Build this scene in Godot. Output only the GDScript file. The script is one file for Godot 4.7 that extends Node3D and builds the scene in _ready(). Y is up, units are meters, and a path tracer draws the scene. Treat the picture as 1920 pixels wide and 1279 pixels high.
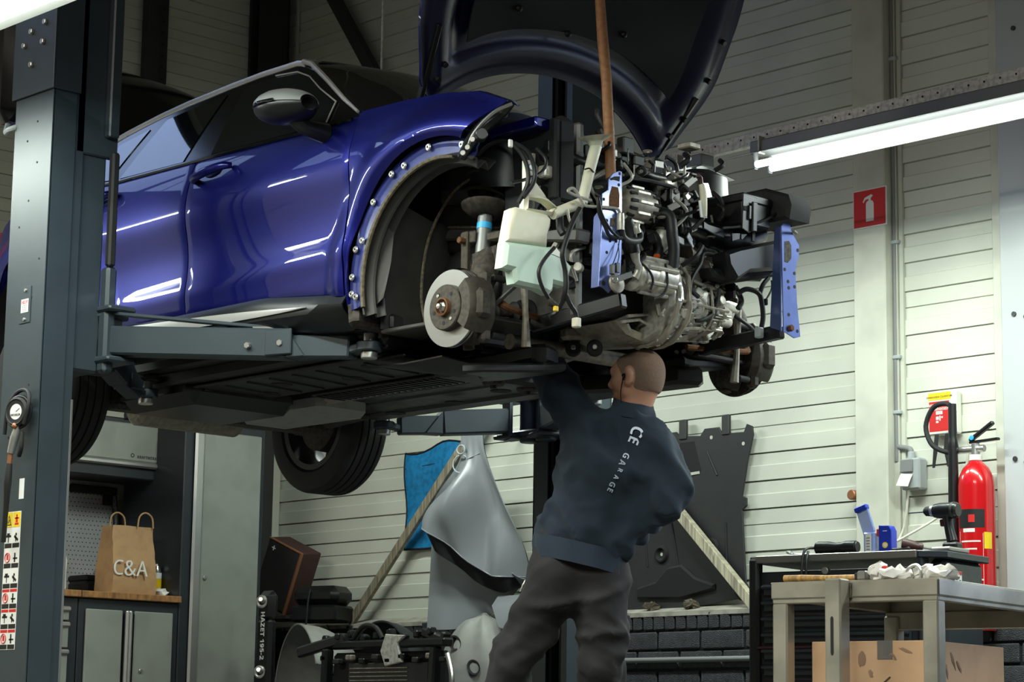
extends Node3D

# ------------------------------------------------------------------ mesh builder
class MB:
	var v := PackedVector3Array()
	var f := PackedInt32Array()
	var uv := PackedVector2Array()
	func tri(a: Vector3, b: Vector3, c: Vector3) -> void:
		var k := v.size()
		v.push_back(a); v.push_back(b); v.push_back(c)
		f.push_back(k); f.push_back(k + 1); f.push_back(k + 2)
	func quad(a: Vector3, b: Vector3, c: Vector3, d: Vector3) -> void:
		var k := v.size()
		v.push_back(a); v.push_back(b); v.push_back(c); v.push_back(d)
		f.push_back(k); f.push_back(k + 1); f.push_back(k + 2)
		f.push_back(k); f.push_back(k + 2); f.push_back(k + 3)
	func face_out(p: Array, c: Vector3) -> void:
		var n: Vector3 = (p[1] - p[0]).cross(p[2] - p[0])
		var m := Vector3.ZERO
		for q in p: m += q
		m /= p.size()
		if n.dot(m - c) < 0.0: p.reverse()
		if p.size() == 3: tri(p[0], p[1], p[2])
		else: quad(p[0], p[1], p[2], p[3])
	func box(c: Vector3, s: Vector3, bev := 0.0, b := Basis.IDENTITY) -> MB:
		var h := s * 0.5
		bev = minf(bev, minf(h.x, minf(h.y, h.z)) * 0.95)
		if bev <= 0.0:
			for ax in 3:
				for sg: float in [-1.0, 1.0]:
					var p := []
					for q in [[-1, -1], [1, -1], [1, 1], [-1, 1]]:
						var w := Vector3.ZERO
						w[ax] = sg * h[ax]; w[(ax + 1) % 3] = q[0] * h[(ax + 1) % 3]; w[(ax + 2) % 3] = q[1] * h[(ax + 2) % 3]
						p.append(c + b * w)
					face_out(p, c)
			return self
		var pt := func(ax: int, x: float, y: float, z: float) -> Vector3:
			var sg := Vector3(x, y, z)
			var w := Vector3(x * (h.x - bev), y * (h.y - bev), z * (h.z - bev))
			w[ax] = sg[ax] * h[ax]
			return c + b * w
		for ax in 3:
			for sg: float in [-1.0, 1.0]:
				var p := []
				for q in [[-1, -1], [1, -1], [1, 1], [-1, 1]]:
					var w := Vector3.ZERO
					w[ax] = sg; w[(ax + 1) % 3] = q[0]; w[(ax + 2) % 3] = q[1]
					p.append(pt.call(ax, w.x, w.y, w.z))
				face_out(p, c)
		for ax in 3:
			var a1 := (ax + 1) % 3
			var a2 := (ax + 2) % 3
			for s1: float in [-1.0, 1.0]:
				for s2: float in [-1.0, 1.0]:
					var w := Vector3.ZERO
					w[a1] = s1; w[a2] = s2; w[ax] = -1.0
					var u := w
					u[ax] = 1.0
					face_out([pt.call(a1, w.x, w.y, w.z), pt.call(a1, u.x, u.y, u.z), pt.call(a2, u.x, u.y, u.z), pt.call(a2, w.x, w.y, w.z)], c)
		for x: float in [-1.0, 1.0]:
			for y: float in [-1.0, 1.0]:
				for z: float in [-1.0, 1.0]:
					face_out([pt.call(0, x, y, z), pt.call(1, x, y, z), pt.call(2, x, y, z)], c)
		return self
	# box between two corners
	func bx(a: Vector3, b: Vector3, bev := 0.0) -> MB:
		return box((a + b) * 0.5, (b - a).abs(), bev)
	# bar of rectangular section from a to b; w across (sideways), h along up
	func bar(a: Vector3, b: Vector3, w: float, h: float, bev := 0.0, up := Vector3.UP) -> MB:
		var d := (b - a).normalized()
		var x := up.cross(d)
		if x.length() < 0.01: x = Vector3.RIGHT.cross(d)
		x = x.normalized()
		return box((a + b) * 0.5, Vector3(w, h, a.distance_to(b)), bev, Basis(x, d.cross(x), d))
	func tube(p: Array, r, n := 8, caps := true, flat := 1.0) -> MB:
		var rings := []
		var t := Vector3.ZERO
		var nn := Vector3.ZERO
		for i in p.size():
			var a: Vector3 = p[maxi(i - 1, 0)]
			var c: Vector3 = p[mini(i + 1, p.size() - 1)]
			t = (c - a).normalized()
			if i == 0:
				nn = t.cross(Vector3.UP)
				if nn.length() < 0.05: nn = t.cross(Vector3.RIGHT)
			nn = (nn - t * nn.dot(t)).normalized()
			var bb := t.cross(nn)
			var rr: float = r[i] if r is Array else r
			var ring := []
			for j in n:
				var an := TAU * j / n
				ring.append(p[i] + nn * (cos(an) * rr) + bb * (sin(an) * rr * flat))
			rings.append(ring)
		for i in rings.size() - 1:
			for j in n:
				var k := (j + 1) % n
				quad(rings[i][j], rings[i][k], rings[i + 1][k], rings[i + 1][j])
		if caps:
			var l: Array = rings[rings.size() - 1]
			for j in n:
				tri(p[0], rings[0][(j + 1) % n], rings[0][j])
				tri(p[p.size() - 1], l[j], l[(j + 1) % n])
		return self
	# smooth curve through points, then tube
	func hose(p: Array, r, n := 8, steps := 5) -> MB:
		var q := []
		var rr := []
		for i in p.size() - 1:
			var a: Vector3 = p[maxi(i - 1, 0)]
			var d: Vector3 = p[mini(i + 2, p.size() - 1)]
			for s in steps:
				q.append((p[i] as Vector3).cubic_interpolate(p[i + 1], a, d, float(s) / steps))
				if r is Array: rr.append(lerpf(r[i], r[i + 1], float(s) / steps))
		q.append(p[p.size() - 1])
		if r is Array: rr.append(r[r.size() - 1])
		return tube(q, rr if r is Array else r, n)
	# profile of (radius, height) from bottom to top round local Y
	func lathe(pr: Array, n := 24, xf := Transform3D.IDENTITY, arc := TAU) -> MB:
		var full := arc >= TAU - 0.001
		var m := n if full else n + 1
		for i in pr.size() - 1:
			for j in n:
				var a0 := arc * j / n
				var a1 := arc * ((j + 1) % m if full else j + 1) / n
				var p0: Vector2 = pr[i]
				var p1: Vector2 = pr[i + 1]
				var a := xf * Vector3(p0.x * cos(a0), p0.y, -p0.x * sin(a0))
				var b := xf * Vector3(p0.x * cos(a1), p0.y, -p0.x * sin(a1))
				var c := xf * Vector3(p1.x * cos(a1), p1.y, -p1.x * sin(a1))
				var d := xf * Vector3(p1.x * cos(a0), p1.y, -p1.x * sin(a0))
				if p0.x < 1e-6: tri(a, c, d)
				elif p1.x < 1e-6: tri(a, b, c)
				else: quad(a, b, c, d)
		return self
	func cyl(a: Vector3, b: Vector3, r: float, n := 16, bev := 0.0, r2 := -1.0) -> MB:
		var h := a.distance_to(b)
		if r2 < 0.0: r2 = r
		var pr := [Vector2(0, 0), Vector2(r, 0), Vector2(r2, h), Vector2(0, h)]
		if bev > 0.0: pr = [Vector2(0, 0), Vector2(r - bev, 0), Vector2(r, bev), Vector2(r2, h - bev), Vector2(r2 - bev, h), Vector2(0, h)]
		return lathe(pr, n, along(a, b))
	static func along(a: Vector3, b: Vector3) -> Transform3D:
		var y := (b - a).normalized()
		var x := y.cross(Vector3.FORWARD)
		if x.length() < 0.05: x = y.cross(Vector3.RIGHT)
		x = x.normalized()
		return Transform3D(Basis(x, y, x.cross(y)), a)
	func ell(c: Vector3, r: Vector3, b := Basis.IDENTITY, n := 16, m := 10) -> MB:
		var pr := []
		for i in m + 1:
			var a := PI * i / m - PI / 2
			pr.append(Vector2(cos(a), sin(a)))
		pr[0].x = 0.0; pr[m].x = 0.0
		return lathe(pr, n, Transform3D(b * Basis.from_scale(r), c))
	func surf(rows: Array, flip := false) -> MB:
		for i in rows.size() - 1:
			for j in rows[i].size() - 1:
				if flip: quad(rows[i][j], rows[i + 1][j], rows[i + 1][j + 1], rows[i][j + 1])
				else: quad(rows[i][j], rows[i][j + 1], rows[i + 1][j + 1], rows[i + 1][j])
		return self
	# sheet with thickness: front = rows (normal = dj x di), back pushed t behind it
	func sheet(rows: Array, t: float) -> MB:
		var nr := rows.size()
		var nc: int = rows[0].size()
		var back := []
		for i in nr:
			var l := []
			for j in nc:
				var di: Vector3 = rows[mini(i + 1, nr - 1)][j] - rows[maxi(i - 1, 0)][j]
				var dj: Vector3 = rows[i][mini(j + 1, nc - 1)] - rows[i][maxi(j - 1, 0)]
				var n := dj.cross(di)
				l.append(rows[i][j] - (n.normalized() if n.length() > 1e-9 else Vector3.ZERO) * t)
			back.append(l)
		surf(rows)
		surf(back, true)
		for i in nr - 1:
			quad(rows[i][0], rows[i + 1][0], back[i + 1][0], back[i][0])
			quad(rows[i][nc - 1], back[i][nc - 1], back[i + 1][nc - 1], rows[i + 1][nc - 1])
		for j in nc - 1:
			quad(rows[0][j], back[0][j], back[0][j + 1], rows[0][j + 1])
			quad(rows[nr - 1][j], rows[nr - 1][j + 1], back[nr - 1][j + 1], back[nr - 1][j])
		return self
	# polygon (x, y) extruded from z = 0 to z = d
	func prism(poly, d: float, xf := Transform3D.IDENTITY, bev := 0.0) -> MB:
		var p := PackedVector2Array(poly)
		if Geometry2D.is_polygon_clockwise(p): p.reverse()
		var n := p.size()
		var q := PackedVector2Array(p)
		if bev > 0.0:
			for i in n:
				var e0 := (p[i] - p[(i + n - 1) % n]).normalized()
				var e1 := (p[(i + 1) % n] - p[i]).normalized()
				var n0 := Vector2(-e0.y, e0.x)
				var n1 := Vector2(-e1.y, e1.x)
				var bi := n0 + n1
				q[i] = p[i] + bi * (bev / maxf(0.3, 0.5 * bi.length_squared()))
		var tr := Geometry2D.triangulate_polygon(q)
		for k in range(0, tr.size(), 3):
			var a := q[tr[k]]
			var b := q[tr[k + 1]]
			var c := q[tr[k + 2]]
			if (b - a).cross(c - a) < 0.0:
				var s := b
				b = c; c = s
			tri(xf * Vector3(a.x, a.y, d), xf * Vector3(b.x, b.y, d), xf * Vector3(c.x, c.y, d))
			tri(xf * Vector3(a.x, a.y, 0), xf * Vector3(c.x, c.y, 0), xf * Vector3(b.x, b.y, 0))
		for i in n:
			var j := (i + 1) % n
			quad(xf * Vector3(p[i].x, p[i].y, bev), xf * Vector3(p[j].x, p[j].y, bev), xf * Vector3(p[j].x, p[j].y, d - bev), xf * Vector3(p[i].x, p[i].y, d - bev))
			if bev > 0.0:
				quad(xf * Vector3(q[i].x, q[i].y, 0), xf * Vector3(q[j].x, q[j].y, 0), xf * Vector3(p[j].x, p[j].y, bev), xf * Vector3(p[i].x, p[i].y, bev))
				quad(xf * Vector3(p[i].x, p[i].y, d - bev), xf * Vector3(p[j].x, p[j].y, d - bev), xf * Vector3(q[j].x, q[j].y, d), xf * Vector3(q[i].x, q[i].y, d))
		return self
	func torus(c: Vector3, axis: Vector3, R: float, r: float, n := 24, m := 8) -> MB:
		var xf := along(c, c + axis)
		var pr := []
		for i in m + 1:
			var a := TAU * i / m
			pr.append(Vector2(R + r * cos(a), r * sin(a)))
		return lathe(pr, n, xf)
	func wobble(amp: float, freq: float, sd := 1) -> MB:
		var nz := FastNoiseLite.new()
		nz.seed = sd; nz.frequency = freq; nz.noise_type = FastNoiseLite.TYPE_SIMPLEX_SMOOTH
		for i in v.size():
			var p := v[i]
			v[i] = p + Vector3(nz.get_noise_3d(p.x, p.y, p.z), nz.get_noise_3d(p.x + 31, p.y, p.z), nz.get_noise_3d(p.x, p.y + 57, p.z)) * amp
		return self
	func moved(xf: Transform3D) -> MB:
		for i in v.size(): v[i] = xf * v[i]
		return self
	func mesh(crease := 38.0) -> ArrayMesh:
		var nf := f.size() / 3
		var fn := PackedVector3Array()
		var fu := PackedVector3Array()
		fn.resize(nf); fu.resize(nf)
		var ids := PackedInt32Array()
		ids.resize(v.size())
		var key := {}
		for i in v.size():
			var k := Vector3i((v[i] * 8000.0).round())
			var g = key.get(k)
			if g == null:
				g = key.size()
				key[k] = g
			ids[i] = g
		var lists := []
		lists.resize(key.size())
		for i in lists.size(): lists[i] = PackedInt32Array()
		for t in nf:
			var n := (v[f[3 * t + 1]] - v[f[3 * t]]).cross(v[f[3 * t + 2]] - v[f[3 * t]])
			fn[t] = n
			fu[t] = n.normalized()
			for c in 3: lists[ids[f[3 * t + c]]].push_back(t)
		var ov := PackedVector3Array()
		var on := PackedVector3Array()
		var ou := PackedVector2Array()
		var has_uv := uv.size() == v.size()
		ov.resize(nf * 3); on.resize(nf * 3)
		if has_uv: ou.resize(nf * 3)
		var cc := cos(deg_to_rad(crease))
		for t in nf:
			for c in 3:
				var vi := f[3 * t + c]
				var s := Vector3.ZERO
				var u := fu[t]
				for g in lists[ids[vi]]:
					if u.dot(fu[g]) >= cc: s += fn[g]
				var o := 3 * t + (2 - c)
				ov[o] = v[vi]
				on[o] = s.normalized() if s.length_squared() > 1e-20 else Vector3.UP
				if has_uv: ou[o] = uv[vi]
		var arr := []
		arr.resize(Mesh.ARRAY_MAX)
		arr[Mesh.ARRAY_VERTEX] = ov
		arr[Mesh.ARRAY_NORMAL] = on
		if has_uv: arr[Mesh.ARRAY_TEX_UV] = ou
		var m := ArrayMesh.new()
		m.add_surface_from_arrays(Mesh.PRIMITIVE_TRIANGLES, arr)
		return m

# ------------------------------------------------------------------ naming and placing
var used := {}
var mats := {}
var rng := RandomNumberGenerator.new()

func numbered(called: String, parent: Node) -> String:
	var k := "%d/%s" % [parent.get_instance_id(), called]
	var n: int = used.get(k, 0)
	used[k] = n + 1
	return called if n == 0 else "%s_%03d" % [called, n]

func inst(called: String, mesh: Mesh, mat: Material, parent: Node) -> MeshInstance3D:
	var o := MeshInstance3D.new()
	o.name = numbered(called, parent)
	o.mesh = mesh
	o.material_override = mat
	o.cast_shadow = GeometryInstance3D.SHADOW_CASTING_SETTING_ON
	parent.add_child(o, true)
	return o

func part(called: String, mb: MB, mat: String, parent: Node, crease := 38.0) -> MeshInstance3D:
	return inst(called, mb.mesh(crease), mats[mat], parent)

func thing(called: String, label: String, category: String, group := "", at := Vector3.ZERO, turn := 0.0) -> Node3D:
	var o := Node3D.new()
	o.name = numbered(called, self)
	add_child(o, true)
	o.position = at
	o.rotation.y = turn
	o.set_meta("label", label)
	o.set_meta("category", category)
	if group != "": o.set_meta("group", group)
	return o

func solo(called: String, mb: MB, mat: String, label: String, category: String, group := "", crease := 38.0) -> MeshInstance3D:
	var o := part(called, mb, mat, self, crease)
	o.set_meta("label", label)
	o.set_meta("category", category)
	if group != "": o.set_meta("group", group)
	return o

func shell(called: String, mb: MB, mat: String, label := "", crease := 38.0) -> MeshInstance3D:
	var o := part(called, mb, mat, self, crease)
	o.set_meta("kind", "structure")
	if label != "": o.set_meta("label", label)
	return o

func word(txt: String, size: float, mat: String, xf: Transform3D, parent: Node, called := "lettering", bold := false, depth := 0.001) -> MeshInstance3D:
	var t := TextMesh.new()
	var fo := SystemFont.new()
	fo.font_names = PackedStringArray(["Droid Sans"])
	if bold: fo.font_weight = 700
	t.font = fo
	t.text = txt
	t.font_size = 64
	t.pixel_size = size / 46.0
	t.depth = depth
	t.curve_step = 2.0
	var o := inst(called, t, mats[mat], parent)
	o.transform = xf
	return o

# frame on a surface: x along the writing, z out of the surface
func face_frame(at: Vector3, x: Vector3, out: Vector3) -> Transform3D:
	x = x.normalized()
	var z := (out - x * out.dot(x)).normalized()
	return Transform3D(Basis(x, z.cross(x), z), at)

# ------------------------------------------------------------------ materials
func noise_image(sd: int, freq: float, lo: float, hi: float, oct := 4, size := 256, stretch := 1) -> ImageTexture:
	var nz := FastNoiseLite.new()
	nz.seed = sd
	nz.frequency = freq
	nz.fractal_octaves = oct
	nz.noise_type = FastNoiseLite.TYPE_SIMPLEX_SMOOTH
	var im := nz.get_seamless_image(size, size / stretch)
	if stretch > 1: im.resize(size, size, Image.INTERPOLATE_BILINEAR)
	im.convert(Image.FORMAT_RGB8)
	for y in size:
		for x in size:
			var g := clampf(lerpf(lo, hi, im.get_pixel(x, y).r), 0.0, 1.0)
			im.set_pixel(x, y, Color(g, g, g))
	return ImageTexture.create_from_image(im)

func mat(key: String, c: Color, rough := 0.6, metal := 0.0, o := {}) -> StandardMaterial3D:
	var m := StandardMaterial3D.new()
	m.resource_name = key
	m.albedo_color = c
	m.roughness = rough
	m.metallic = metal
	m.uv1_triplanar = not o.has("uv")
	var sc: float = o.get("scale", 1.0)
	m.uv1_scale = Vector3(sc, sc, sc) if not o.has("scale3") else o.scale3
	if o.has("tex"): m.albedo_texture = o.tex
	if o.has("rtex"): m.roughness_texture = o.rtex
	if o.has("bump"):
		m.heightmap_enabled = true
		m.heightmap_texture = o.bump
		m.heightmap_scale = o.get("bump_cm", 0.1)
	if o.has("coat"):
		m.clearcoat_enabled = true
		m.clearcoat = o.coat
		m.clearcoat_roughness = o.get("coat_rough", 0.03)
	if o.has("spec"): m.metallic_specular = o.spec
	if o.has("rim"):
		m.rim_enabled = true
		m.rim = o.rim
		m.rim_tint = 0.5
	if o.has("emit"):
		m.emission_enabled = true
		m.emission = o.emit
		m.emission_energy_multiplier = o.get("power", 1.0)
	if o.has("alpha"):
		m.transparency = BaseMaterial3D.TRANSPARENCY_ALPHA
		m.albedo_color.a = o.alpha
	if o.has("sss"):
		m.subsurf_scatter_enabled = true
		m.subsurf_scatter_strength = o.sss
	if o.has("back"):
		m.backlight_enabled = true
		m.backlight = o.back
	mats[key] = m
	return m

func make_materials() -> void:
	var grime := noise_image(3, 0.012, 0.74, 1.16, 5, 512)
	var soft := noise_image(8, 0.01, 0.93, 1.05, 3, 256)
	var fine := noise_image(5, 0.12, 0.3, 0.95, 3, 256)
	var dirt := noise_image(11, 0.016, 0.45, 1.3, 5, 512)
	var streak := noise_image(21, 0.03, 0.62, 1.15, 4, 512, 16)
	var grain := noise_image(31, 0.05, 0.84, 1.06, 4, 256)
	var pits := noise_image(41, 0.2, 0.0, 1.0, 2, 256)
	var c := func(r, g, b) -> Color: return Color(r / 255.0, g / 255.0, b / 255.0)
	# setting
	mat("panel", c.call(214, 216, 203), 0.5, 0.0, {"tex": soft, "scale": 0.35})
	mat("window_glass", c.call(220, 230, 235), 0.02, 0.0, {"alpha": 0.12})
	mat("panel_edge", c.call(196, 198, 184), 0.6)
	mat("column_paint", c.call(205, 205, 192), 0.5, 0.0, {"tex": soft, "scale": 1.3})
	mat("column_gloss", c.call(186, 190, 192), 0.2, 0.0)
	mat("brick", c.call(58, 61, 65), 0.62, 0.0, {"tex": grime, "scale": 3.0, "bump": pits, "bump_cm": 0.35})
	mat("mortar", c.call(40, 43, 46), 0.85, 0.0, {"bump": pits, "scale": 3.0, "bump_cm": 0.3})
	mat("concrete", c.call(80, 80, 78), 0.45, 0.0, {"tex": grime, "scale": 0.6})
	mat("dim_wall", c.call(62, 62, 60), 0.7)
	mat("ceiling", c.call(140, 134, 124), 0.8)
	mat("ledge", c.call(176, 172, 160), 0.7, 0.0, {"tex": grime, "scale": 1.2})
	mat("dark_steel", c.call(58, 58, 58), 0.5, 0.2, {"tex": soft, "scale": 2.0})
	mat("galvanised", c.call(214, 211, 203), 0.55, 0.1, {"tex": grime, "scale": 5.0})
	mat("conduit", c.call(128, 130, 130), 0.5)
	mat("white_plastic", c.call(225, 224, 216), 0.45)
	mat("cable_white", c.call(206, 203, 190), 0.5)
	mat("grey_box", c.call(170, 176, 178), 0.5)
	mat("lamp_white", c.call(236, 238, 232), 0.4)
	mat("lamp_dark", c.call(120, 122, 124), 0.45, 0.3)
	mat("tube_glow", c.call(255, 255, 250), 0.5, 0.0, {"emit": Color(0.96, 1.0, 0.97), "power": 9.0})
	# lift
	mat("lift_paint", c.call(52, 62, 69), 0.42, 0.1, {"tex": soft, "scale": 1.5})
	mat("zinc", c.call(200, 200, 196), 0.3, 0.85)
	mat("steel", c.call(160, 158, 154), 0.36, 0.8)
	mat("rubber", c.call(26, 26, 27), 0.7, 0.0, {"tex": soft, "scale": 3.0})
	mat("black_plastic", c.call(18, 19, 21), 0.36)
	mat("black_gloss", c.call(10, 11, 13), 0.12, 0.0)
	mat("matte_black", c.call(17, 18, 20), 0.75)
	mat("yellow_print", c.call(238, 205, 30), 0.5)
	mat("red_print", c.call(200, 34, 32), 0.5)
	mat("white_print", c.call(228, 228, 224), 0.5)
	mat("black_print", c.call(20, 20, 22), 0.5)
	mat("grey_print", c.call(110, 112, 116), 0.5)
	# car
	mat("blue_paint", c.call(6, 14, 104), 0.42, 0.7, {"coat": 0.75, "coat_rough": 0.02})
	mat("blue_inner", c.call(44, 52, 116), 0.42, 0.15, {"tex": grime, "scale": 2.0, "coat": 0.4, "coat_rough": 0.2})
	mat("hood_inside", c.call(13, 18, 52), 0.4, 0.0, {"coat": 0.3, "coat_rough": 0.2})   # darker blue than the outer paint, for the inside of the hood
	mat("liner_felt", c.call(5, 5, 6), 0.8)
	mat("silver_paint", c.call(172, 172, 170), 0.42, 0.35, {"coat": 0.6, "coat_rough": 0.06})
	mat("chrome_trim", c.call(196, 202, 208), 0.12, 1.0)
	mat("car_glass", c.call(10, 14, 18), 0.02, 0.0, {"spec": 0.7})
	mat("tinted", c.call(16, 20, 26), 0.03, 0.0, {"alpha": 0.72})
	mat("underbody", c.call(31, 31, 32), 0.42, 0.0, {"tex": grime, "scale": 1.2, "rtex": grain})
	mat("floorpan", c.call(40, 39, 38), 0.5, 0.1, {"tex": grime, "scale": 1.2})
	mat("liner", c.call(46, 44, 41), 0.5, 0.0, {"tex": grime, "scale": 1.4})
	mat("wheel_inner", c.call(78, 76, 73), 0.38, 0.0, {"tex": grime, "scale": 1.4})
	mat("strut_grey", c.call(112, 114, 114), 0.4, 0.3)
	mat("dirt_edge", c.call(110, 100, 82), 0.85, 0.0, {"tex": dirt, "scale": 6.0})
	mat("rust", c.call(112, 74, 46), 0.8, 0.3, {"tex": grime, "scale": 12.0})
	mat("disc_face", c.call(172, 172, 171), 0.34, 1.0)
	mat("cast_iron", c.call(74, 68, 60), 0.62, 0.5, {"tex": grime, "scale": 6.0})
	mat("old_iron", c.call(72, 65, 57), 0.7, 0.3, {"tex": dirt, "scale": 5.0})
	mat("alloy", c.call(198, 193, 182), 0.4, 0.4, {"tex": grime, "scale": 5.0, "rtex": grain})
	mat("alloy_dark", c.call(164, 156, 143), 0.46, 0.35, {"tex": grime, "scale": 4.0})
	mat("bracket_paint", c.call(84, 98, 150), 0.3, 0.45, {"tex": soft, "scale": 3.0, "coat": 0.6, "coat_rough": 0.1})
	mat("tank", c.call(222, 219, 198), 0.42, 0.0, {"tex": soft, "scale": 3.0, "sss": 0.25})
	mat("tank_fluid", c.call(188, 208, 194), 0.4, 0.0, {"sss": 0.25})
	mat("hose_rubber", c.call(34, 35, 36), 0.5)
	mat("loom", c.call(20, 21, 23), 0.48)
	mat("red_plastic", c.call(214, 54, 28), 0.4)
	mat("yellow_plastic", c.call(228, 190, 24), 0.4)
	mat("orange_plastic", c.call(230, 98, 30), 0.5)
	mat("cyan_tape", c.call(46, 168, 224), 0.45)
	mat("copper", c.call(160, 108, 76), 0.45, 0.5)
	mat("foil", c.call(196, 196, 196), 0.25, 0.9)
	mat("tail_red", c.call(150, 16, 18), 0.15)
	# furniture
	mat("cab_dark", c.call(44, 49, 54), 0.42, 0.1, {"rtex": grain, "scale": 2.0})
	mat("cab_door", c.call(150, 154, 146), 0.42, 0.15, {"tex": soft, "scale": 1.2})
	mat("alu", c.call(190, 190, 188), 0.34, 0.8)
	mat("pegboard", c.call(168, 170, 172), 0.5, 0.1)
	mat("worktop", c.call(170, 122, 74), 0.45, 0.0, {"tex": streak, "scale": 1.5})
	mat("kraft", c.call(184, 146, 104), 0.75, 0.0, {"tex": soft, "scale": 4.0})
	mat("cardboard", c.call(196, 158, 124), 0.8, 0.0, {"tex": soft, "scale": 2.0})
	mat("grease", c.call(140, 110, 88), 0.8)
	mat("table_steel", c.call(190, 184, 170), 0.32, 0.55, {"tex": grime, "scale": 0.5})
	mat("wood", c.call(196, 152, 88), 0.5, 0.0, {"tex": streak, "scale": 4.0})
	mat("pole_wood", c.call(150, 104, 66), 0.6, 0.0, {"tex": grime, "scale": 5.0})
	mat("batten", c.call(160, 150, 128), 0.7, 0.0, {"tex": streak, "scale": 3.0})
	mat("batten_pale", c.call(206, 198, 172), 0.65, 0.0, {"tex": streak, "scale": 3.0})
	mat("extinguisher", c.call(196, 20, 26), 0.22, 0.0, {"coat": 0.8, "coat_rough": 0.05})
	mat("blue_bright", c.call(24, 52, 176), 0.4)
	mat("blue_clear", c.call(96, 130, 214), 0.15, 0.0, {"alpha": 0.55})
	mat("maroon", c.call(62, 30, 30), 0.5)
	mat("rag", c.call(228, 224, 220), 0.9, 0.0, {"tex": soft, "scale": 8.0})
	mat("cover_grey", c.call(128, 132, 136), 0.36, 0.0, {"rtex": grain, "scale": 2.0})
	mat("cover_blue", c.call(24, 128, 186), 0.5, 0.0, {"tex": grime, "scale": 3.0})
	mat("shield", c.call(40, 42, 44), 0.5, 0.0, {"tex": soft, "scale": 3.0})
	mat("speaker", c.call(34, 30, 32), 0.75)
	mat("heat_shield", c.call(150, 150, 146), 0.6, 0.1, {"tex": soft, "scale": 4.0})
	# person
	mat("hoodie", c.call(30, 43, 57), 0.88, 0.0, {"rim": 0.35, "bump": fine, "scale": 9.0, "bump_cm": 0.04})
	mat("trousers", c.call(33, 31, 34), 0.82, 0.0, {"rim": 0.25, "bump": fine, "scale": 8.0, "bump_cm": 0.04})
	mat("skin", c.call(196, 146, 122), 0.5, 0.0, {"sss": 0.15})
	mat("hair", c.call(134, 108, 92), 0.8, 0.0, {"bump": pits, "scale": 9.0, "bump_cm": 0.12, "tex": grain})
	mat("boot", c.call(30, 28, 27), 0.6)
	mat("reflective", c.call(176, 186, 204), 0.35, 0.3)

func _ready() -> void:
	rng.seed = 77
	# ---- camera: kneeling height, 85 mm lens, tilted up
	var yaw := 0.7504
	var pitch := 0.1686
	var roll := 0.0149
	var d := Vector3(-cos(yaw) * cos(pitch), sin(pitch), -sin(yaw) * cos(pitch))
	var r := d.cross(Vector3.UP).normalized()
	var u := r.cross(d)
	var r2 := r * cos(roll) + u * sin(roll)
	var u2 := u * cos(roll) - r * sin(roll)
	var cam := Camera3D.new()
	cam.name = "camera"
	cam.transform = Transform3D(Basis(r2, u2, -d), Vector3(6.1878, 0.2, 6.2491))
	cam.keep_aspect = Camera3D.KEEP_HEIGHT
	cam.fov = rad_to_deg(2.0 * atan(639.5 / 4400.0))
	cam.near = 0.1
	cam.far = 60.0
	add_child(cam)
	cam.current = true
	# ---- daylight outside the windows
	var env := Environment.new()
	env.background_mode = Environment.BG_SKY
	var sky := Sky.new()
	var sm := ProceduralSkyMaterial.new()
	sm.sky_top_color = Color(0.66, 0.76, 0.95)
	sm.sky_horizon_color = Color(0.80, 0.87, 0.98)
	sm.ground_bottom_color = Color(0.25, 0.27, 0.3)
	sm.ground_horizon_color = Color(0.45, 0.5, 0.58)
	sm.sky_energy_multiplier = 1.9
	sm.ground_energy_multiplier = 0.7
	sky.sky_material = sm
	env.sky = sky
	env.tonemap_mode = Environment.TONE_MAPPER_LINEAR
	env.tonemap_exposure = 0.83
	env.sdfgi_enabled = true
	env.ssao_enabled = true
	env.ssil_enabled = true
	var we := WorldEnvironment.new()
	we.name = "world"
	we.environment = env
	add_child(we)
	make_materials()
	build_room()
	build_lamps()
	build_all()

const LAMP_POWER := 8.0
const WZ := -2.8        # face of the panelled back wall
const WX := -5.7        # face of the panelled side wall
const RX := 9.5
const RZ := 9.5
const TOP := 6.9

# one row of wall cladding: a sheet with grooves and small ledges
func panel_profile() -> Array:
	var pr := []
	# (height within the row, how far it stands proud): grooves, and ledges that face up
	pr.append(Vector2(0.000, -0.009))
	pr.append(Vector2(0.003, 0.009))
	for q in [[0.072, 0.142], [0.218, 0.284], [0.360, 0.421]]:
		pr.append(Vector2(q[0], 0.009))
		pr.append(Vector2(q[0] + 0.005, 0.001))
		pr.append(Vector2(q[1] - 0.003, 0.001))
		pr.append(Vector2(q[1], -0.008))
		pr.append(Vector2(q[1] + 0.003, 0.009 if q[1] < 0.4 else 0.002))
	pr.append(Vector2(0.497, 0.002))
	pr.append(Vector2(0.5, -0.009))
	return pr

func panel_mesh(length: float) -> ArrayMesh:
	var m := MB.new()
	var rows := []
	var pr := panel_profile()
	for p in pr:
		var n := 1
		var l := []
		for i in n + 1: l.append(Vector3(length * i / n, p.x, p.y))
		rows.append(l)
	m.surf(rows)
	m.quad(Vector3(0, 0, -0.05), Vector3(0, 0.5, -0.05), Vector3(length, 0.5, -0.05), Vector3(length, 0, -0.05))
	m.quad(Vector3(0, 0, -0.008), Vector3(0, 0, -0.05), Vector3(length, 0, -0.05), Vector3(length, 0, -0.008))
	m.quad(Vector3(0, 0.5, -0.05), Vector3(0, 0.5, -0.008), Vector3(length, 0.5, -0.008), Vector3(length, 0.5, -0.05))
	return m.mesh(20.0)

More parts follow.
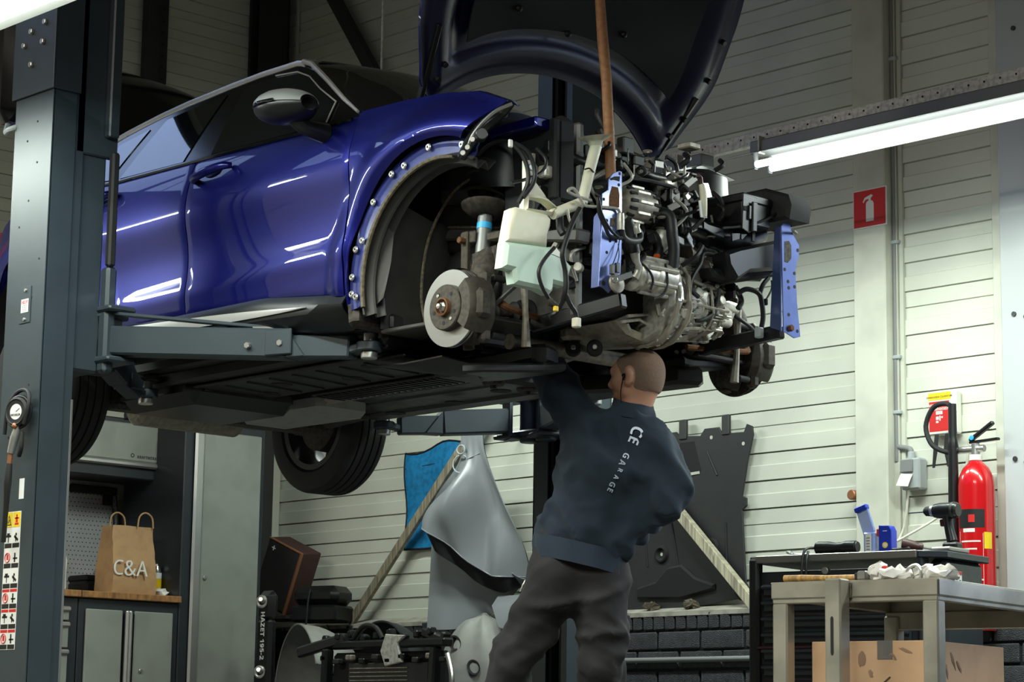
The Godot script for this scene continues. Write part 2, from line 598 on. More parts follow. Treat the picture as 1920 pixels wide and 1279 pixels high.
func build_room() -> void:
	shell("floor", MB.new().bx(Vector3(WX - 0.3, -0.2, WZ - 0.3), Vector3(RX + 0.3, 0, RZ + 0.3)), "concrete", "grey concrete workshop floor")
	shell("ceiling", MB.new().bx(Vector3(WX - 0.3, TOP, WZ - 0.3), Vector3(RX + 0.3, TOP + 0.2, RZ + 0.3)), "ceiling", "dark workshop ceiling")
	# walls out of the frame: camera side, and the gate side with the open gate
	shell("wall_front", MB.new().bx(Vector3(WX - 0.3, 0, RZ), Vector3(RX + 0.3, TOP, RZ + 0.2)), "dim_wall", "grey wall behind the camera")
	shell("wall_right", MB.new().bx(Vector3(RX, 0, WZ - 0.3), Vector3(RX + 0.2, TOP, RZ)), "dim_wall", "grey end wall of the workshop")
	# back wall: backing, rows of cladding, dark block plinth
	var wall := shell("wall_back", MB.new().bx(Vector3(WX - 0.3, 0.8, WZ - 0.25), Vector3(1.4, TOP, WZ - 0.045)).bx(Vector3(5.0, 0.8, WZ - 0.25), Vector3(RX, TOP, WZ - 0.045)).bx(Vector3(1.4, 3.879, WZ - 0.25), Vector3(5.0, TOP, WZ - 0.045)).bx(Vector3(1.4, 0.8, WZ - 0.25), Vector3(5.0, 0.9, WZ - 0.045)), "panel_edge", "cream panelled back wall of the workshop")
	var y0 := 1.379
	for sp in [[-5.7, -0.87], [-0.87, 0.02], [0.02, 1.4], [1.4, 5.0], [5.0, 9.5]]:
		var pm := panel_mesh(sp[1] - sp[0] - 0.004)
		for k in range(-1, 11):
			var yy := y0 + 0.5 * k
			if yy + 0.5 > TOP + 0.1 or (sp[0] == 1.4 and yy < 3.8): continue
			var o := inst("panel", pm, mats["panel"], wall)
			o.position = Vector3(sp[0], yy, WZ)
	var sw := shell("wall_left", MB.new().bx(Vector3(WX - 0.25, 0, WZ - 0.25), Vector3(WX - 0.045, 4.7, RZ)).bx(Vector3(WX - 0.25, 4.7, WZ - 0.25), Vector3(WX - 0.045, TOP, 0.4)).bx(Vector3(WX - 0.25, 4.7, 5.6), Vector3(WX - 0.045, TOP, RZ)).bx(Vector3(WX - 0.25, 5.85, 0.4), Vector3(WX - 0.045, TOP, 5.6)), "panel_edge", "cream panelled side wall of the workshop")
	for sp in [[-2.8, -1.75], [-1.75, 0.38], [0.38, 5.62], [5.62, 9.5]]:
		var pm := panel_mesh(sp[1] - sp[0] - 0.004)
		for k in range(-2, 11):
			var yy := y0 + 0.5 * k - 0.08
			if yy + 0.5 > TOP + 0.1 or (sp[0] == 0.38 and yy > 4.1): continue
			var o := inst("panel", pm, mats["panel"], sw)
			o.position = Vector3(WX, yy, sp[1] - 0.002)
			o.rotation.y = PI / 2
	var win := shell("window_1", MB.new().bx(Vector3(WX - 0.2, 4.7, 0.4), Vector3(WX - 0.12, 4.76, 5.6)).bx(Vector3(WX - 0.2, 5.79, 0.4), Vector3(WX - 0.12, 5.85, 5.6)), "dark_steel", "high strip window in the side wall")
	for k in 6:
		part("mullion", MB.new().bx(Vector3(WX - 0.2, 4.76, 0.4 + 1.028 * k), Vector3(WX - 0.12, 5.79, 0.46 + 1.028 * k)), "dark_steel", win)
		if k < 5: part("pane", MB.new().bx(Vector3(WX - 0.165, 4.76, 0.46 + 1.028 * k), Vector3(WX - 0.16, 5.79, 1.428 + 1.028 * k)), "window_glass", win)
	var w2 := shell("window_2", MB.new().bx(Vector3(1.4, 0.9, WZ - 0.2), Vector3(5.0, 0.96, WZ - 0.1)).bx(Vector3(1.4, 3.82, WZ - 0.2), Vector3(5.0, 3.879, WZ - 0.1)), "dark_steel", "wide daylight window in the back wall")
	for k in 4:
		part("mullion", MB.new().bx(Vector3(1.4 + 1.18 * k, 0.96, WZ - 0.2), Vector3(1.46 + 1.18 * k, 3.82, WZ - 0.1)), "dark_steel", w2)
		if k < 3: part("pane", MB.new().bx(Vector3(1.46 + 1.18 * k, 0.96, WZ - 0.155), Vector3(2.58 + 1.18 * k, 3.82, WZ - 0.15)), "window_glass", w2)
	# plinth of painted blocks
	var pl := shell("wall_plinth", MB.new().bx(Vector3(WX, 0, WZ - 0.2), Vector3(RX, 0.845, -2.69)), "mortar", "low wall of dark painted blocks under the panels")
	var bm := []
	for k in 4:
		bm.append(MB.new().box(Vector3.ZERO, Vector3(0.288 - 0.006 * (k % 2), 0.090, 0.03), 0.006).wobble(0.004, 14.0, 5 + k).mesh(50.0))
	var be := [MB.new().box(Vector3.ZERO, Vector3(0.071, 0.092, 0.03), 0.006).wobble(0.004, 18.0, 3).mesh(50.0), MB.new().box(Vector3.ZERO, Vector3(0.069, 0.089, 0.03), 0.007).wobble(0.005, 18.0, 8).mesh(50.0)]
	for row in 6:
		var x := -5.68 + (0.15 if row % 2 == 0 else 0.0)
		while row == 0 and x < 1.2:   # top course: blocks on end
			var e := inst("brick", be[rng.randi() % 2], mats["brick"], pl)
			e.position = Vector3(x, 0.82, -2.69 + rng.randf_range(-0.004, 0.004))
			x += 0.0765
		while x < 1.2:
			var o := inst("brick", bm[rng.randi() % 4], mats["brick"], pl)
			o.position = Vector3(x, 0.82 - 0.1 * row, -2.69 + rng.randf_range(-0.003, 0.003))
			o.rotation.z = rng.randf_range(-0.004, 0.004)
			x += 0.2985
	part("ledge", MB.new().prism([Vector2(WZ + 0.002, 0.845), Vector2(-2.672, 0.845), Vector2(-2.672, 0.868), Vector2(WZ + 0.002, 0.905)], 6.6, Transform3D(Basis(Vector3(0, 0, 1), Vector3(0, 1, 0), Vector3(-1, 0, 0)), Vector3(0.9, 0, 0)), 0.002), "ledge", pl)
	# columns
	var c1 := shell("column_1", MB.new().bx(Vector3(-0.965, 0, WZ + 0.006), Vector3(-0.768, TOP, -2.712), 0.006), "column_paint", "cream steel column behind the fire extinguisher sign")
	part("trim_strip", MB.new().bx(Vector3(-0.735, 0.9, WZ + 0.005), Vector3(-0.712, TOP, WZ + 0.02)), "panel_edge", c1)
	part("side_flange", MB.new().bx(Vector3(-0.768, 0.0, WZ + 0.006), Vector3(-0.74, TOP, WZ + 0.03)), "column_paint", c1)
	var c2 := shell("column_2", MB.new().bx(Vector3(-0.085, 0, WZ + 0.006), Vector3(0.16, TOP, -2.69), 0.006), "column_gloss", "white glossy steel column beside the fire extinguisher")
	part("trim_strip", MB.new().bx(Vector3(-0.165, 0.0, WZ + 0.005), Vector3(-0.085, TOP, -2.745), 0.004), "column_paint", c2)
	for q in [[0.02, 3.53], [-0.01, 2.17], [0.055, 2.15], [-0.02, 1.5], [0.04, 1.48]]:
		part("bolt", MB.new().cyl(Vector3(q[0], q[1], -2.692), Vector3(q[0], q[1], -2.682), 0.012, 8), "dark_steel", c2)
	# corner column and braces in the far corner
	var c3 := shell("column_3", MB.new().bx(Vector3(WX + 0.01, 0, -2.46), Vector3(WX + 0.035, TOP, -2.77)).bx(Vector3(WX + 0.035, 0, -2.60), Vector3(WX + 0.09, TOP, -2.57)).bx(Vector3(WX + 0.09, 0, -2.48), Vector3(WX + 0.105, TOP, -2.70)), "dark_steel", "dark steel column in the wall corner")
	part("cover_strip", MB.new().bx(Vector3(-5.60, 3.0, WZ + 0.012), Vector3(-5.585, TOP, WZ + 0.03)), "panel_edge", c3)
	shell("trim_1", MB.new().bx(Vector3(WX + 0.012, 0.85, WZ + 0.012), Vector3(-5.64, 2.6, -2.72)), "panel_edge", "cream corner trim")
	solo("wall_brace", MB.new().bar(Vector3(-5.62, 5.5, -2.72), Vector3(-4.45, 3.9, -2.72), 0.05, 0.085, 0.004), "dark_steel", "dark diagonal steel brace on the back wall above the car roof", "brace")
	# perforated upright on the side wall
	var up := thing("strut_upright", "dark perforated steel upright on the side wall above the tailgate", "upright")
	part("channel", MB.new().bx(Vector3(WX + 0.01, 2.2, -1.64), Vector3(WX + 0.07, TOP - 0.01, -1.735), 0.003).bx(Vector3(WX + 0.01, 2.2, -1.735), Vector3(WX + 0.05, TOP - 0.01, -1.81), 0.003), "dark_steel", up)
	for k in 22:
		part("hole", MB.new().cyl(Vector3(WX + 0.049, 4.0 + 0.075 * k, -1.772), Vector3(WX + 0.0515, 4.0 + 0.075 * k, -1.772), 0.008, 8), "matte_black", up)

func lamp(at: Vector3, length: float, label: String, share := 1.0) -> void:
	# `at` is the centre of the tubes; runs along x
	var t := thing("fluorescent_lamp", label, "lamp", "fluorescent batten lamps", at)
	var h := length / 2
	part("housing", MB.new().bx(Vector3(-h, 0.055, -0.045), Vector3(h, 0.115, 0.045), 0.006), "lamp_dark", t)
	var w := MB.new()
	for s: float in [-1.0, 1.0]:
		var rows := [[Vector3(-h + 0.03, 0.06, 0.04 * s), Vector3(h - 0.03, 0.06, 0.04 * s)], [Vector3(-h - 0.02, 0.018, 0.165 * s), Vector3(h + 0.02, 0.018, 0.165 * s)]]
		if s > 0: rows.reverse()
		w.sheet(rows, -0.0015)
	part("reflector", w, "lamp_white", t)
	var ow := MB.new()
	for s: float in [-1.0, 1.0]:
		var rows := [[Vector3(-h + 0.03, 0.0625, 0.041 * s), Vector3(h - 0.03, 0.0625, 0.041 * s)], [Vector3(-h - 0.02, 0.0205, 0.167 * s), Vector3(h + 0.02, 0.0205, 0.167 * s)]]
		if s > 0: rows.reverse()
		ow.sheet(rows, -0.0015)
	part("reflector_back", ow, "lamp_dark", t)
	for s: float in [-1.0, 1.0]:
		part("tube_lamp", MB.new().cyl(Vector3(-h + 0.05, 0, 0.05 * s), Vector3(h - 0.05, 0, 0.05 * s), 0.016, 12), "tube_glow", t)
		for e: float in [-1.0, 1.0]:
			part("lamp_holder", MB.new().bx(Vector3(e * (h - 0.05), -0.022, 0.05 * s - 0.013), Vector3(e * (h - 0.035), 0.06, 0.05 * s + 0.013), 0.004), "grey_print", t)
	var al := AreaLight3D.new()
	al.name = "tube_light"
	al.area_size = Vector2(length - 0.1, 0.13)
	al.light_color = Color(0.95, 1.0, 0.96) if share == 1.0 else Color(1.0, 0.96, 0.88)
	al.light_energy = LAMP_POWER * share * (length - 0.1) / 1.66
	al.area_range = 30.0
	al.shadow_enabled = true
	al.rotation.x = -PI / 2
	al.position = Vector3(0, -0.02, 0)
	t.add_child(al)

func build_lamps() -> void:
	# row over the back side of the lift, hung from a perforated rail
	lamp(Vector3(0.25, 2.77, -1.60), 1.76, "long fluorescent lamp under the perforated rail, nearer the fire extinguisher sign")
	lamp(Vector3(-1.25, 2.77, -1.60), 0.66, "short fluorescent lamp under the perforated rail behind the battery box")
	lamp(Vector3(2.25, 2.77, -1.60), 1.76, "fluorescent lamp under the perforated rail towards the daylight window")
	var rail := thing("lamp_rail", "galvanised perforated rail carrying the fluorescent lamps", "rail")
	var a := Vector3(-1.62, 2.93, -1.70)
	var b := Vector3(4.2, 2.93, -1.56)
	part("channel", MB.new().bar(a, b, 0.04, 0.062, 0.003), "galvanised", rail)
	for k in 72:
		var p := a.lerp(b, (k + 0.5) / 72.0)
		part("hole", MB.new().cyl(p + Vector3(0, 0.006, 0.0195), p + Vector3(0, 0.006, 0.0215), 0.005, 8), "matte_black", rail)
	for x: float in [-1.5, 0.9, 4.1]:
		part("hanger_rod", MB.new().cyl(Vector3(x, 2.95, lerpf(-1.70, -1.56, (x + 1.62) / 5.82)), Vector3(x, TOP, lerpf(-1.70, -1.56, (x + 1.62) / 5.82)), 0.006, 6), "galvanised", rail)
	for x: float in [-1.5, -1.0, -0.5, 1.0, 1.6, 3.0]:
		part("bracket", MB.new().bx(Vector3(x - 0.07, 2.875, -1.66), Vector3(x + 0.07, 2.90, -1.58), 0.004).bx(Vector3(x - 0.07, 2.82, -1.585), Vector3(x - 0.062, 2.90, -1.545)), "galvanised", rail)
	# row on the camera's side of the lift
	lamp(Vector3(-0.60, 2.77, 2.06), 1.76, "fluorescent lamp beside the grey lift post with the tyre gauge")
	lamp(Vector3(1.9, 2.77, 2.03), 1.76, "fluorescent lamp in the row on the open side of the lift")
	lamp(Vector3(-3.1, 2.77, 2.03), 1.76, "fluorescent lamp in the row near the side wall")
	lamp(Vector3(-3.2, 4.6, 6.2), 1.76, "added unseen fluorescent lamp high over the next bay, beside the side wall", 1.9)  # high row is unseen, added to raise the ambient light on the upper walls
	lamp(Vector3(-0.6, 4.6, 6.2), 1.76, "added unseen fluorescent lamp high over the next bay, facing the car's doors", 1.9)
	lamp(Vector3(2.0, 4.6, 6.2), 1.76, "added unseen fluorescent lamp high over the next bay, facing the car's nose", 1.9)
	lamp(Vector3(4.6, 4.6, 6.2), 1.76, "added unseen fluorescent lamp high over the next bay, farther along towards the end wall", 1.9)
	lamp(Vector3(-3.3, 2.77, -1.60), 1.0, "added unseen fluorescent lamp behind the car towards the tall locker")  # added out of view to brighten the cabinets and the wall near them
	var r2 := thing("lamp_rail", "galvanised perforated rail over the lamps on the open side", "rail")
	for q in [[-3.2, 4.72, 6.2], [-0.6, 4.72, 6.2], [2.0, 4.72, 6.2], [4.6, 4.72, 6.2], [-3.3, 2.88, -1.6]]:
		part("lamp_hanger", MB.new().cyl(Vector3(q[0], q[1], q[2]), Vector3(q[0], TOP, q[2]), 0.006, 6), "galvanised", r2)
	part("channel", MB.new().bar(Vector3(-4.4, 2.93, 2.03), Vector3(2.6, 2.93, 2.03), 0.04, 0.062, 0.003), "galvanised", r2)
	for x: float in [-4.3, -0.9, 2.5]:
		part("hanger_rod", MB.new().cyl(Vector3(x, 2.95, 2.03), Vector3(x, TOP, 2.03), 0.006, 6), "galvanised", r2)

# ------------------------------------------------------------------ the car on the lift
# half width of the body side at (x, y); s = +1 for the side towards the camera
func body_w(x: float, y: float) -> float:
	var w := 0.862
	w += 0.018 * exp(-pow((y - 2.30 - 0.02 * (x + 1.5)) / 0.10, 2.0))
	w += 0.007 * exp(-pow((y - 1.945 - 0.03 * (x + 1.9)) / 0.05, 2.0))
	w -= 0.006 * exp(-pow((y - 2.10) / 0.09, 2.0))
	w -= 0.10 * pow(clampf((y - 2.36) / 0.18, 0.0, 1.2), 2.0) * 0.45
	w -= 0.02 * pow(clampf((1.90 - y) / 0.12, 0.0, 1.0), 2.0)
	for cx: float in [0.0, -2.64]:
		var r := Vector2(x - cx, y - 1.85).length()
		w += 0.030 * smoothstep(0.64, 0.52, r)
		w -= 0.012 * smoothstep(0.505, 0.48, r)
	# nose and tail curve in
	w -= 0.10 * pow(clampf((x - 0.05) / 0.45, 0.0, 1.0), 2.0)
	w -= 0.12 * pow(clampf((-2.75 - x) / 0.5, 0.0, 1.0), 2.0)
	return w

func side_point(x: float, y: float, s: float, off := 0.0) -> Vector3:
	return Vector3(x, y, s * (body_w(x, y) + off))

func poly_at(p: Array, t: float) -> Vector2:
	var total := 0.0
	for i in p.size() - 1: total += (p[i + 1] - p[i]).length()
	var d := t * total
	for i in p.size() - 1:
		var l: float = (p[i + 1] - p[i]).length()
		if d <= l or i == p.size() - 2: return (p[i] as Vector2).lerp(p[i + 1], clampf(d / maxf(l, 1e-6), 0.0, 1.0))
		d -= l
	return p[p.size() - 1]

# body panel between a lower and an upper outline, both running the same way
func side_panel(lower: Array, upper: Array, s: float, nu := 40, nv := 28, edge := 0.004) -> MB:
	var rows := []
	for i in nv + 1:
		var l := []
		for j in nu + 1:
			var a := poly_at(lower, float(j) / nu)
			var b := poly_at(upper, float(j) / nu)
			var p := a.lerp(b, float(i) / nv)
			var rim := 0.0
			if i == 0 or i == nv or j == 0 or j == nu: rim = -edge
			l.append(side_point(p.x, p.y, s, rim))
		if s < 0: l.reverse()
		rows.append(l)
	return MB.new().sheet(rows, 0.012)

# greenhouse side: runs from the belt up to the roof rail
const ROOF := [Vector2(-3.10, 2.52), Vector2(-2.90, 2.58), Vector2(-2.67, 2.69), Vector2(-2.50, 2.752), Vector2(-2.32, 2.81), Vector2(-2.1, 2.856), Vector2(-1.92, 2.882), Vector2(-1.62, 2.908), Vector2(-1.43, 2.919), Vector2(-1.18, 2.918), Vector2(-1.05, 2.868), Vector2(-0.86, 2.752), Vector2(-0.66, 2.622), Vector2(-0.50, 2.525)]
func roof_y(x: float) -> float:
	for i in ROOF.size() - 1:
		if x <= ROOF[i + 1].x:
			return lerpf(ROOF[i].y, ROOF[i + 1].y, clampf((x - ROOF[i].x) / (ROOF[i + 1].x - ROOF[i].x), 0.0, 1.0))
	return ROOF[ROOF.size() - 1].y
func belt_y(x: float) -> float:
	return 2.508 + 0.022 * clampf((-0.6 - x) / 1.4, 0.0, 1.0) + 0.05 * clampf((-2.1 - x) / 0.8, 0.0, 1.0)
func glass_point(x: float, y: float, s: float, off := 0.0) -> Vector3:
	var lo := body_w(x, 2.50) - 0.015
	var t := (y - 2.51) / 0.40
	var z := lo - 0.205 * t - 0.03 * t * t
	var n := Vector3(0, 0.45, 0.89)
	return Vector3(x, y + n.y * off, s * (z + n.z * off))
func glass_pane(poly: Array, s: float, off: float) -> MB:
	# poly: lower-left .. lower-right, upper-right .. upper-left as two outlines
	var rows := []
	for i in 9:
		var l := []
		for j in 17:
			var p := poly_at(poly[0], j / 16.0).lerp(poly_at(poly[1], j / 16.0), i / 8.0)
			l.append(glass_point(p.x, p.y, s, off))
		if s < 0: l.reverse()
		rows.append(l)
	return MB.new().sheet(rows, 0.006)

# t runs from -1 to 1 across the hood
func hood_point(s: float, t: float, off: float) -> Vector3:
	var a := deg_to_rad(62.5)
	var w := 0.665 + 0.145 * smoothstep(-0.05, 0.42, s) - 0.06 * smoothstep(0.6, 1.06, s)
	var drop := 0.04 * pow(absf(t), 3.0) + 0.03 * pow(clampf((s - 0.7) / 0.35, 0.0, 1.0), 2.0) - off
	return Vector3(-0.38 + s * cos(a) + drop * sin(a), 2.60 + s * sin(a) - drop * cos(a), t * w)
func hood_rear(t: float) -> float:
	var w := absf(t)
	return 0.215 * (1.0 - pow(minf(w / 0.88, 1.0), 2.0)) + 0.07 * pow(clampf((w - 0.86) / 0.14, 0.0, 1.0), 2.0)
func hood_front(t: float) -> float:
	return 1.06 - 0.16 * pow(absf(t), 2.5)

func build_hood(car: Node3D) -> void:
	var outer := []
	var inner := []
	for i in 41:
		var lo := []
		var li := []
		for j in 61:
			var t := -1.0 + 2.0 * j / 60.0
			var s := lerpf(hood_rear(t), hood_front(t), i / 40.0)
			lo.append(hood_point(s, t, 0.0))
			# pressed inner frame: lip, raised ridge, sunken field with domes
			var ds := minf(s - hood_rear(t), hood_front(t) - s)
			var dt := (1.0 - absf(t)) * 0.8
			var e := minf(ds, dt * 0.8)
			var h := -0.012
			h -= 0.030 * smoothstep(0.035, 0.06, e) * (1.0 - smoothstep(0.11, 0.15, e))
			h -= 0.012 * smoothstep(0.15, 0.2, e)
			var cell := sin(s * 15.0) * cos(t * 7.0)
			h += 0.010 * cell * smoothstep(0.16, 0.26, e)
			li.append(hood_point(s, t, h))
		outer.append(lo)
		inner.append(li)
	var o := MB.new()
	o.surf(outer)
	for j in 60:
		o.quad(outer[0][j + 1], outer[0][j], inner[0][j], inner[0][j + 1])
		o.quad(outer[40][j], outer[40][j + 1], inner[40][j + 1], inner[40][j])
	for i in 40:
		o.quad(outer[i][0], outer[i + 1][0], inner[i + 1][0], inner[i][0])
		o.quad(outer[i + 1][60], outer[i][60], inner[i][60], inner[i + 1][60])
	var h := part("hood", o, "blue_paint", car, 60.0)
	h.set_meta("label", "raised blue hood seen from below")
	part("inner_frame", MB.new().surf(inner, true), "hood_inside", h, 60.0)
	# padded liner let into the frame
	var rows := []
	for i in 25:
		var l := []
		for j in 41:
			var t := 0.72 * (-1.0 + 2.0 * j / 40.0)
			var s := lerpf(hood_rear(t) + 0.19, hood_front(t) - 0.16, i / 24.0)
			l.append(hood_point(s, t, -0.060 + 0.012 * sin(s * 15.0) * cos(t * 7.0)))
		l.reverse()
		rows.append(l)
	part("sound_liner", MB.new().sheet(rows, 0.006), "liner_felt", h, 60.0)
	for q in [[0.34, 0.45], [0.30, 0.1], [0.36, -0.25], [0.55, 0.3], [0.62, -0.35]]:
		var p := hood_point(q[0] + 0.1, q[1], -0.07)
		part("liner_clip", MB.new().ell(p, Vector3(0.014, 0.014, 0.014), Basis.IDENTITY, 8, 6), "black_plastic", h)
	for q in [[0.10, 0.9], [0.16, 0.85], [0.12, -0.9], [0.2, -0.92], [0.38, -0.92], [0.55, -0.92], [0.4, 0.92]]:
		var p := hood_point(q[0], q[1], -0.03)
		part("buffer", MB.new().cyl(p, p + Vector3(0.02, -0.014, 0), 0.012, 10, 0.002), "black_plastic", h)
	for s: float in [-1.0, 1.0]:
		var hg := MB.new()
		hg.bar(Vector3(-0.42, 2.50, 0.62 * s), hood_point(0.30, 0.9 * s, -0.04), 0.02, 0.035, 0.003)
		hg.bx(Vector3(-0.50, 2.47, 0.64 * s), Vector3(-0.36, 2.53, 0.68 * s), 0.004)
		part("hood_hinge", hg, "black_plastic", car)

func wheel(car: Node3D, c: Vector3, s: float) -> void:
	var b := Basis(Vector3(1, 0, 0), Vector3(0, 0, s), Vector3(0, -s, 0))
	var xf := Transform3D(b, c)
	var ty := MB.new()
	var pr := [Vector2(0.218, -0.095), Vector2(0.235, -0.108), Vector2(0.29, -0.112), Vector2(0.318, -0.102), Vector2(0.330, -0.085)]
	for g in [-0.06, -0.02, 0.02, 0.06]:
		pr.append_array([Vector2(0.333, g - 0.016), Vector2(0.333, g - 0.005), Vector2(0.325, g - 0.003), Vector2(0.325, g + 0.003), Vector2(0.333, g + 0.005)])
	pr.append_array([Vector2(0.330, 0.085), Vector2(0.318, 0.102), Vector2(0.29, 0.112), Vector2(0.235, 0.108), Vector2(0.218, 0.095)])
	ty.lathe(pr, 64, xf)
	var w := part("wheel", ty, "rubber", car, 30.0)
	var rim := MB.new()
	rim.lathe([Vector2(0.195, -0.098), Vector2(0.222, -0.10), Vector2(0.222, -0.09), Vector2(0.20, -0.07), Vector2(0.185, 0.0), Vector2(0.20, 0.08), Vector2(0.222, 0.095), Vector2(0.222, 0.102), Vector2(0.205, 0.105), Vector2(0.195, 0.09), Vector2(0.178, 0.0), Vector2(0.19, -0.07), Vector2(0.195, -0.098)], 48, xf)
	part("rim", rim, "dark_steel", w)
	var sp := MB.new()
	for k in 5:
		var a := TAU * k / 5 + 0.5
		var d := Vector2(cos(a), sin(a))
		var n := Vector2(-d.y, d.x)
		var pl := [d * 0.04 + n * 0.035, d * 0.19 + n * 0.055, d * 0.19 - n * 0.055, d * 0.04 - n * 0.035]
		sp.prism(pl, 0.03, xf * Transform3D(Basis(Vector3(1, 0, 0), Vector3(0, 0, -1), Vector3(0, 1, 0)), Vector3(0, 0.04, 0)), 0.006)
	sp.lathe([Vector2(0, 0.03), Vector2(0.07, 0.03), Vector2(0.07, 0.075), Vector2(0, 0.08)], 20, xf)
	part("spokes", sp, "dark_steel", w)
	part("brake_drum", MB.new().lathe([Vector2(0, -0.10), Vector2(0.06, -0.10), Vector2(0.125, -0.07), Vector2(0.13, 0.02), Vector2(0, 0.03)], 32, xf), "old_iron", w)

func front_corner(car: Node3D, s: float) -> void:
	# brake, hub, knuckle, strut; s = side
	var y := 1.72
	var k := part("knuckle", MB.new().hose([Vector3(0.0, 1.60, 0.70 * s), Vector3(0.02, 1.72, 0.71 * s), Vector3(0.06, 1.85, 0.68 * s), Vector3(0.05, 1.93, 0.645 * s)], [0.045, 0.065, 0.05, 0.04], 10).bx(Vector3(-0.03, 1.86, 0.62 * s), Vector3(0.11, 1.95, 0.665 * s), 0.012).wobble(0.012, 9.0, 3), "old_iron", car, 40.0)
	var dx := Transform3D(Basis(Vector3(1, 0, 0), Vector3(0, 0, s), Vector3(0, -s, 0)), Vector3(0, y, 0.775 * s))
	var disc := part("brake_disc", MB.new().lathe([Vector2(0.085, -0.012), Vector2(0.14, -0.012), Vector2(0.14, -0.003), Vector2(0.132, -0.003), Vector2(0.132, 0.003), Vector2(0.14, 0.003), Vector2(0.14, 0.012), Vector2(0.0845, 0.012)], 72, dx), "disc_face" if s > 0 else "old_iron", car, 30.0)
	var hat := part("disc_hat", MB.new().lathe([Vector2(0.0845, 0.011), Vector2(0.083, 0.034), Vector2(0.079, 0.038), Vector2(0.034, 0.038)], 40, dx), "cast_iron", disc, 30.0)
	part("hub_centre", MB.new().lathe([Vector2(0.034, 0.036), Vector2(0.033, 0.052), Vector2(0.028, 0.054), Vector2(0.027, 0.040), Vector2(0, 0.040)], 28, dx), "rust", disc, 30.0)
	part("axle_nut", MB.new().lathe([Vector2(0.019, 0.036), Vector2(0.019, 0.05), Vector2(0.011, 0.056), Vector2(0.010, 0.068), Vector2(0, 0.070)], 6, dx), "zinc", disc, 20.0)
	for i in 5:
		var a := TAU * i / 5 + 0.35
		part("stud_hole", MB.new().cyl(dx * Vector3(0.057 * cos(a), 0.030, 0.057 * sin(a)), dx * Vector3(0.057 * cos(a), 0.0392, 0.057 * sin(a)), 0.0075, 10), "matte_black", disc)
	for i in 2:
		var a := PI * i + 0.9
		part("hub_screw", MB.new().cyl(dx * Vector3(0.057 * cos(a), 0.034, 0.057 * sin(a)), dx * Vector3(0.057 * cos(a), 0.0405, 0.057 * sin(a)), 0.007, 10, 0.001), "zinc", disc)
	var cp := MB.new()
	var arc := []
	for i in 9:
		var a := deg_to_rad(-38.0 + 9.5 * i)
		arc.append(a)
	var prof := [[0.088, 0.02], [0.10, 0.045], [0.145, 0.045], [0.162, 0.02], [0.162, -0.06], [0.14, -0.085], [0.09, -0.08], [0.088, -0.02]]
	var rows := []
	for a in arc:
		var l := []
		for q in prof + [prof[0]]: l.append(Vector3(q[0] * cos(a), y + q[0] * sin(a), (0.775 + q[1]) * s))
		rows.append(l)
	cp.surf(rows, s > 0)
	for e in [0, arc.size() - 1]:
		var ring: Array = rows[e]
		var m := Vector3.ZERO
		for i in 8: m += ring[i] / 8.0
		for i in 8: cp.tri(m, ring[i], ring[i + 1])
	cp.bx(Vector3(0.09, y - 0.13, 0.70 * s), Vector3(0.135, y + 0.13, 0.745 * s), 0.012)
	cp.bx(Vector3(0.10, y - 0.05, 0.735 * s), Vector3(0.175, y + 0.055, 0.80 * s), 0.014)
	var cal := part("brake_caliper", cp, "cast_iron", car, 40.0)
	part("brake_hose", MB.new().hose([Vector3(0.13, y + 0.0, 0.70 * s), Vector3(0.19, y + 0.08, 0.64 * s), Vector3(0.17, y + 0.13, 0.56 * s), Vector3(0.05, y + 0.22, 0.57 * s)], 0.008, 8), "hose_rubber", cal)
	for q in [0.11, -0.1]:
		part("slide_pin", MB.new().cyl(Vector3(0.118, y + q, 0.69 * s), Vector3(0.118, y + q, 0.63 * s), 0.013, 10, 0.002), "rubber", cal)
	part("dust_shield", MB.new().lathe([Vector2(0.07, -0.03), Vector2(0.148, -0.028), Vector2(0.15, -0.018), Vector2(0.148, -0.03), Vector2(0.07, -0.035)], 40, dx, TAU * 0.62), "old_iron", k)
	# strut, spring seat and spring, leaning inboard
	var a0 := Vector3(-0.005, 1.86, 0.635 * s)
	var a1 := Vector3(-0.05, 2.48, 0.55 * s)
	var dirv := (a1 - a0).normalized()
	var st := part("strut", MB.new().cyl(a0, a0 + dirv * 0.24, 0.027, 20, 0.003), "strut_grey" if s > 0 else "old_iron", car)
	part("tape_band", MB.new().lathe([Vector2(0.0278, 0.180), Vector2(0.0282, 0.181), Vector2(0.0282, 0.203), Vector2(0.0278, 0.204)], 20, MB.along(a0, a1)), "cyan_tape", st)
	part("strut_bracket", MB.new().bx(Vector3(-0.085, 1.84, 0.645 * s), Vector3(-0.05, 2.03, 0.665 * s), 0.004).bx(Vector3(0.025, 1.985, 0.63 * s), Vector3(0.095, 2.015, 0.64 * s), 0.004).bx(Vector3(-0.10, 1.985, 0.645 * s), Vector3(-0.02, 2.03, 0.655 * s), 0.004), "cast_iron", st)
	part("bracket_bolt", MB.new().cyl(Vector3(-0.068, 1.995, 0.665 * s), Vector3(-0.068, 1.995, 0.69 * s), 0.013, 6, 0.002).cyl(Vector3(0.01, 1.885, 0.665 * s), Vector3(0.01, 1.885, 0.685 * s), 0.014, 6, 0.002), "rust", st)
	part("spring_seat", MB.new().lathe([Vector2(0.03, 0.232), Vector2(0.06, 0.238), Vector2(0.088, 0.262), Vector2(0.092, 0.275), Vector2(0.088, 0.278), Vector2(0.06, 0.262), Vector2(0.028, 0.258)], 30, MB.along(a0, a1)), "old_iron", st)
	var sx := MB.along(a0, a1)
	var sp := []
	for i in 90:
		var an := TAU * i / 18.0
		sp.append(sx * Vector3(0.072 * cos(an), 0.275 + 0.33 * i / 90.0, 0.072 * sin(an)))
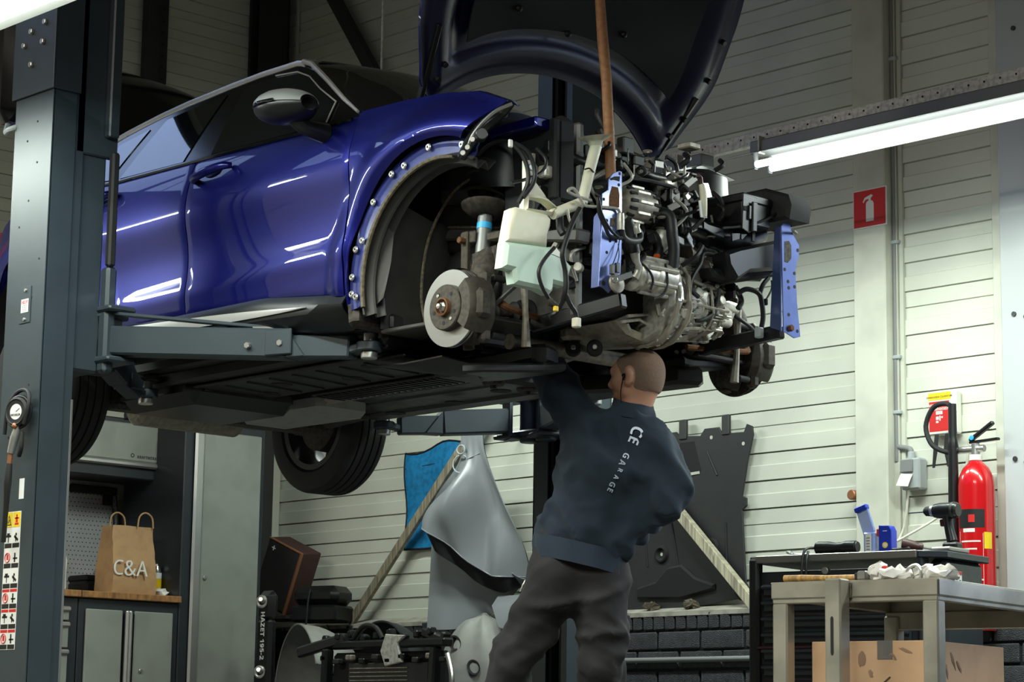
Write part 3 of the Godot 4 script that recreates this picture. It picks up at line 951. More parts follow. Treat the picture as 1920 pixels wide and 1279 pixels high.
	part("coil_spring", MB.new().tube(sp, 0.0075, 8), "matte_black", st)
	part("dust_boot", MB.new().lathe([Vector2(0.024, 0.26), Vector2(0.034, 0.28), Vector2(0.028, 0.31), Vector2(0.036, 0.35), Vector2(0.03, 0.39), Vector2(0.038, 0.44), Vector2(0.04, 0.60)], 18, sx), "rubber", st)
	# drive shaft, track rod, lower arm
	var ds := part("drive_shaft", MB.new().lathe([Vector2(0, 0), Vector2(0.042, 0.0), Vector2(0.05, 0.05), Vector2(0.032, 0.085), Vector2(0.04, 0.095), Vector2(0.03, 0.105), Vector2(0.036, 0.115), Vector2(0.02, 0.135), Vector2(0.014, 0.15), Vector2(0.014, 0.3), Vector2(0, 0.3)], 20, MB.along(Vector3(0.0, y - 0.0, 0.70 * s), Vector3(0.06, y + 0.03, 0.3 * s))), "old_iron", car)
	part("joint_boot", MB.new().lathe([Vector2(0.02, 0.19), Vector2(0.045, 0.20), Vector2(0.036, 0.215), Vector2(0.052, 0.23), Vector2(0.042, 0.245), Vector2(0.056, 0.262), Vector2(0.056, 0.33)], 20, MB.along(Vector3(0.0, y, 0.70 * s), Vector3(0.06, y + 0.03, 0.3 * s))), "rubber", ds)
	part("track_rod", MB.new().hose([Vector3(0.13, y + 0.02, 0.66 * s), Vector3(0.15, y + 0.0, 0.62 * s), Vector3(0.10, y - 0.01, 0.35 * s)], [0.016, 0.012, 0.012], 8), "rust", k)
	part("stabiliser_link", MB.new().hose([Vector3(0.16, y + 0.16, 0.58 * s), Vector3(0.165, y + 0.0, 0.57 * s), Vector3(0.16, y - 0.13, 0.56 * s)], [0.018, 0.011, 0.018], 8), "alloy_dark", k)
	var arm := MB.new()
	arm.prism([Vector2(0.0, -0.72), Vector2(0.05, -0.66), Vector2(0.075, -0.42), Vector2(0.12, -0.32), Vector2(0.02, -0.30), Vector2(-0.22, -0.33), Vector2(-0.26, -0.40), Vector2(-0.13, -0.50), Vector2(-0.04, -0.66)], 0.035, Transform3D(Basis(Vector3(1, 0, 0), Vector3(0, 0.10 * s, -s), Vector3(0, 1, 0)), Vector3(0.0, 1.565 if s > 0 else 1.60, 0)), 0.008)
	var la := part("lower_arm", arm, "underbody", car)
	part("ball_joint", MB.new().cyl(Vector3(0.0, 1.58, 0.69 * s), Vector3(0.0, 1.65, 0.70 * s), 0.022, 12, 0.004), "old_iron", la)

func build_car() -> void:
	var car := thing("car", "blue hatchback with silver roof edge, raised on the lift with its nose stripped", "car")
	for s: float in [1.0, -1.0]:
		# front wing
		var inner := []
		var outer := [Vector2(0.33, 2.415), Vector2(0.19, 2.475), Vector2(-0.02, 2.508), Vector2(-0.25, 2.525), Vector2(-0.49, 2.53), Vector2(-0.481, 2.46), Vector2(-0.48, 2.37), Vector2(-0.478, 2.21), Vector2(-0.47, 2.12), Vector2(-0.483, 1.97), Vector2(-0.487, 1.83), Vector2(-0.485, 1.775)]
		var rows := []
		var a0 := deg_to_rad(70.0)
		var a1 := deg_to_rad(189.0)
		for i in 17:
			var l := []
			for j in 65:
				var a := lerpf(a0, a1, j / 64.0)
				var pin := Vector2(0.478 * cos(a), 1.85 + 0.478 * sin(a))
				if j == 0: pin = Vector2(0.15, 2.30)
				var po := poly_at(outer, j / 64.0)
				var p := pin.lerp(po, i / 16.0)
				l.append(side_point(p.x, p.y, s, -0.004 if i == 0 else 0.0))
			if s > 0: l.reverse()
			rows.append(l)
		if s < 0: rows = rows.map(func(l): return l.slice(24))
		var wing := part("front_wing", MB.new().sheet(rows, 0.010), "blue_paint", car, 30.0)
		# turned-in top edge towards the hood gap
		var tr := []
		for i in 4:
			var l := []
			for j in 21:
				var p := poly_at([Vector2(0.33, 2.415), Vector2(0.19, 2.475), Vector2(-0.02, 2.508), Vector2(-0.25, 2.525), Vector2(-0.49, 2.53)], j / 20.0)
				var z := body_w(p.x, p.y) - 0.03 * i
				if s < 0 and j < 12: continue
				l.append(Vector3(p.x - 0.01 * i, p.y + [0.0, 0.010, 0.012, 0.008][i], s * z))
			if s > 0: l.reverse()
			tr.append(l)
		part("wing_top", MB.new().sheet(tr, 0.006), "blue_paint", wing, 60.0)
		# flange round the arch, bare without its cladding
		var fl := []
		for i in 7:
			var l := []
			for j in 49:
				var a := lerpf(deg_to_rad(66.0), deg_to_rad(191.0), j / 48.0)
				var rr := lerpf(0.412, 0.482, i / 6.0)
				var st := 0.0 if i > 3 else 0.006
				l.append(Vector3(rr * cos(a), 1.85 + rr * sin(a), s * (0.868 - 0.006 * i * 0.3 - st - 0.05 * maxf(0.0, cos(a)) )))
			if s > 0: l.reverse()
			fl.append(l)
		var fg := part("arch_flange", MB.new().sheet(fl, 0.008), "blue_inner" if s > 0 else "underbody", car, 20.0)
		var lip := []
		for j in 41:
			var a := lerpf(deg_to_rad(80.0), deg_to_rad(192.0), j / 40.0)
			lip.append(Vector3(0.412 * cos(a), 1.85 + 0.412 * sin(a), s * (0.855 - 0.05 * maxf(0.0, cos(a)))))
		part("dirty_lip", MB.new().tube(lip, 0.009, 8), "dirt_edge", fg)
		if s > 0:
			for q in [[74, 0.455], [95, 0.456], [113, 0.444], [122, 0.458], [139, 0.456], [158, 0.435], [163, 0.46], [176, 0.458], [184, 0.458], [186, 0.435]]:
				var a := deg_to_rad(q[0])
				var p := Vector3(q[1] * cos(a), 1.85 + q[1] * sin(a), 0.866 - 0.05 * maxf(0.0, cos(a)))
				part("fastener", MB.new().cyl(p, p + Vector3(0, 0, 0.006), 0.0135, 14, 0.002).torus(p + Vector3(0, 0, 0.006), Vector3(0, 0, 1), 0.008, 0.003, 14, 6), "zinc", fg)
				part("fastener_hole", MB.new().cyl(p + Vector3(0, 0, 0.005), p + Vector3(0, 0, 0.0075), 0.0035, 10), "matte_black", fg)
		# doors and quarter
		var f_lo := [Vector2(-1.525, 1.872), Vector2(-1.3, 1.868), Vector2(-0.82, 1.85), Vector2(-0.53, 1.825), Vector2(-0.495, 1.86), Vector2(-0.492, 1.97)]
		var d1 := side_panel([Vector2(-1.527, 1.872), Vector2(-1.3, 1.868), Vector2(-0.82, 1.850), Vector2(-0.494, 1.815)], [Vector2(-1.535, belt_y(-1.53)), Vector2(-1.2, belt_y(-1.2)), Vector2(-0.8, belt_y(-0.8)), Vector2(-0.488, 2.512)], s, 48, 44)
		var fd := part("front_door", d1, "blue_paint", car, 30.0)
		var d2 := side_panel([Vector2(-2.18, 1.90), Vector2(-2.0, 1.878), Vector2(-1.533, 1.873)], [Vector2(-2.42, belt_y(-2.42) - 0.01), Vector2(-2.0, belt_y(-2.0)), Vector2(-1.541, belt_y(-1.54))], s, 40, 44)
		var rd := part("rear_door", d2, "blue_paint", car, 30.0)
		var qi := []
		for i in 21:
			var l := []
			for j in 33:
				var a := lerpf(deg_to_rad(8.0), deg_to_rad(165.0), j / 32.0)
				var pin := Vector2(-2.64 + 0.478 * cos(a), 1.85 + 0.478 * sin(a))
				var po := poly_at([Vector2(-2.135, 1.92), Vector2(-2.19, 1.95), Vector2(-2.30, 2.2), Vector2(-2.425, 2.53), Vector2(-2.75, 2.56), Vector2(-3.08, 2.5), Vector2(-3.2, 2.3), Vector2(-3.22, 1.98)], j / 32.0)
				var p := pin.lerp(po, i / 20.0)
				l.append(side_point(p.x, p.y, s))
			if s > 0: l.reverse()
			qi.append(l)
		part("rear_quarter", MB.new().sheet(qi, 0.010), "blue_paint", car, 30.0)
		# door handles
		for q in [[-1.36, 2.425, fd], [-2.18, 2.44, rd]]:
			var hx: float = q[0]
			var hy: float = q[1]
			var hb := MB.new()
			hb.hose([Vector3(hx - 0.115, hy - 0.012, s * (body_w(hx, hy) + 0.002)), Vector3(hx - 0.10, hy - 0.006, s * (body_w(hx, hy) + 0.034)), Vector3(hx, hy + 0.006, s * (body_w(hx, hy) + 0.045)), Vector3(hx + 0.09, hy + 0.016, s * (body_w(hx, hy) + 0.034)), Vector3(hx + 0.115, hy + 0.02, s * (body_w(hx, hy) + 0.002))], [0.012, 0.017, 0.019, 0.017, 0.012], 12)
			part("door_handle", hb, "blue_paint", q[2], 60.0)
			part("handle_recess", MB.new().ell(Vector3(hx - 0.01, hy, s * (body_w(hx, hy) - 0.012)), Vector3(0.075, 0.036, 0.016), Basis.IDENTITY, 20, 8), "blue_paint", q[2], 60.0)
		# sill cladding with the bright insert
		var sr := []
		for q in [[1.872, 0.868], [1.835, 0.892], [1.78, 0.888], [1.735, 0.84], [1.72, 0.80]]:
			var l := []
			for j in 25:
				var x := lerpf(-2.16, -0.485, j / 24.0)
				var lift := 0.0 - 0.05 * clampf((x + 1.0) / 0.5, 0.0, 1.0)
				l.append(Vector3(x, q[0] + lift * (1.0 if q[0] > 1.8 else 0.35), s * q[1]))
			if s < 0: l.reverse()
			sr.append(l)
		sr.reverse()
		var sill := part("sill_cladding", MB.new().sheet(sr, 0.006), "black_plastic", car, 40.0)
		var ins := []
		for i in 3:
			var l := []
			for j in 17:
				var t := j / 16.0
				var x := lerpf(-1.95, -0.70, t)
				var yc := lerpf(1.842, 1.795, t)
				var hw := 0.020 * (1.0 - pow(t, 3.0)) + 0.002
				l.append(Vector3(x, yc + (i - 1) * hw, s * (0.899 - 0.003 * absf(i - 1))))
			if s < 0: l.reverse()
			ins.append(l)
		part("sill_insert", MB.new().sheet(ins, 0.006), "silver_paint", sill, 60.0)
		part("sill_end", MB.new().bx(Vector3(-0.50, 1.70, 0.70 * s), Vector3(-0.44, 1.80, 0.86 * s), 0.015).wobble(0.012, 12.0, 8), "old_iron", sill)
		# greenhouse: black frame, panes, silver roof edge
		var fr := []
		for i in 9:
			var l := []
			for j in 61:
				var x := lerpf(-2.86, -0.50, j / 60.0)
				l.append(glass_point(x, lerpf(belt_y(x) - 0.01, maxf(roof_y(x), belt_y(x)), i / 8.0), s))
			if s < 0: l.reverse()
			fr.append(l)
		var gh := part("window_frame", MB.new().sheet(fr, 0.02), "black_gloss", car, 50.0)
		var top := func(a: float, b: float, gap: float) -> Array:
			var o := []
			for j in 15:
				var x := lerpf(a, b, j / 14.0)
				o.append(Vector2(x, roof_y(x) - gap))
			return o
		var p1 := part("front_window", glass_pane([[Vector2(-1.46, belt_y(-1.46) + 0.012), Vector2(-0.70, 2.523)], top.call(-1.50, -1.13, 0.05) + [Vector2(-1.02, 2.80), Vector2(-0.88, 2.71), Vector2(-0.715, 2.618)]], s, 0.004), "car_glass", gh, 60.0)
		part("rear_window", glass_pane([[Vector2(-2.13, belt_y(-2.13) + 0.014), Vector2(-1.66, belt_y(-1.66) + 0.012)], top.call(-2.02, -1.62, 0.055)], s, 0.004), "car_glass", gh, 60.0)
		part("quarter_window", glass_pane([[Vector2(-2.42, belt_y(-2.42) + 0.02), Vector2(-2.22, belt_y(-2.22) + 0.016)], top.call(-2.31, -2.12, 0.065)], s, 0.004), "car_glass", gh, 60.0)
		# painted reflection along the window seal as a silver line, then belt strip
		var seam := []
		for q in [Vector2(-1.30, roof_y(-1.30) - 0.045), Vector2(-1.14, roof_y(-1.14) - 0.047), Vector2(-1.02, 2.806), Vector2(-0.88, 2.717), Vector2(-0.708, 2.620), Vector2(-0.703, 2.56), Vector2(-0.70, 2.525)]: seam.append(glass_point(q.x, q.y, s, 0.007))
		part("seal_glint", MB.new().tube(seam, 0.0035, 6), "silver_paint", gh)
		var bs := []
		for j in 21:
			var x := lerpf(-2.5, -0.52, j / 20.0)
			bs.append(side_point(x, belt_y(x) - 0.004, s, 0.002))
		part("belt_strip", MB.new().tube(bs, 0.008, 6), "black_gloss", gh)
		var rl := []
		for i in 5:
			var l := []
			for j in 49:
				var x := lerpf(-2.84, -1.12, j / 48.0)
				var y := roof_y(x)
				var g := glass_point(x, y, s)
				var q: Array = [[-0.030, 0.004], [-0.012, 0.014], [0.006, 0.010], [0.018, -0.02], [0.026, -0.07]][i]
				l.append(Vector3(g.x, g.y + q[0], g.z + s * q[1]))
			if s < 0: l.reverse()
			rl.append(l)
		part("roof_edge", MB.new().sheet(rl, 0.012), "silver_paint", car, 50.0)
		var ap := []
		for q in [[-1.13, 0.012], [-1.05, 0.012], [-0.86, 0.010], [-0.66, 0.008], [-0.52, 0.004]]:
			var g := glass_point(q[0], roof_y(q[0]), s, q[1])
			ap.append(g)
		part("pillar_moulding", MB.new().tube(ap, [0.012, 0.012, 0.011, 0.009, 0.006], 8), "silver_paint", car)
		# mirror
		var mz := 0.99 * s
		var mr := MB.new()
		var mp := []
		for i in 13:
			var t := i / 12.0
			var sc := sin(PI * clampf(0.06 + 0.9 * t, 0.0, 1.0))
			mp.append([lerpf(-0.845, -0.565, t), 0.062 * pow(sc, 0.45), 0.105 * pow(sc, 0.5), 2.555 - 0.015 * t])
		var ring_rows := []
		for q in mp:
			var l := []
			for j in 21:
				var a := TAU * j / 20.0
				l.append(Vector3(q[0], q[3] + q[1] * sin(a), mz + s * 0.02 + q[2] * cos(a)))
			ring_rows.append(l)
		mr.surf(ring_rows, true)
		var mi := part("door_mirror", mr, "black_plastic", car, 60.0)
		var cap_rows := []
		for q in mp:
			var l := []
			for j in 11:
				var a := lerpf(-0.02, PI + 0.02, j / 10.0)
				l.append(Vector3(q[0], q[3] + 0.006 + (q[1] + 0.004) * sin(a), mz + s * 0.02 + (q[2] + 0.005) * cos(a)))
			cap_rows.append(l)
		part("mirror_cap", MB.new().surf(cap_rows, true), "silver_paint", mi, 60.0)
		part("mirror_lamp", MB.new().hose([Vector3(-0.83, 2.558, mz + s * 0.085), Vector3(-0.74, 2.553, mz + s * 0.128), Vector3(-0.65, 2.552, mz + s * 0.126)], [0.004, 0.008, 0.005], 8), "car_glass", mi)
		part("mirror_foot", MB.new().hose([Vector3(-0.68, 2.51, mz - s * 0.0), Vector3(-0.67, 2.48, mz - s * 0.05), Vector3(-0.66, 2.47, mz - s * 0.14)], [0.03, 0.032, 0.04], 10), "black_plastic", mi)
		part("mirror_sail", MB.new().prism([Vector2(-0.70, 2.515), Vector2(-0.505, 2.515), Vector2(-0.66, 2.61), Vector2(-0.70, 2.618)], 0.012, Transform3D(Basis(Vector3(1, 0, 0), Vector3(0, 0.9, -0.44 * s), Vector3(0, 0.44, 0.9 * s)), Vector3(0, 0.27, s * 1.894 - s * 0.003)), 0.002), "black_plastic", car)
	# roof, windscreen, cowl, tail
	var rr := []
	for i in 25:
		var l := []
		var x := lerpf(-2.86, -1.10, i / 24.0)
		for j in 21:
			var t := -1.0 + 2.0 * j / 20.0
			var g := glass_point(x, roof_y(x), 1.0)
			l.append(Vector3(x - 0.03 * (1 - t * t), g.y + 0.02 + 0.05 * (1.0 - t * t), t * (g.z - 0.06)))
		rr.append(l)
	part("roof", MB.new().sheet(rr, 0.02), "black_gloss", car, 60.0)
	var ws := []
	for i in 13:
		var l := []
		var f := i / 12.0
		for j in 25:
			var t := -1.0 + 2.0 * j / 24.0
			var x := lerpf(-1.12, -0.50, f)
			var g := glass_point(x, roof_y(x), 1.0)
			l.append(Vector3(x + (0.06 + 0.14 * f) * (1.0 - t * t), g.y + 0.045 * (1.0 - t * t) + 0.004, t * (g.z - 0.012)))
		ws.append(l)
	part("windscreen", MB.new().sheet(ws, 0.006), "car_glass", car, 60.0)
	part("cowl", MB.new().bx(Vector3(-0.52, 2.40, -0.70), Vector3(-0.30, 2.50, 0.70), 0.02).bx(Vector3(-0.34, 2.36, -0.68), Vector3(-0.12, 2.44, 0.66), 0.01), "black_plastic", car)
	part("bulkhead", MB.new().bx(Vector3(-0.52, 1.66, -0.74), Vector3(-0.46, 2.42, 0.70), 0.02), "underbody", car)
	part("cabin", MB.new().bx(Vector3(-2.9, 1.80, -0.74), Vector3(-0.55, 2.50, 0.74), 0.05), "matte_black", car)
	part("rear_panel", MB.new().bx(Vector3(-3.28, 1.85, -0.74), Vector3(-3.16, 2.35, 0.74), 0.05), "blue_paint", car)
	part("rear_bumper", MB.new().bx(Vector3(-3.34, 1.75, -0.80), Vector3(-3.14, 2.06, 0.80), 0.07), "black_plastic", car)
	for s: float in [-1.0, 1.0]:
		part("tail_lamp", MB.new().bx(Vector3(-3.26, 2.33, 0.56 * s), Vector3(-3.06, 2.47, 0.79 * s), 0.03), "tail_red", car)
	# raised tailgate
	var tg := []
	var tgi := []
	for i in 17:
		var l := []
		var li := []
		var f := i / 16.0
		for j in 25:
			var t := -1.0 + 2.0 * j / 24.0
			var wz := lerpf(0.58, 0.66, sin(f * PI * 0.6)) * (1.0 - 0.12 * pow(f, 6.0))
			var c := Vector3(-2.74 - 0.84 * f, 2.89 + 0.62 * f + 0.10 * sin(f * PI), 0)
			var dn := 0.09 * pow(absf(t), 3.0)
			l.append(c + Vector3(-0.02, -dn, t * wz))
			li.append(c + Vector3(0.01, -dn - 0.03 - 0.03 * smoothstep(0.08, 0.2, minf(minf(f, 1 - f), (1 - absf(t)) * 0.6)), t * wz * 0.985))
		tg.append(l)
		tgi.append(li)
	var tail := part("tailgate", MB.new().sheet(tg, 0.01), "black_gloss", car, 60.0)
	part("tailgate_trim", MB.new().surf(tgi), "black_plastic", tail, 60.0)
	part("grab_recess", MB.new().bx(Vector3(-3.30, 3.24, -0.1), Vector3(-3.20, 3.28, 0.3), 0.015), "matte_black", tail)
	part("parcel_flap", MB.new().prism([Vector2(-3.30, 2.70), Vector2(-2.80, 2.70), Vector2(-2.78, 2.85), Vector2(-2.92, 3.02), Vector2(-3.2, 3.02)], 0.03, Transform3D(Basis.IDENTITY, Vector3(0, 0, 0.42)), 0.01), "matte_black", tail)
	for s: float in [-1.0, 1.0]:
		part("gas_strut", MB.new().cyl(Vector3(-2.78, 2.66, 0.64 * s), Vector3(-3.08, 3.06, 0.60 * s), 0.011, 10), "black_plastic", tail)
	build_hood(car)
	build_underbody(car)
	for s: float in [1.0, -1.0]: front_corner(car, s)
	wheel(car, Vector3(-2.64, 1.685, 0.78), 1.0)
	wheel(car, Vector3(-2.64, 1.685, -0.78), -1.0)
	build_wheelhouse(car)
	build_engine(car)

func build_wheelhouse(car: Node3D) -> void:
	for s: float in [1.0, -1.0]:
		# rear wall of the wheel house sweeping inboard from the flange
		var rows := []
		for i in 15:
			var l := []
			var f := i / 14.0
			for j in 33:
				var a := lerpf(deg_to_rad(64.0 if s > 0 else 100.0), deg_to_rad(196.0), j / 32.0)
				var rr := 0.412 - 0.012 * sin(f * PI) + 0.015 * sin(f * 14.0)
				l.append(Vector3(rr * cos(a), 1.85 + rr * sin(a), s * lerpf(0.853, 0.745, f)))
			if s < 0: l.reverse()
			rows.append(l)
		var wh := part("wheel_house", MB.new().sheet(rows, 0.006), "liner", car, 30.0)
		# inner wall with the frame rail, strut tower
		part("inner_wall", MB.new().bx(Vector3(-0.50, 1.70, 0.41 * s), Vector3(0.30 if s > 0 else -0.05, 2.42, 0.445 * s), 0.01), "wheel_inner", wh)
		part("bulged_panel", MB.new().ell(Vector3(-0.26, 1.88, 0.455 * s), Vector3(0.17, 0.16, 0.05), Basis.IDENTITY, 24, 12).ell(Vector3(-0.30, 2.06, 0.46 * s), Vector3(0.1, 0.05, 0.03), Basis.IDENTITY, 20, 10), "underbody", wh, 60.0)
		part("frame_rail", MB.new().bar(Vector3(-0.42, 2.10, 0.47 * s), Vector3(0.36, 1.98, 0.47 * s), 0.07, 0.05, 0.008).bar(Vector3(-0.40, 2.24, 0.47 * s), Vector3(0.1, 2.20, 0.47 * s), 0.05, 0.06, 0.01), "wheel_inner", wh)
		part("rail_edge", MB.new().bar(Vector3(-0.42, 2.125, 0.505 * s), Vector3(0.2, 2.03, 0.505 * s), 0.012, 0.010, 0.002), "dirt_edge", wh)
		part("splash_flap", MB.new().sheet([[Vector3(-0.39, 1.78, 0.80 * s), Vector3(-0.405, 1.95, 0.81 * s), Vector3(-0.36, 2.1, 0.80 * s)], [Vector3(-0.35, 1.80, 0.80 * s), Vector3(-0.35, 1.94, 0.77 * s), Vector3(-0.335, 2.08, 0.77 * s)]], 0.004), "liner", wh, 60.0)
		part("seam_strip", MB.new().hose([Vector3(-0.34, 1.71, 0.60 * s), Vector3(-0.375, 1.85, 0.60 * s), Vector3(-0.34, 2.05, 0.60 * s), Vector3(-0.22, 2.2, 0.60 * s), Vector3(-0.1, 2.25, 0.60 * s)], 0.006, 6), "dirt_edge", wh)
		part("house_floor", MB.new().bx(Vector3(-0.44, 1.685, 0.42 * s), Vector3(0.1, 1.70, 0.74 * s), 0.004), "wheel_inner", wh)
		part("rear_gusset", MB.new().sheet([[Vector3(-0.43, 1.70, 0.75 * s), Vector3(-0.43, 2.0, 0.75 * s), Vector3(-0.36, 2.18, 0.75 * s)], [Vector3(-0.385, 1.70, 0.60 * s), Vector3(-0.385, 1.98, 0.60 * s), Vector3(-0.33, 2.12, 0.60 * s)], [Vector3(-0.40, 1.70, 0.45 * s), Vector3(-0.40, 1.98, 0.45 * s), Vector3(-0.34, 2.12, 0.45 * s)]], 0.004), "liner", wh, 60.0)
		part("tower", MB.new().lathe([Vector2(0.14, 0.0), Vector2(0.13, 0.1), Vector2(0.12, 0.24), Vector2(0.07, 0.27), Vector2(0, 0.27)], 28, Transform3D(Basis.IDENTITY, Vector3(0.0, 2.18, 0.52 * s))), "underbody", wh, 30.0)
		var ring := []
		for j in 21:
			var a := lerpf(-0.4, PI * 0.75, j / 20.0)
			ring.append(Vector3(0.10 + 0.20 * cos(a), 2.10 + 0.24 * sin(a), 0.66 * s))
		if s > 0: part("front_lip", MB.new().tube(ring, 0.008, 6), "liner", wh)
		if s > 0: part("apron", MB.new().bx(Vector3(0.06, 2.05, 0.56 * s), Vector3(0.34, 2.40, 0.59 * s), 0.01).bx(Vector3(0.30, 2.10, 0.50 * s), Vector3(0.34, 2.40, 0.60 * s), 0.008), "matte_black" if s > 0 else "underbody", wh)
		if s > 0: part("apron_bracket", MB.new().bx(Vector3(0.05, 2.36, 0.58 * s), Vector3(0.30, 2.40, 0.66 * s), 0.006), "blue_paint", wh)

func build_underbody(car: Node3D) -> void:
	var u := part("floor_pan", MB.new().bx(Vector3(-2.5, 1.70, -0.72), Vector3(-0.40, 1.76, 0.72), 0.01), "floorpan", car)
	for q in [[-2.1, -0.5, 0.60, 0.12, 0.05], [-2.1, -0.5, -0.60, 0.12, 0.05], [-2.3, -0.35, 0.34, 0.09, 0.045], [-2.3, -0.35, -0.34, 0.09, 0.045]]:
		part("floor_rail", MB.new().bx(Vector3(q[0], 1.70 - q[4], q[2] - q[3] / 2), Vector3(q[1], 1.71, q[2] + q[3] / 2), 0.012), "underbody", u)
	part("tunnel", MB.new().bx(Vector3(-2.3, 1.71, -0.16), Vector3(-0.45, 1.80, 0.16), 0.01), "matte_black", u)
	part("under_tray", MB.new().bx(Vector3(-1.95, 1.632, 0.20), Vector3(-0.55, 1.648, 0.60), 0.006).bx(Vector3(-1.95, 1.662, -0.62), Vector3(-0.55, 1.678, -0.20), 0.006), "underbody", u)
	for k in 9:
		part("tray_rib", MB.new().bar(Vector3(-1.85 + 0.15 * k, 1.630, 0.24), Vector3(-1.80 + 0.15 * k, 1.630, 0.56), 0.012, 0.010, 0.002), "underbody", u)
	for q in [[-1.7, 0.3], [-1.45, 0.42], [-1.1, 0.33], [-0.8, 0.48], [-1.3, -0.4], [-0.9, -0.3], [-1.75, -0.45], [-0.62, 0.35]]:
		part("drain_hole", MB.new().cyl(Vector3(q[0], 1.6335, q[1]), Vector3(q[0], 1.629, q[1]), 0.045, 18), "matte_black", u)
	part("ribbed_plate", MB.new().bx(Vector3(-1.55, 1.618, 0.02), Vector3(-0.55, 1.63, 0.19), 0.004), "black_plastic", u)
	for k in 24:
		part("plate_rib", MB.new().bx(Vector3(-1.53 + 0.04 * k, 1.612, 0.03), Vector3(-1.515 + 0.04 * k, 1.62, 0.18)), "black_plastic", u)
	part("exhaust", MB.new().hose([Vector3(0.0, 1.70, 0.02), Vector3(-0.4, 1.66, -0.02), Vector3(-1.2, 1.665, -0.06), Vector3(-1.9, 1.66, -0.08), Vector3(-2.4, 1.66, -0.2)], 0.032, 12), "alloy_dark", u)
	part("heat_shield", MB.new().bx(Vector3(-2.35, 1.59, -0.30), Vector3(-1.75, 1.69, -0.02), 0.03), "heat_shield", u)
	part("fuel_tank", MB.new().bx(Vector3(-2.35, 1.57, 0.05), Vector3(-1.80, 1.70, 0.62), 0.05), "black_plastic", u)
	part("far_tray", MB.new().bx(Vector3(-2.2, 1.665, -0.72), Vector3(-0.5, 1.70, -0.50), 0.015), "underbody", u)
	part("rear_floor", MB.new().bx(Vector3(-3.2, 1.78, -0.70), Vector3(-2.35, 1.84, 0.70), 0.02), "underbody", u)
	var ax := part("rear_axle", MB.new().bx(Vector3(-2.50, 1.60, -0.62), Vector3(-2.38, 1.70, 0.62), 0.02), "old_iron", car)
	for s: float in [-1.0, 1.0]:
		part("trailing_arm", MB.new().bar(Vector3(-2.05, 1.68, 0.52 * s), Vector3(-2.66, 1.66, 0.60 * s), 0.07, 0.08, 0.015).cyl(Vector3(-2.66, 1.685, 0.55 * s), Vector3(-2.66, 1.685, 0.72 * s), 0.05, 16), "old_iron", ax)
		part("rear_spring", MB.new().cyl(Vector3(-2.50, 1.66, 0.44 * s), Vector3(-2.50, 1.80, 0.44 * s), 0.055, 16), "matte_black", ax)
		part("rear_arch_liner", MB.new().lathe([Vector2(0.47, -0.12), Vector2(0.48, 0.0), Vector2(0.47, 0.12)], 24, Transform3D(Basis(Vector3(1, 0, 0), Vector3(0, 0, 1), Vector3(0, -1, 0)), Vector3(-2.64, 1.85, 0.72 * s)), PI), "matte_black", ax)
	part("muffler", MB.new().cyl(Vector3(-3.0, 1.72, -0.5), Vector3(-3.0, 1.72, 0.1), 0.09, 20, 0.02), "alloy_dark", u)
	# front subframe
	var sf := part("subframe", MB.new().prism([Vector2(-0.50, -0.42), Vector2(-0.18, -0.40), Vector2(0.06, -0.44), Vector2(0.10, -0.40), Vector2(0.06, -0.30), Vector2(-0.20, -0.28), Vector2(-0.36, -0.22), Vector2(-0.36, 0.22), Vector2(-0.2, 0.28), Vector2(0.10, 0.30), Vector2(0.16, 0.38), Vector2(0.10, 0.44), Vector2(-0.18, 0.40), Vector2(-0.50, 0.42)], 0.07, Transform3D(Basis(Vector3(1, 0, 0), Vector3(0, 0, -1), Vector3(0, 1, 0)), Vector3(0, 1.56, 0)), 0.015).wobble(0.008, 7.0, 4), "underbody", car)
	for q in [[-0.40, 0.20], [-0.40, -0.2], [-0.05, 0.35], [-0.28, 0.33], [-0.42, 0.0]]:
		part("subframe_bush", MB.new().cyl(Vector3(q[0], 1.548, q[1]), Vector3(q[0], 1.57, q[1]), 0.045, 20, 0.006).cyl(Vector3(q[0], 1.535, q[1]), Vector3(q[0], 1.55, q[1]), 0.014, 6), "old_iron", sf)
	part("skid_plate", MB.new().sheet([[Vector3(-0.60, 1.60, 0.62), Vector3(-0.42, 1.585, 0.64), Vector3(-0.25, 1.60, 0.60)], [Vector3(-0.60, 1.60, 0.50), Vector3(-0.42, 1.57, 0.50), Vector3(-0.22, 1.585, 0.48)], [Vector3(-0.58, 1.60, 0.38), Vector3(-0.40, 1.565, 0.36), Vector3(-0.2, 1.575, 0.34)]], 0.006), "floorpan", sf)
	part("steering_rack", MB.new().cyl(Vector3(-0.10, 1.66, -0.40), Vector3(-0.10, 1.66, 0.40), 0.03, 14), "alloy_dark", sf)
	part("front_tray", MB.new().bx(Vector3(-0.62, 1.612, -0.62), Vector3(-0.44, 1.63, 0.62), 0.006), "underbody", sf)

# short forms for the engine bay: flat lists of coordinates
func plate(called: String, c: Array, x: float, t: float, bev: float, m: String, parent: Node) -> MeshInstance3D:
	var p := PackedVector2Array()
	for i in range(0, c.size(), 2): p.push_back(Vector2(c[i], c[i + 1]))
	return part(called, MB.new().prism(p, t, Transform3D(Basis(Vector3(0, 0, -1), Vector3(0, 1, 0), Vector3(1, 0, 0)), Vector3(x, 0, 0)), bev), m, parent)
func points(c: Array) -> Array:
	var p := []
	for i in range(0, c.size(), 3): p.append(Vector3(c[i], c[i + 1], c[i + 2]))
	return p
func pipe(called: String, c: Array, r, n: int, m: String, parent: Node) -> MeshInstance3D:
	return part(called, MB.new().hose(points(c), r, n), m, parent)
func block(called: String, c: Array, bev: float, m: String, parent: Node) -> MeshInstance3D:
	var p := points(c)
	return part(called, MB.new().bx(p[0], p[1], bev), m, parent)
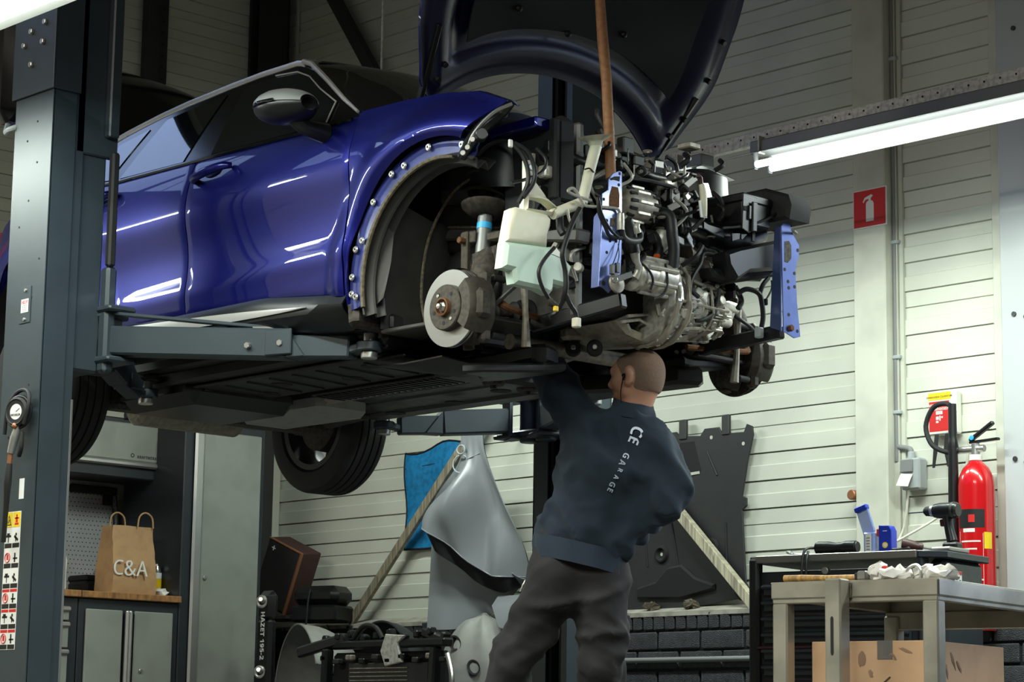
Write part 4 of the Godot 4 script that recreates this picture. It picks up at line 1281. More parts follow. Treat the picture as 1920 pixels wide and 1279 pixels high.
func rod(called: String, c: Array, r: float, n: int, bev: float, m: String, parent: Node) -> MeshInstance3D:
	var p := points(c)
	return part(called, MB.new().cyl(p[0], p[1], r, n, bev), m, parent)

func build_engine(car: Node3D) -> void:
	var e := part("engine_block", MB.new().bx(Vector3(-0.12, 1.74, -0.14), Vector3(0.24, 2.20, 0.40), 0.03).bx(Vector3(-0.10, 2.15, -0.10), Vector3(0.20, 2.36, 0.38), 0.03), "matte_black", car)
	var nb := part("support_bracket", MB.new().prism([Vector2(-0.526,1.774), Vector2(-0.514,1.94), Vector2(-0.51,2.022), Vector2(-0.511,2.109), Vector2(-0.48,2.129), Vector2(-0.48,2.165), Vector2(-0.458,2.191), Vector2(-0.426,2.206), Vector2(-0.413,2.205), Vector2(-0.411,2.075), Vector2(-0.412,1.906), Vector2(-0.418,1.811), Vector2(-0.476,1.756), Vector2(-0.501,1.77)], 0.005, Transform3D(Basis(Vector3(0,0,-1), Vector3(0,1,0), Vector3(1,0,0)), Vector3(0.485,0,0)), 0.001), "bracket_paint", car)
	part("bracket_flange", MB.new().prism([Vector2(0.485,1.774), Vector2(0.485,2.058), Vector2(0.45,2.028), Vector2(0.44,1.774)], 0.005, Transform3D(Basis.IDENTITY, Vector3(0,0,0.51)), 0.001), "bracket_paint", nb)
	rod("bracket_hole", [0.49,1.788,0.502, 0.491,1.788,0.502], 0.009, 12, 0, "matte_black", nb)
	rod("bracket_hole", [0.49,1.948,0.44, 0.491,1.948,0.44], 0.006, 12, 0, "matte_black", nb)
	rod("bracket_hole", [0.49,1.944,0.471, 0.491,1.944,0.471], 0.006, 12, 0, "matte_black", nb)
	rod("bracket_hole", [0.49,1.976,0.44, 0.491,1.976,0.44], 0.006, 12, 0, "matte_black", nb)
	rod("bracket_hole", [0.49,2.015,0.488, 0.491,2.015,0.488], 0.006, 12, 0, "matte_black", nb)
	rod("bracket_hole", [0.49,2.196,0.425, 0.491,2.196,0.425], 0.006, 12, 0, "matte_black", nb)
	rod("bracket_hole", [0.49,2.089,0.504, 0.491,2.089,0.504], 0.006, 12, 0, "matte_black", nb)
	rod("bracket_hole", [0.49,1.9,0.487, 0.491,1.9,0.487], 0.006, 12, 0, "matte_black", nb)
	rod("bracket_hole", [0.49,2.154,0.429, 0.491,2.154,0.429], 0.006, 12, 0, "matte_black", nb)
	plate("bracket_slot", [-0.474,2.17, -0.451,2.181, -0.423,2.186, -0.426,2.167, -0.454,2.168, -0.471,2.163], 0.489, 0.002, 0.0004, "matte_black", nb)
	plate("bracket_gap", [-0.477,2.104, -0.464,2.143, -0.433,2.144, -0.425,2.116, -0.426,2.072, -0.478,2.067], 0.4892, 0.002, 0.0004, "rust", nb)
	plate("bracket_tab", [-0.469,2.027, -0.447,2.031, -0.449,1.998, -0.47,1.996], 0.49, 0.003, 0.0006, "dirt_edge", nb)
	var fb := part("support_bracket", MB.new().prism([Vector2(0.468,1.742), Vector2(0.458,2.148), Vector2(0.471,2.163), Vector2(0.509,2.165), Vector2(0.528,2.125), Vector2(0.563,2.088), Vector2(0.56,2.045), Vector2(0.54,1.991), Vector2(0.548,1.866), Vector2(0.567,1.734), Vector2(0.531,1.723)], 0.005, Transform3D(Basis(Vector3(0,0,-1), Vector3(0,1,0), Vector3(1,0,0)), Vector3(0.485,0,0)), 0.001), "bracket_paint", car)
	fb.set_meta("label", "blue steel support bracket on the far side of the nose")
	part("bracket_flange", MB.new().prism([Vector2(0.486,1.742), Vector2(0.486,2.148), Vector2(0.45499999999999996,2.148), Vector2(0.43,1.762)], 0.006, Transform3D(Basis.IDENTITY, Vector3(0,0,-0.4635)), 0.001), "bracket_paint", fb)
	plate("bracket_window", [0.475,2.091, 0.501,2.097, 0.515,2.081, 0.515,2.03, 0.494,2.01, 0.474,2.011], 0.489, 0.002, 0.0004, "old_iron", fb)
	rod("bracket_hole", [0.49,2.068,-0.553, 0.491,2.068,-0.553], 0.007, 12, 0, "matte_black", fb)
	rod("bracket_hole", [0.49,1.975,-0.533, 0.491,1.975,-0.533], 0.007, 12, 0, "matte_black", fb)
	rod("bracket_hole", [0.49,1.938,-0.495, 0.491,1.938,-0.495], 0.007, 12, 0, "matte_black", fb)
	rod("bracket_hole", [0.49,1.914,-0.499, 0.491,1.914,-0.499], 0.007, 12, 0, "matte_black", fb)
	rod("bracket_hole", [0.49,1.923,-0.533, 0.491,1.923,-0.533], 0.007, 12, 0, "matte_black", fb)
	rod("bracket_hole", [0.49,1.81,-0.498, 0.491,1.81,-0.498], 0.007, 12, 0, "matte_black", fb)
	rod("bracket_hole", [0.49,1.753,-0.548, 0.491,1.753,-0.548], 0.007, 12, 0, "matte_black", fb)
	rod("bracket_hole", [0.49,1.982,-0.476, 0.491,1.982,-0.476], 0.007, 12, 0, "matte_black", fb)
	rod("bracket_bolt", [0.49,1.758,-0.504, 0.504,1.758,-0.504], 0.013, 6, 0.002, "rust", fb)
	rod("bracket_stud", [0.49,2.133,-0.546, 0.52,2.133,-0.486], 0.006, 8, 0, "black_plastic", fb)
	part("lower_rail", MB.new().bar(Vector3(0.465,1.746,-0.487), Vector3(-0.113,1.698,-0.42), 0.045, 0.052, 0.006), "black_plastic", car)
	part("lower_rail", MB.new().bar(Vector3(0.47,1.746,0.378), Vector3(0.091,1.686,0.46), 0.045, 0.055, 0.006), "black_plastic", car)
	var cm := part("cross_member", MB.new().bx(Vector3(-0.50, 1.60, -0.46), Vector3(-0.42, 1.66, 0.46), 0.012), "black_plastic", car)
	rod("bush_bolt", [0,1.704,-0.4, 0.012,1.704,-0.388], 0.011, 10, 0.002, "steel", cm)
	rod("bush_bolt", [0.04,1.702,-0.4, 0.052,1.702,-0.388], 0.011, 10, 0.002, "steel", cm)
	rod("mount_bush", [-0.046,1.659,0.12, -0.016,1.659,0.15], 0.03, 20, 0.004, "rubber", cm)
	rod("mount_bolt", [-0.016,1.659,0.15, -0.006,1.659,0.16], 0.01, 8, 0.002, "steel", cm)
	rod("mount_bush", [0.068,1.647,0.12, 0.098,1.647,0.15], 0.03, 20, 0.004, "rubber", cm)
	rod("mount_bolt", [0.098,1.647,0.15, 0.108,1.647,0.16], 0.01, 8, 0.002, "steel", cm)
	part("torque_mount", MB.new().bar(Vector3(-0.022,1.708,0.2), Vector3(0.027,1.728,-0.05), 0.06, 0.05, 0.012), "alloy_dark", cm)
	var tk := part("washer_tank", MB.new().prism([Vector2(-0.947,1.871), Vector2(-0.922,1.987), Vector2(-0.898,2), Vector2(-0.75,1.997), Vector2(-0.732,1.985), Vector2(-0.732,1.962), Vector2(-0.747,1.926), Vector2(-0.749,1.882)], 0.06, Transform3D(Basis(Vector3(0,0,-1), Vector3(0,1,0), Vector3(1,0,0)), Vector3(0.41,0,0)), 0.014), "tank", car, 50.0)
	plate("fluid_half", [-0.947,1.871, -0.749,1.882, -0.726,1.887, -0.689,1.859, -0.681,1.853, -0.66,1.85, -0.631,1.832, -0.659,1.756, -0.718,1.759, -0.72,1.736, -0.738,1.717, -0.789,1.73, -0.902,1.732, -0.911,1.777, -0.96,1.779], 0.41, 0.06, 0.012, "tank_fluid", tk)
	plate("tank_shoulder", [-0.847,2.058, -0.771,2.063, -0.735,2.058, -0.693,2.038, -0.69,2.029, -0.721,2, -0.853,1.993], 0.413, 0.045, 0.012, "tank", tk)
	plate("tank_upstand", [-0.818,2.186, -0.795,2.19, -0.781,2.126, -0.729,2.083, -0.713,2.067, -0.816,2.05], 0.395, 0.03, 0.006, "tank", tk)
	rod("tank_screw", [0.427,2.162,0.803, 0.433,2.162,0.803], 0.012, 10, 0.002, "steel", tk)
	plate("tank_tab", [-0.729,1.884, -0.717,1.884, -0.692,1.865, -0.699,1.852, -0.738,1.858], 0.469, 0.004, 0.001, "white_plastic", tk)
	pipe("filler_pipe", [0.44,2.009,0.706, 0.44,2.044,0.631, 0.44,2.074,0.566], 0.019, 14, "tank", tk)
	pipe("filler_pipe", [0.44,2.071,0.563, 0.435,2.134,0.54, 0.43,2.221,0.51, 0.425,2.296,0.481], [0.02, 0.02, 0.021, 0.022], 14, "tank", tk)
	part("filler_funnel", MB.new().lathe([Vector2(0.020,0), Vector2(0.03,0.02), Vector2(0.058,0.034), Vector2(0.062,0.036), Vector2(0.056,0.033), Vector2(0.026,0.018), Vector2(0.016,0.0)], 20, Transform3D(Basis.IDENTITY.rotated(Vector3(1,0,0),0.15), Vector3(0.425,2.294,0.481))), "tank", tk, 60.0)
	pipe("pipe_clip", [0.452,2.193,0.563, 0.458,2.199,0.545, 0.452,2.191,0.518], 0.003, 6, "loom", tk)
	pipe("ac_pipe", [0.5,2.071,0.577, 0.5,2.074,0.644, 0.5,2.084,0.69, 0.5,2.099,0.669, 0.5,2.085,0.644, 0.5,2.056,0.621, 0.5,2.047,0.601, 0.5,2.058,0.507, 0.5,2.062,0.446, 0.5,2.048,0.431], 0.0055, 8, "alloy", e)
	pipe("ac_pipe", [0.46,2.032,0.654, 0.46,2.004,0.647, 0.46,1.99,0.637, 0.46,2.004,0.625], 0.005, 8, "alloy", e)
	pipe("ac_hose", [0.5,2.049,0.428, 0.5,2.016,0.43, 0.5,1.996,0.425, 0.49,1.969,0.405, 0.48,1.963,0.359, 0.46,1.98,0.291, 0.46,2.003,0.286, 0.46,2.015,0.3], 0.012, 10, "hose_rubber", e)
	pipe("ac_fitting", [0.501,2.048,0.43, 0.501,2.019,0.43, 0.501,1.988,0.429], [0.013, 0.015, 0.014], 10, "alloy", e)
	pipe("ac_fitting", [0.462,2.004,0.3, 0.462,2.021,0.307, 0.462,2.037,0.302], [0.014, 0.012, 0.01], 10, "alloy", e)
	pipe("coolant_hose", [0.42,2.055,0.313, 0.42,2.022,0.294, 0.42,1.973,0.281, 0.42,1.937,0.271], 0.021, 12, "hose_rubber", e)
	pipe("metal_pipe", [0.421,1.94,0.274, 0.42,1.912,0.265, 0.41,1.887,0.244, 0.4,1.854,0.254], [0.02, 0.015, 0.016, 0.018], 12, "alloy", e)
	pipe("coolant_hose", [0.33,2.043,0.129, 0.34,2.044,0.091, 0.34,2.007,0.064, 0.34,1.961,0.069], 0.02, 12, "hose_rubber", e)
	pipe("hose_clip", [0.36,1.963,0.101, 0.36,1.965,0.085], 0.01, 8, "orange_plastic", e)
	pipe("radiator_hose", [0.36,2.13,0.075, 0.39,2.117,0.059, 0.4,2.071,0.056, 0.4,2.041,0.053, 0.4,1.994,0.044, 0.39,1.925,0.039], 0.022, 14, "hose_rubber", e)
	pipe("hose_spigot", [0.391,1.927,0.044, 0.38,1.896,0.035, 0.36,1.878,0.028], [0.021, 0.018, 0.022], 12, "alloy", e)
	var cp := part("crank_pulley", MB.new().lathe([Vector2(0.02,0.05), Vector2(0.085,0.05), Vector2(0.092,0.045), Vector2(0.092,0.01), Vector2(0.08,0.0), Vector2(0.05,0.02), Vector2(0.02,0.02)], 36, Transform3D(Basis(Vector3(0,0,-1),Vector3(0.55,0,0.83),Vector3(0.83,0,-0.55)).orthonormalized(), Vector3(0.3,1.88,0.448))), "black_plastic", e, 30.0)
	rod("pulley_hub", [0.34,1.865,0.472, 0.36,1.865,0.502], 0.017, 14, 0.003, "alloy", cp)
	pipe("drive_belt", [0.4,1.979,0.307, 0.4,1.928,0.281, 0.4,1.873,0.275], 0.016, 6, "matte_black", e)
	var al := part("alternator", MB.new().lathe([Vector2(0,-0.09), Vector2(0.045,-0.09), Vector2(0.062,-0.07), Vector2(0.066,-0.05), Vector2(0.066,0.05), Vector2(0.058,0.075), Vector2(0.03,0.085), Vector2(0,0.085)], 28, Transform3D(Basis(Vector3(1,0,0),Vector3(0,0,1),Vector3(0,-1,0)), Vector3(0.33,2.145,0.189))), "alloy_dark", car)
	part("cooling_slot", MB.new().bar(Vector3(0.388,2.145,0.127), Vector3(0.398,2.145,0.127), 0.012, 0.035, 0.001, Vector3(0,0,1)), "matte_black", al)
	part("cooling_slot", MB.new().bar(Vector3(0.388,2.145,0.244), Vector3(0.398,2.145,0.244), 0.012, 0.035, 0.001, Vector3(0,0,1)), "matte_black", al)
	part("cooling_slot", MB.new().bar(Vector3(0.382,2.17,0.127), Vector3(0.391,2.175,0.127), 0.012, 0.035, 0.001, Vector3(0,0,1)), "matte_black", al)
	part("cooling_slot", MB.new().bar(Vector3(0.382,2.17,0.244), Vector3(0.391,2.175,0.244), 0.012, 0.035, 0.001, Vector3(0,0,1)), "matte_black", al)
	part("cooling_slot", MB.new().bar(Vector3(0.366,2.19,0.127), Vector3(0.372,2.198,0.127), 0.012, 0.035, 0.001, Vector3(0,0,1)), "matte_black", al)
	part("cooling_slot", MB.new().bar(Vector3(0.366,2.19,0.244), Vector3(0.372,2.198,0.244), 0.012, 0.035, 0.001, Vector3(0,0,1)), "matte_black", al)
	part("cooling_slot", MB.new().bar(Vector3(0.343,2.202,0.127), Vector3(0.345,2.211,0.127), 0.012, 0.035, 0.001, Vector3(0,0,1)), "matte_black", al)
	part("cooling_slot", MB.new().bar(Vector3(0.343,2.202,0.244), Vector3(0.345,2.211,0.244), 0.012, 0.035, 0.001, Vector3(0,0,1)), "matte_black", al)
	part("cooling_slot", MB.new().bar(Vector3(0.317,2.202,0.127), Vector3(0.315,2.211,0.127), 0.012, 0.035, 0.001, Vector3(0,0,1)), "matte_black", al)
	part("cooling_slot", MB.new().bar(Vector3(0.317,2.202,0.244), Vector3(0.315,2.211,0.244), 0.012, 0.035, 0.001, Vector3(0,0,1)), "matte_black", al)
	part("cooling_slot", MB.new().bar(Vector3(0.294,2.19,0.127), Vector3(0.288,2.198,0.127), 0.012, 0.035, 0.001, Vector3(0,0,1)), "matte_black", al)
	part("cooling_slot", MB.new().bar(Vector3(0.294,2.19,0.244), Vector3(0.288,2.198,0.244), 0.012, 0.035, 0.001, Vector3(0,0,1)), "matte_black", al)
	part("cooling_slot", MB.new().bar(Vector3(0.278,2.17,0.127), Vector3(0.269,2.175,0.127), 0.012, 0.035, 0.001, Vector3(0,0,1)), "matte_black", al)
	part("cooling_slot", MB.new().bar(Vector3(0.278,2.17,0.244), Vector3(0.269,2.175,0.244), 0.012, 0.035, 0.001, Vector3(0,0,1)), "matte_black", al)
	part("cooling_slot", MB.new().bar(Vector3(0.272,2.145,0.127), Vector3(0.262,2.145,0.127), 0.012, 0.035, 0.001, Vector3(0,0,1)), "matte_black", al)
	part("cooling_slot", MB.new().bar(Vector3(0.272,2.145,0.244), Vector3(0.262,2.145,0.244), 0.012, 0.035, 0.001, Vector3(0,0,1)), "matte_black", al)
	part("cooling_slot", MB.new().bar(Vector3(0.278,2.12,0.127), Vector3(0.269,2.115,0.127), 0.012, 0.035, 0.001, Vector3(0,0,1)), "matte_black", al)
	part("cooling_slot", MB.new().bar(Vector3(0.278,2.12,0.244), Vector3(0.269,2.115,0.244), 0.012, 0.035, 0.001, Vector3(0,0,1)), "matte_black", al)
	part("cooling_slot", MB.new().bar(Vector3(0.294,2.1,0.127), Vector3(0.288,2.092,0.127), 0.012, 0.035, 0.001, Vector3(0,0,1)), "matte_black", al)
	part("cooling_slot", MB.new().bar(Vector3(0.294,2.1,0.244), Vector3(0.288,2.092,0.244), 0.012, 0.035, 0.001, Vector3(0,0,1)), "matte_black", al)
	part("cooling_slot", MB.new().bar(Vector3(0.317,2.088,0.127), Vector3(0.315,2.079,0.127), 0.012, 0.035, 0.001, Vector3(0,0,1)), "matte_black", al)
	part("cooling_slot", MB.new().bar(Vector3(0.317,2.088,0.244), Vector3(0.315,2.079,0.244), 0.012, 0.035, 0.001, Vector3(0,0,1)), "matte_black", al)
	part("cooling_slot", MB.new().bar(Vector3(0.343,2.088,0.127), Vector3(0.345,2.079,0.127), 0.012, 0.035, 0.001, Vector3(0,0,1)), "matte_black", al)
	part("cooling_slot", MB.new().bar(Vector3(0.343,2.088,0.244), Vector3(0.345,2.079,0.244), 0.012, 0.035, 0.001, Vector3(0,0,1)), "matte_black", al)
	part("cooling_slot", MB.new().bar(Vector3(0.366,2.1,0.127), Vector3(0.372,2.092,0.127), 0.012, 0.035, 0.001, Vector3(0,0,1)), "matte_black", al)
	part("cooling_slot", MB.new().bar(Vector3(0.366,2.1,0.244), Vector3(0.372,2.092,0.244), 0.012, 0.035, 0.001, Vector3(0,0,1)), "matte_black", al)
	part("cooling_slot", MB.new().bar(Vector3(0.382,2.12,0.127), Vector3(0.391,2.115,0.127), 0.012, 0.035, 0.001, Vector3(0,0,1)), "matte_black", al)
	part("cooling_slot", MB.new().bar(Vector3(0.382,2.12,0.244), Vector3(0.391,2.115,0.244), 0.012, 0.035, 0.001, Vector3(0,0,1)), "matte_black", al)
	part("stator_rib", MB.new().bar(Vector3(0.397,2.145,0.154), Vector3(0.397,2.145,0.219), 0.008, 0.012, 0.002), "alloy", al)
	part("stator_rib", MB.new().bar(Vector3(0.384,2.184,0.154), Vector3(0.384,2.184,0.219), 0.008, 0.012, 0.002), "alloy", al)
	part("stator_rib", MB.new().bar(Vector3(0.351,2.209,0.154), Vector3(0.351,2.209,0.219), 0.008, 0.012, 0.002), "alloy", al)
	part("stator_rib", MB.new().bar(Vector3(0.309,2.209,0.154), Vector3(0.309,2.209,0.219), 0.008, 0.012, 0.002), "alloy", al)
	part("stator_rib", MB.new().bar(Vector3(0.276,2.184,0.154), Vector3(0.276,2.184,0.219), 0.008, 0.012, 0.002), "alloy", al)
	part("stator_rib", MB.new().bar(Vector3(0.263,2.145,0.154), Vector3(0.263,2.145,0.219), 0.008, 0.012, 0.002), "alloy", al)
	part("stator_rib", MB.new().bar(Vector3(0.276,2.106,0.154), Vector3(0.276,2.106,0.219), 0.008, 0.012, 0.002), "alloy", al)
	part("stator_rib", MB.new().bar(Vector3(0.309,2.081,0.154), Vector3(0.309,2.081,0.219), 0.008, 0.012, 0.002), "alloy", al)
	part("stator_rib", MB.new().bar(Vector3(0.351,2.081,0.154), Vector3(0.351,2.081,0.219), 0.008, 0.012, 0.002), "alloy", al)
	part("stator_rib", MB.new().bar(Vector3(0.384,2.106,0.154), Vector3(0.384,2.106,0.219), 0.008, 0.012, 0.002), "alloy", al)
	var ac := part("compressor", MB.new().lathe([Vector2(0,-0.13), Vector2(0.04,-0.13), Vector2(0.058,-0.11), Vector2(0.06,-0.03), Vector2(0.066,-0.025), Vector2(0.066,-0.01), Vector2(0.06,-0.005), Vector2(0.06,0.06), Vector2(0.066,0.065), Vector2(0.066,0.085), Vector2(0.05,0.10), Vector2(0,0.10)], 32, Transform3D(Basis(Vector3(1,0,0),Vector3(0,0,1),Vector3(0,-1,0)), Vector3(0.36,1.883,0.143))), "alloy", car, 30.0)
	part("casing_rib", MB.new().cyl(Vector3(0.421,1.902,0.198), Vector3(0.421,1.902,0.043), 0.009, 8, 0.002), "alloy", ac)
	part("casing_rib", MB.new().cyl(Vector3(0.383,1.943,0.198), Vector3(0.383,1.943,0.043), 0.009, 8, 0.002), "alloy", ac)
	part("casing_rib", MB.new().cyl(Vector3(0.328,1.938,0.198), Vector3(0.328,1.938,0.043), 0.009, 8, 0.002), "alloy", ac)
	part("casing_rib", MB.new().cyl(Vector3(0.297,1.892,0.198), Vector3(0.297,1.892,0.043), 0.009, 8, 0.002), "alloy", ac)
	part("casing_rib", MB.new().cyl(Vector3(0.313,1.839,0.198), Vector3(0.313,1.839,0.043), 0.009, 8, 0.002), "alloy", ac)
	part("casing_rib", MB.new().cyl(Vector3(0.365,1.819,0.198), Vector3(0.365,1.819,0.043), 0.009, 8, 0.002), "alloy", ac)
	part("casing_rib", MB.new().cyl(Vector3(0.413,1.847,0.198), Vector3(0.413,1.847,0.043), 0.009, 8, 0.002), "alloy", ac)
	var hn := part("horn", MB.new().lathe([Vector2(0,0), Vector2(0.028,0.0), Vector2(0.036,0.008), Vector2(0.034,0.016), Vector2(0.02,0.02), Vector2(0.012,0.026), Vector2(0,0.026)], 28, Transform3D(Basis(Vector3(0,0,-1),Vector3(0.85,0.1,0.52),Vector3(0,1,-0.1)).orthonormalized(), Vector3(0.5,1.789,0.457))), "alloy_dark", car)
	part("horn_bracket", MB.new().bar(Vector3(0.55,1.789,0.51), Vector3(0.5,1.838,0.37), 0.004, 0.022, 0.001, Vector3(0,1,0)), "dark_steel", hn)
	rod("horn_nut", [0.55,1.789,0.51, 0.562,1.789,0.516], 0.011, 8, 0.002, "zinc", hn)
	block("horn_plug", [0.512,1.816,0.482, 0.528,1.852,0.498], 0.002, "black_plastic", hn)
	block("horn_plug", [0.512,1.825,0.457, 0.528,1.861,0.473], 0.002, "black_plastic", hn)
	var gb := part("gearbox", MB.new().lathe([Vector2(0,-0.02), Vector2(0.165,-0.02), Vector2(0.175,0.0), Vector2(0.17,0.05), Vector2(0.14,0.09), Vector2(0.125,0.16), Vector2(0.115,0.25), Vector2(0.09,0.28), Vector2(0,0.28)], 28, Transform3D(Basis(Vector3(1,0,0),Vector3(0,0,-1),Vector3(0,1,0)), Vector3(0.208,1.836,0.02))).wobble(0.025, 8.0, 6).wobble(0.012, 26.0, 16), "alloy", car, 45.0)
	part("casing_flange", MB.new().torus(Vector3(0.208,1.836,0), Vector3(0,0,1), 0.176, 0.012, 28, 6).wobble(0.02, 8.0, 0), "alloy_dark", gb, 50.0)
	part("casing_flange", MB.new().torus(Vector3(0.208,1.836,-0.06), Vector3(0,0,1), 0.178, 0.012, 28, 6).wobble(0.02, 8.0, 1), "alloy_dark", gb, 50.0)
	part("casing_flange", MB.new().torus(Vector3(0.208,1.836,-0.24), Vector3(0,0,1), 0.13, 0.006, 28, 6).wobble(0.02, 8.0, 4), "alloy_dark", gb, 50.0)
	pipe("casing_rib", [0.221,1.658,-0.01, 0.218,1.7,-0.175, 0.216,1.718,-0.34], 0.007, 6, "alloy_dark", gb)
	rod("casing_bolt", [0.221,1.658,-0.01, 0.221,1.658,0.01], 0.009, 6, 0.002, "zinc", gb)
	rod("casing_bolt", [0.279,1.673,-0.01, 0.279,1.673,0.01], 0.009, 6, 0.002, "zinc", gb)
	pipe("casing_rib", [0.329,1.706,-0.01, 0.301,1.737,-0.175, 0.289,1.75,-0.34], 0.007, 6, "alloy_dark", gb)
	rod("casing_bolt", [0.329,1.706,-0.01, 0.329,1.706,0.01], 0.009, 6, 0.002, "zinc", gb)
	rod("casing_bolt", [0.366,1.754,-0.01, 0.366,1.754,0.01], 0.009, 6, 0.002, "zinc", gb)
	pipe("casing_rib", [0.384,1.811,-0.01, 0.343,1.817,-0.175, 0.325,1.82,-0.34], 0.007, 6, "alloy_dark", gb)
	rod("casing_bolt", [0.384,1.811,-0.01, 0.384,1.811,0.01], 0.009, 6, 0.002, "zinc", gb)
	rod("casing_bolt", [0.382,1.871,-0.01, 0.382,1.871,0.01], 0.009, 6, 0.002, "zinc", gb)
	pipe("casing_rib", [0.361,1.928,-0.01, 0.325,1.906,-0.175, 0.309,1.897,-0.34], 0.007, 6, "alloy_dark", gb)
	rod("casing_bolt", [0.361,1.928,-0.01, 0.361,1.928,0.01], 0.009, 6, 0.002, "zinc", gb)
	rod("casing_bolt", [0.321,1.973,-0.01, 0.321,1.973,0.01], 0.009, 6, 0.002, "zinc", gb)
	pipe("casing_rib", [0.269,2.003,-0.01, 0.255,1.964,-0.175, 0.249,1.947,-0.34], 0.007, 6, "alloy_dark", gb)
	rod("casing_bolt", [0.269,2.003,-0.01, 0.269,2.003,0.01], 0.009, 6, 0.002, "zinc", gb)
	pipe("casting_rib", [0.35,1.938,-0.012, 0.36,1.875,-0.004, 0.36,1.82,0.006], [0.013, 0.016, 0.012], 8, "alloy", gb)
	pipe("casting_rib", [0.36,1.816,0.009, 0.34,1.762,0.036, 0.34,1.746,0.046], 0.01, 8, "alloy", gb)
	pipe("casting_rib", [0.36,1.817,0.014, 0.35,1.804,-0.073], 0.007, 8, "alloy", gb)
	pipe("casting_rib", [0.33,1.795,0.058, 0.33,1.755,0.044], 0.009, 8, "alloy", gb)
	pipe("cooling_fin", [0.31,1.989,-0.077, 0.28,1.999,-0.176], 0.006, 6, "alloy", gb)
	pipe("cooling_fin", [0.31,1.98,-0.077, 0.28,1.989,-0.176], 0.006, 6, "alloy", gb)
	pipe("cooling_fin", [0.31,1.971,-0.077, 0.28,1.98,-0.176], 0.006, 6, "alloy", gb)
	pipe("cooling_fin", [0.31,1.962,-0.077, 0.28,1.971,-0.176], 0.006, 6, "alloy", gb)
	pipe("cooling_fin", [0.31,1.952,-0.077, 0.28,1.962,-0.176], 0.006, 6, "alloy", gb)
	pipe("cooling_fin", [0.31,1.943,-0.077, 0.28,1.952,-0.176], 0.006, 6, "alloy", gb)
	part("gear_cover", MB.new().lathe([Vector2(0,0), Vector2(0.048,0), Vector2(0.048,0.0168), Vector2(0.03936,0.0264), Vector2(0.0336,0.024), Vector2(0,0.0264)], 24, MB.along(Vector3(0.3,1.812,-0.18), Vector3(1.1,1.712,0.12))), "alloy", gb, 30.0)
	part("gear_cover", MB.new().lathe([Vector2(0,0), Vector2(0.03,0), Vector2(0.03,0.0105), Vector2(0.0246,0.0165), Vector2(0.021,0.015), Vector2(0,0.0165)], 24, MB.along(Vector3(0.325,1.81,-0.158), Vector3(1.125,1.71,0.142))), "alloy", gb, 30.0)
	part("breather", MB.new().lathe([Vector2(0,0), Vector2(0.03,0), Vector2(0.03,0.0105), Vector2(0.0246,0.0165), Vector2(0.021,0.015), Vector2(0,0.0165)], 24, MB.along(Vector3(0.29,1.866,-0.266), Vector3(1.09,1.866,-0.066))), "black_plastic", gb, 30.0)
	part("oil_filter", MB.new().lathe([Vector2(0,-0.06), Vector2(0.034,-0.06), Vector2(0.036,-0.02), Vector2(0.036,0.0), Vector2(0.024,0.022), Vector2(0.0,0.026)], 22, Transform3D(Basis.IDENTITY.rotated(Vector3(0,0,1),-0.3), Vector3(0.34,2.052,0.043))), "alloy", car, 40.0)
	pipe("housing_pipe", [0.33,2.032,0.01, 0.33,2.006,0.005, 0.33,1.98,0.005], [0.03, 0.034, 0.03], 12, "alloy", gb)
	pipe("casting_boss", [0.27,2.023,-0.148, 0.26,2.038,-0.237], 0.045, 12, "alloy_dark", gb)
	pipe("casting_boss", [0.27,2.059,-0.153, 0.26,2.05,-0.214], 0.035, 12, "alloy_dark", gb)
	pipe("casting_boss", [0.27,2.001,-0.26, 0.26,1.976,-0.288], 0.026, 12, "alloy_dark", gb)
	pipe("casting_boss", [0.27,1.937,-0.243, 0.26,1.895,-0.271], 0.04, 12, "alloy_dark", gb)
	pipe("casting_boss", [0.27,1.949,-0.328, 0.26,1.921,-0.345], 0.028, 12, "alloy_dark", gb)
	pipe("casting_boss", [0.27,1.957,-0.17, 0.26,1.915,-0.192], 0.05, 12, "alloy_dark", gb)
	pipe("casting_boss", [0.27,1.907,-0.148, 0.26,1.873,-0.17], 0.045, 12, "alloy_dark", gb)
	pipe("casting_boss", [0.27,1.911,-0.282, 0.26,1.837,-0.328], 0.045, 12, "alloy_dark", gb)
	pipe("casting_boss", [0.27,1.807,-0.254, 0.26,1.794,-0.322], 0.05, 12, "alloy_dark", gb)
	rod("casing_bolt", [0.315,1.974,-0.223, 0.329,1.974,-0.215], 0.01, 6, 0.002, "zinc", gb)
	rod("casing_bolt", [0.315,1.899,-0.206, 0.329,1.899,-0.198], 0.01, 6, 0.002, "zinc", gb)
	rod("casing_bolt", [0.315,1.91,-0.281, 0.329,1.91,-0.273], 0.01, 6, 0.002, "zinc", gb)
	rod("casing_bolt", [0.315,1.89,-0.098, 0.329,1.89,-0.09], 0.01, 6, 0.002, "zinc", gb)
	rod("casing_bolt", [0.315,1.953,-0.083, 0.329,1.953,-0.075], 0.01, 6, 0.002, "zinc", gb)
	rod("casing_bolt", [0.315,1.831,-0.037, 0.329,1.831,-0.029], 0.01, 6, 0.002, "zinc", gb)
	rod("casing_bolt", [0.315,1.955,-0.25, 0.329,1.955,-0.242], 0.01, 6, 0.002, "zinc", gb)
	rod("casing_bolt", [0.315,1.81,-0.124, 0.329,1.81,-0.116], 0.01, 6, 0.002, "zinc", gb)
	rod("casing_bolt", [0.315,1.777,-0.202, 0.329,1.777,-0.194], 0.01, 6, 0.002, "zinc", gb)
	pipe("selector_casing", [0.27,1.857,-0.339, 0.22,1.865,-0.493], 0.024, 14, "alloy", gb)
	pipe("selector_casing", [0.27,1.829,-0.334, 0.22,1.84,-0.43], 0.035, 14, "alloy", gb)
	pipe("selector_casing", [0.27,1.795,-0.311, 0.22,1.806,-0.453], 0.022, 14, "alloy", gb)
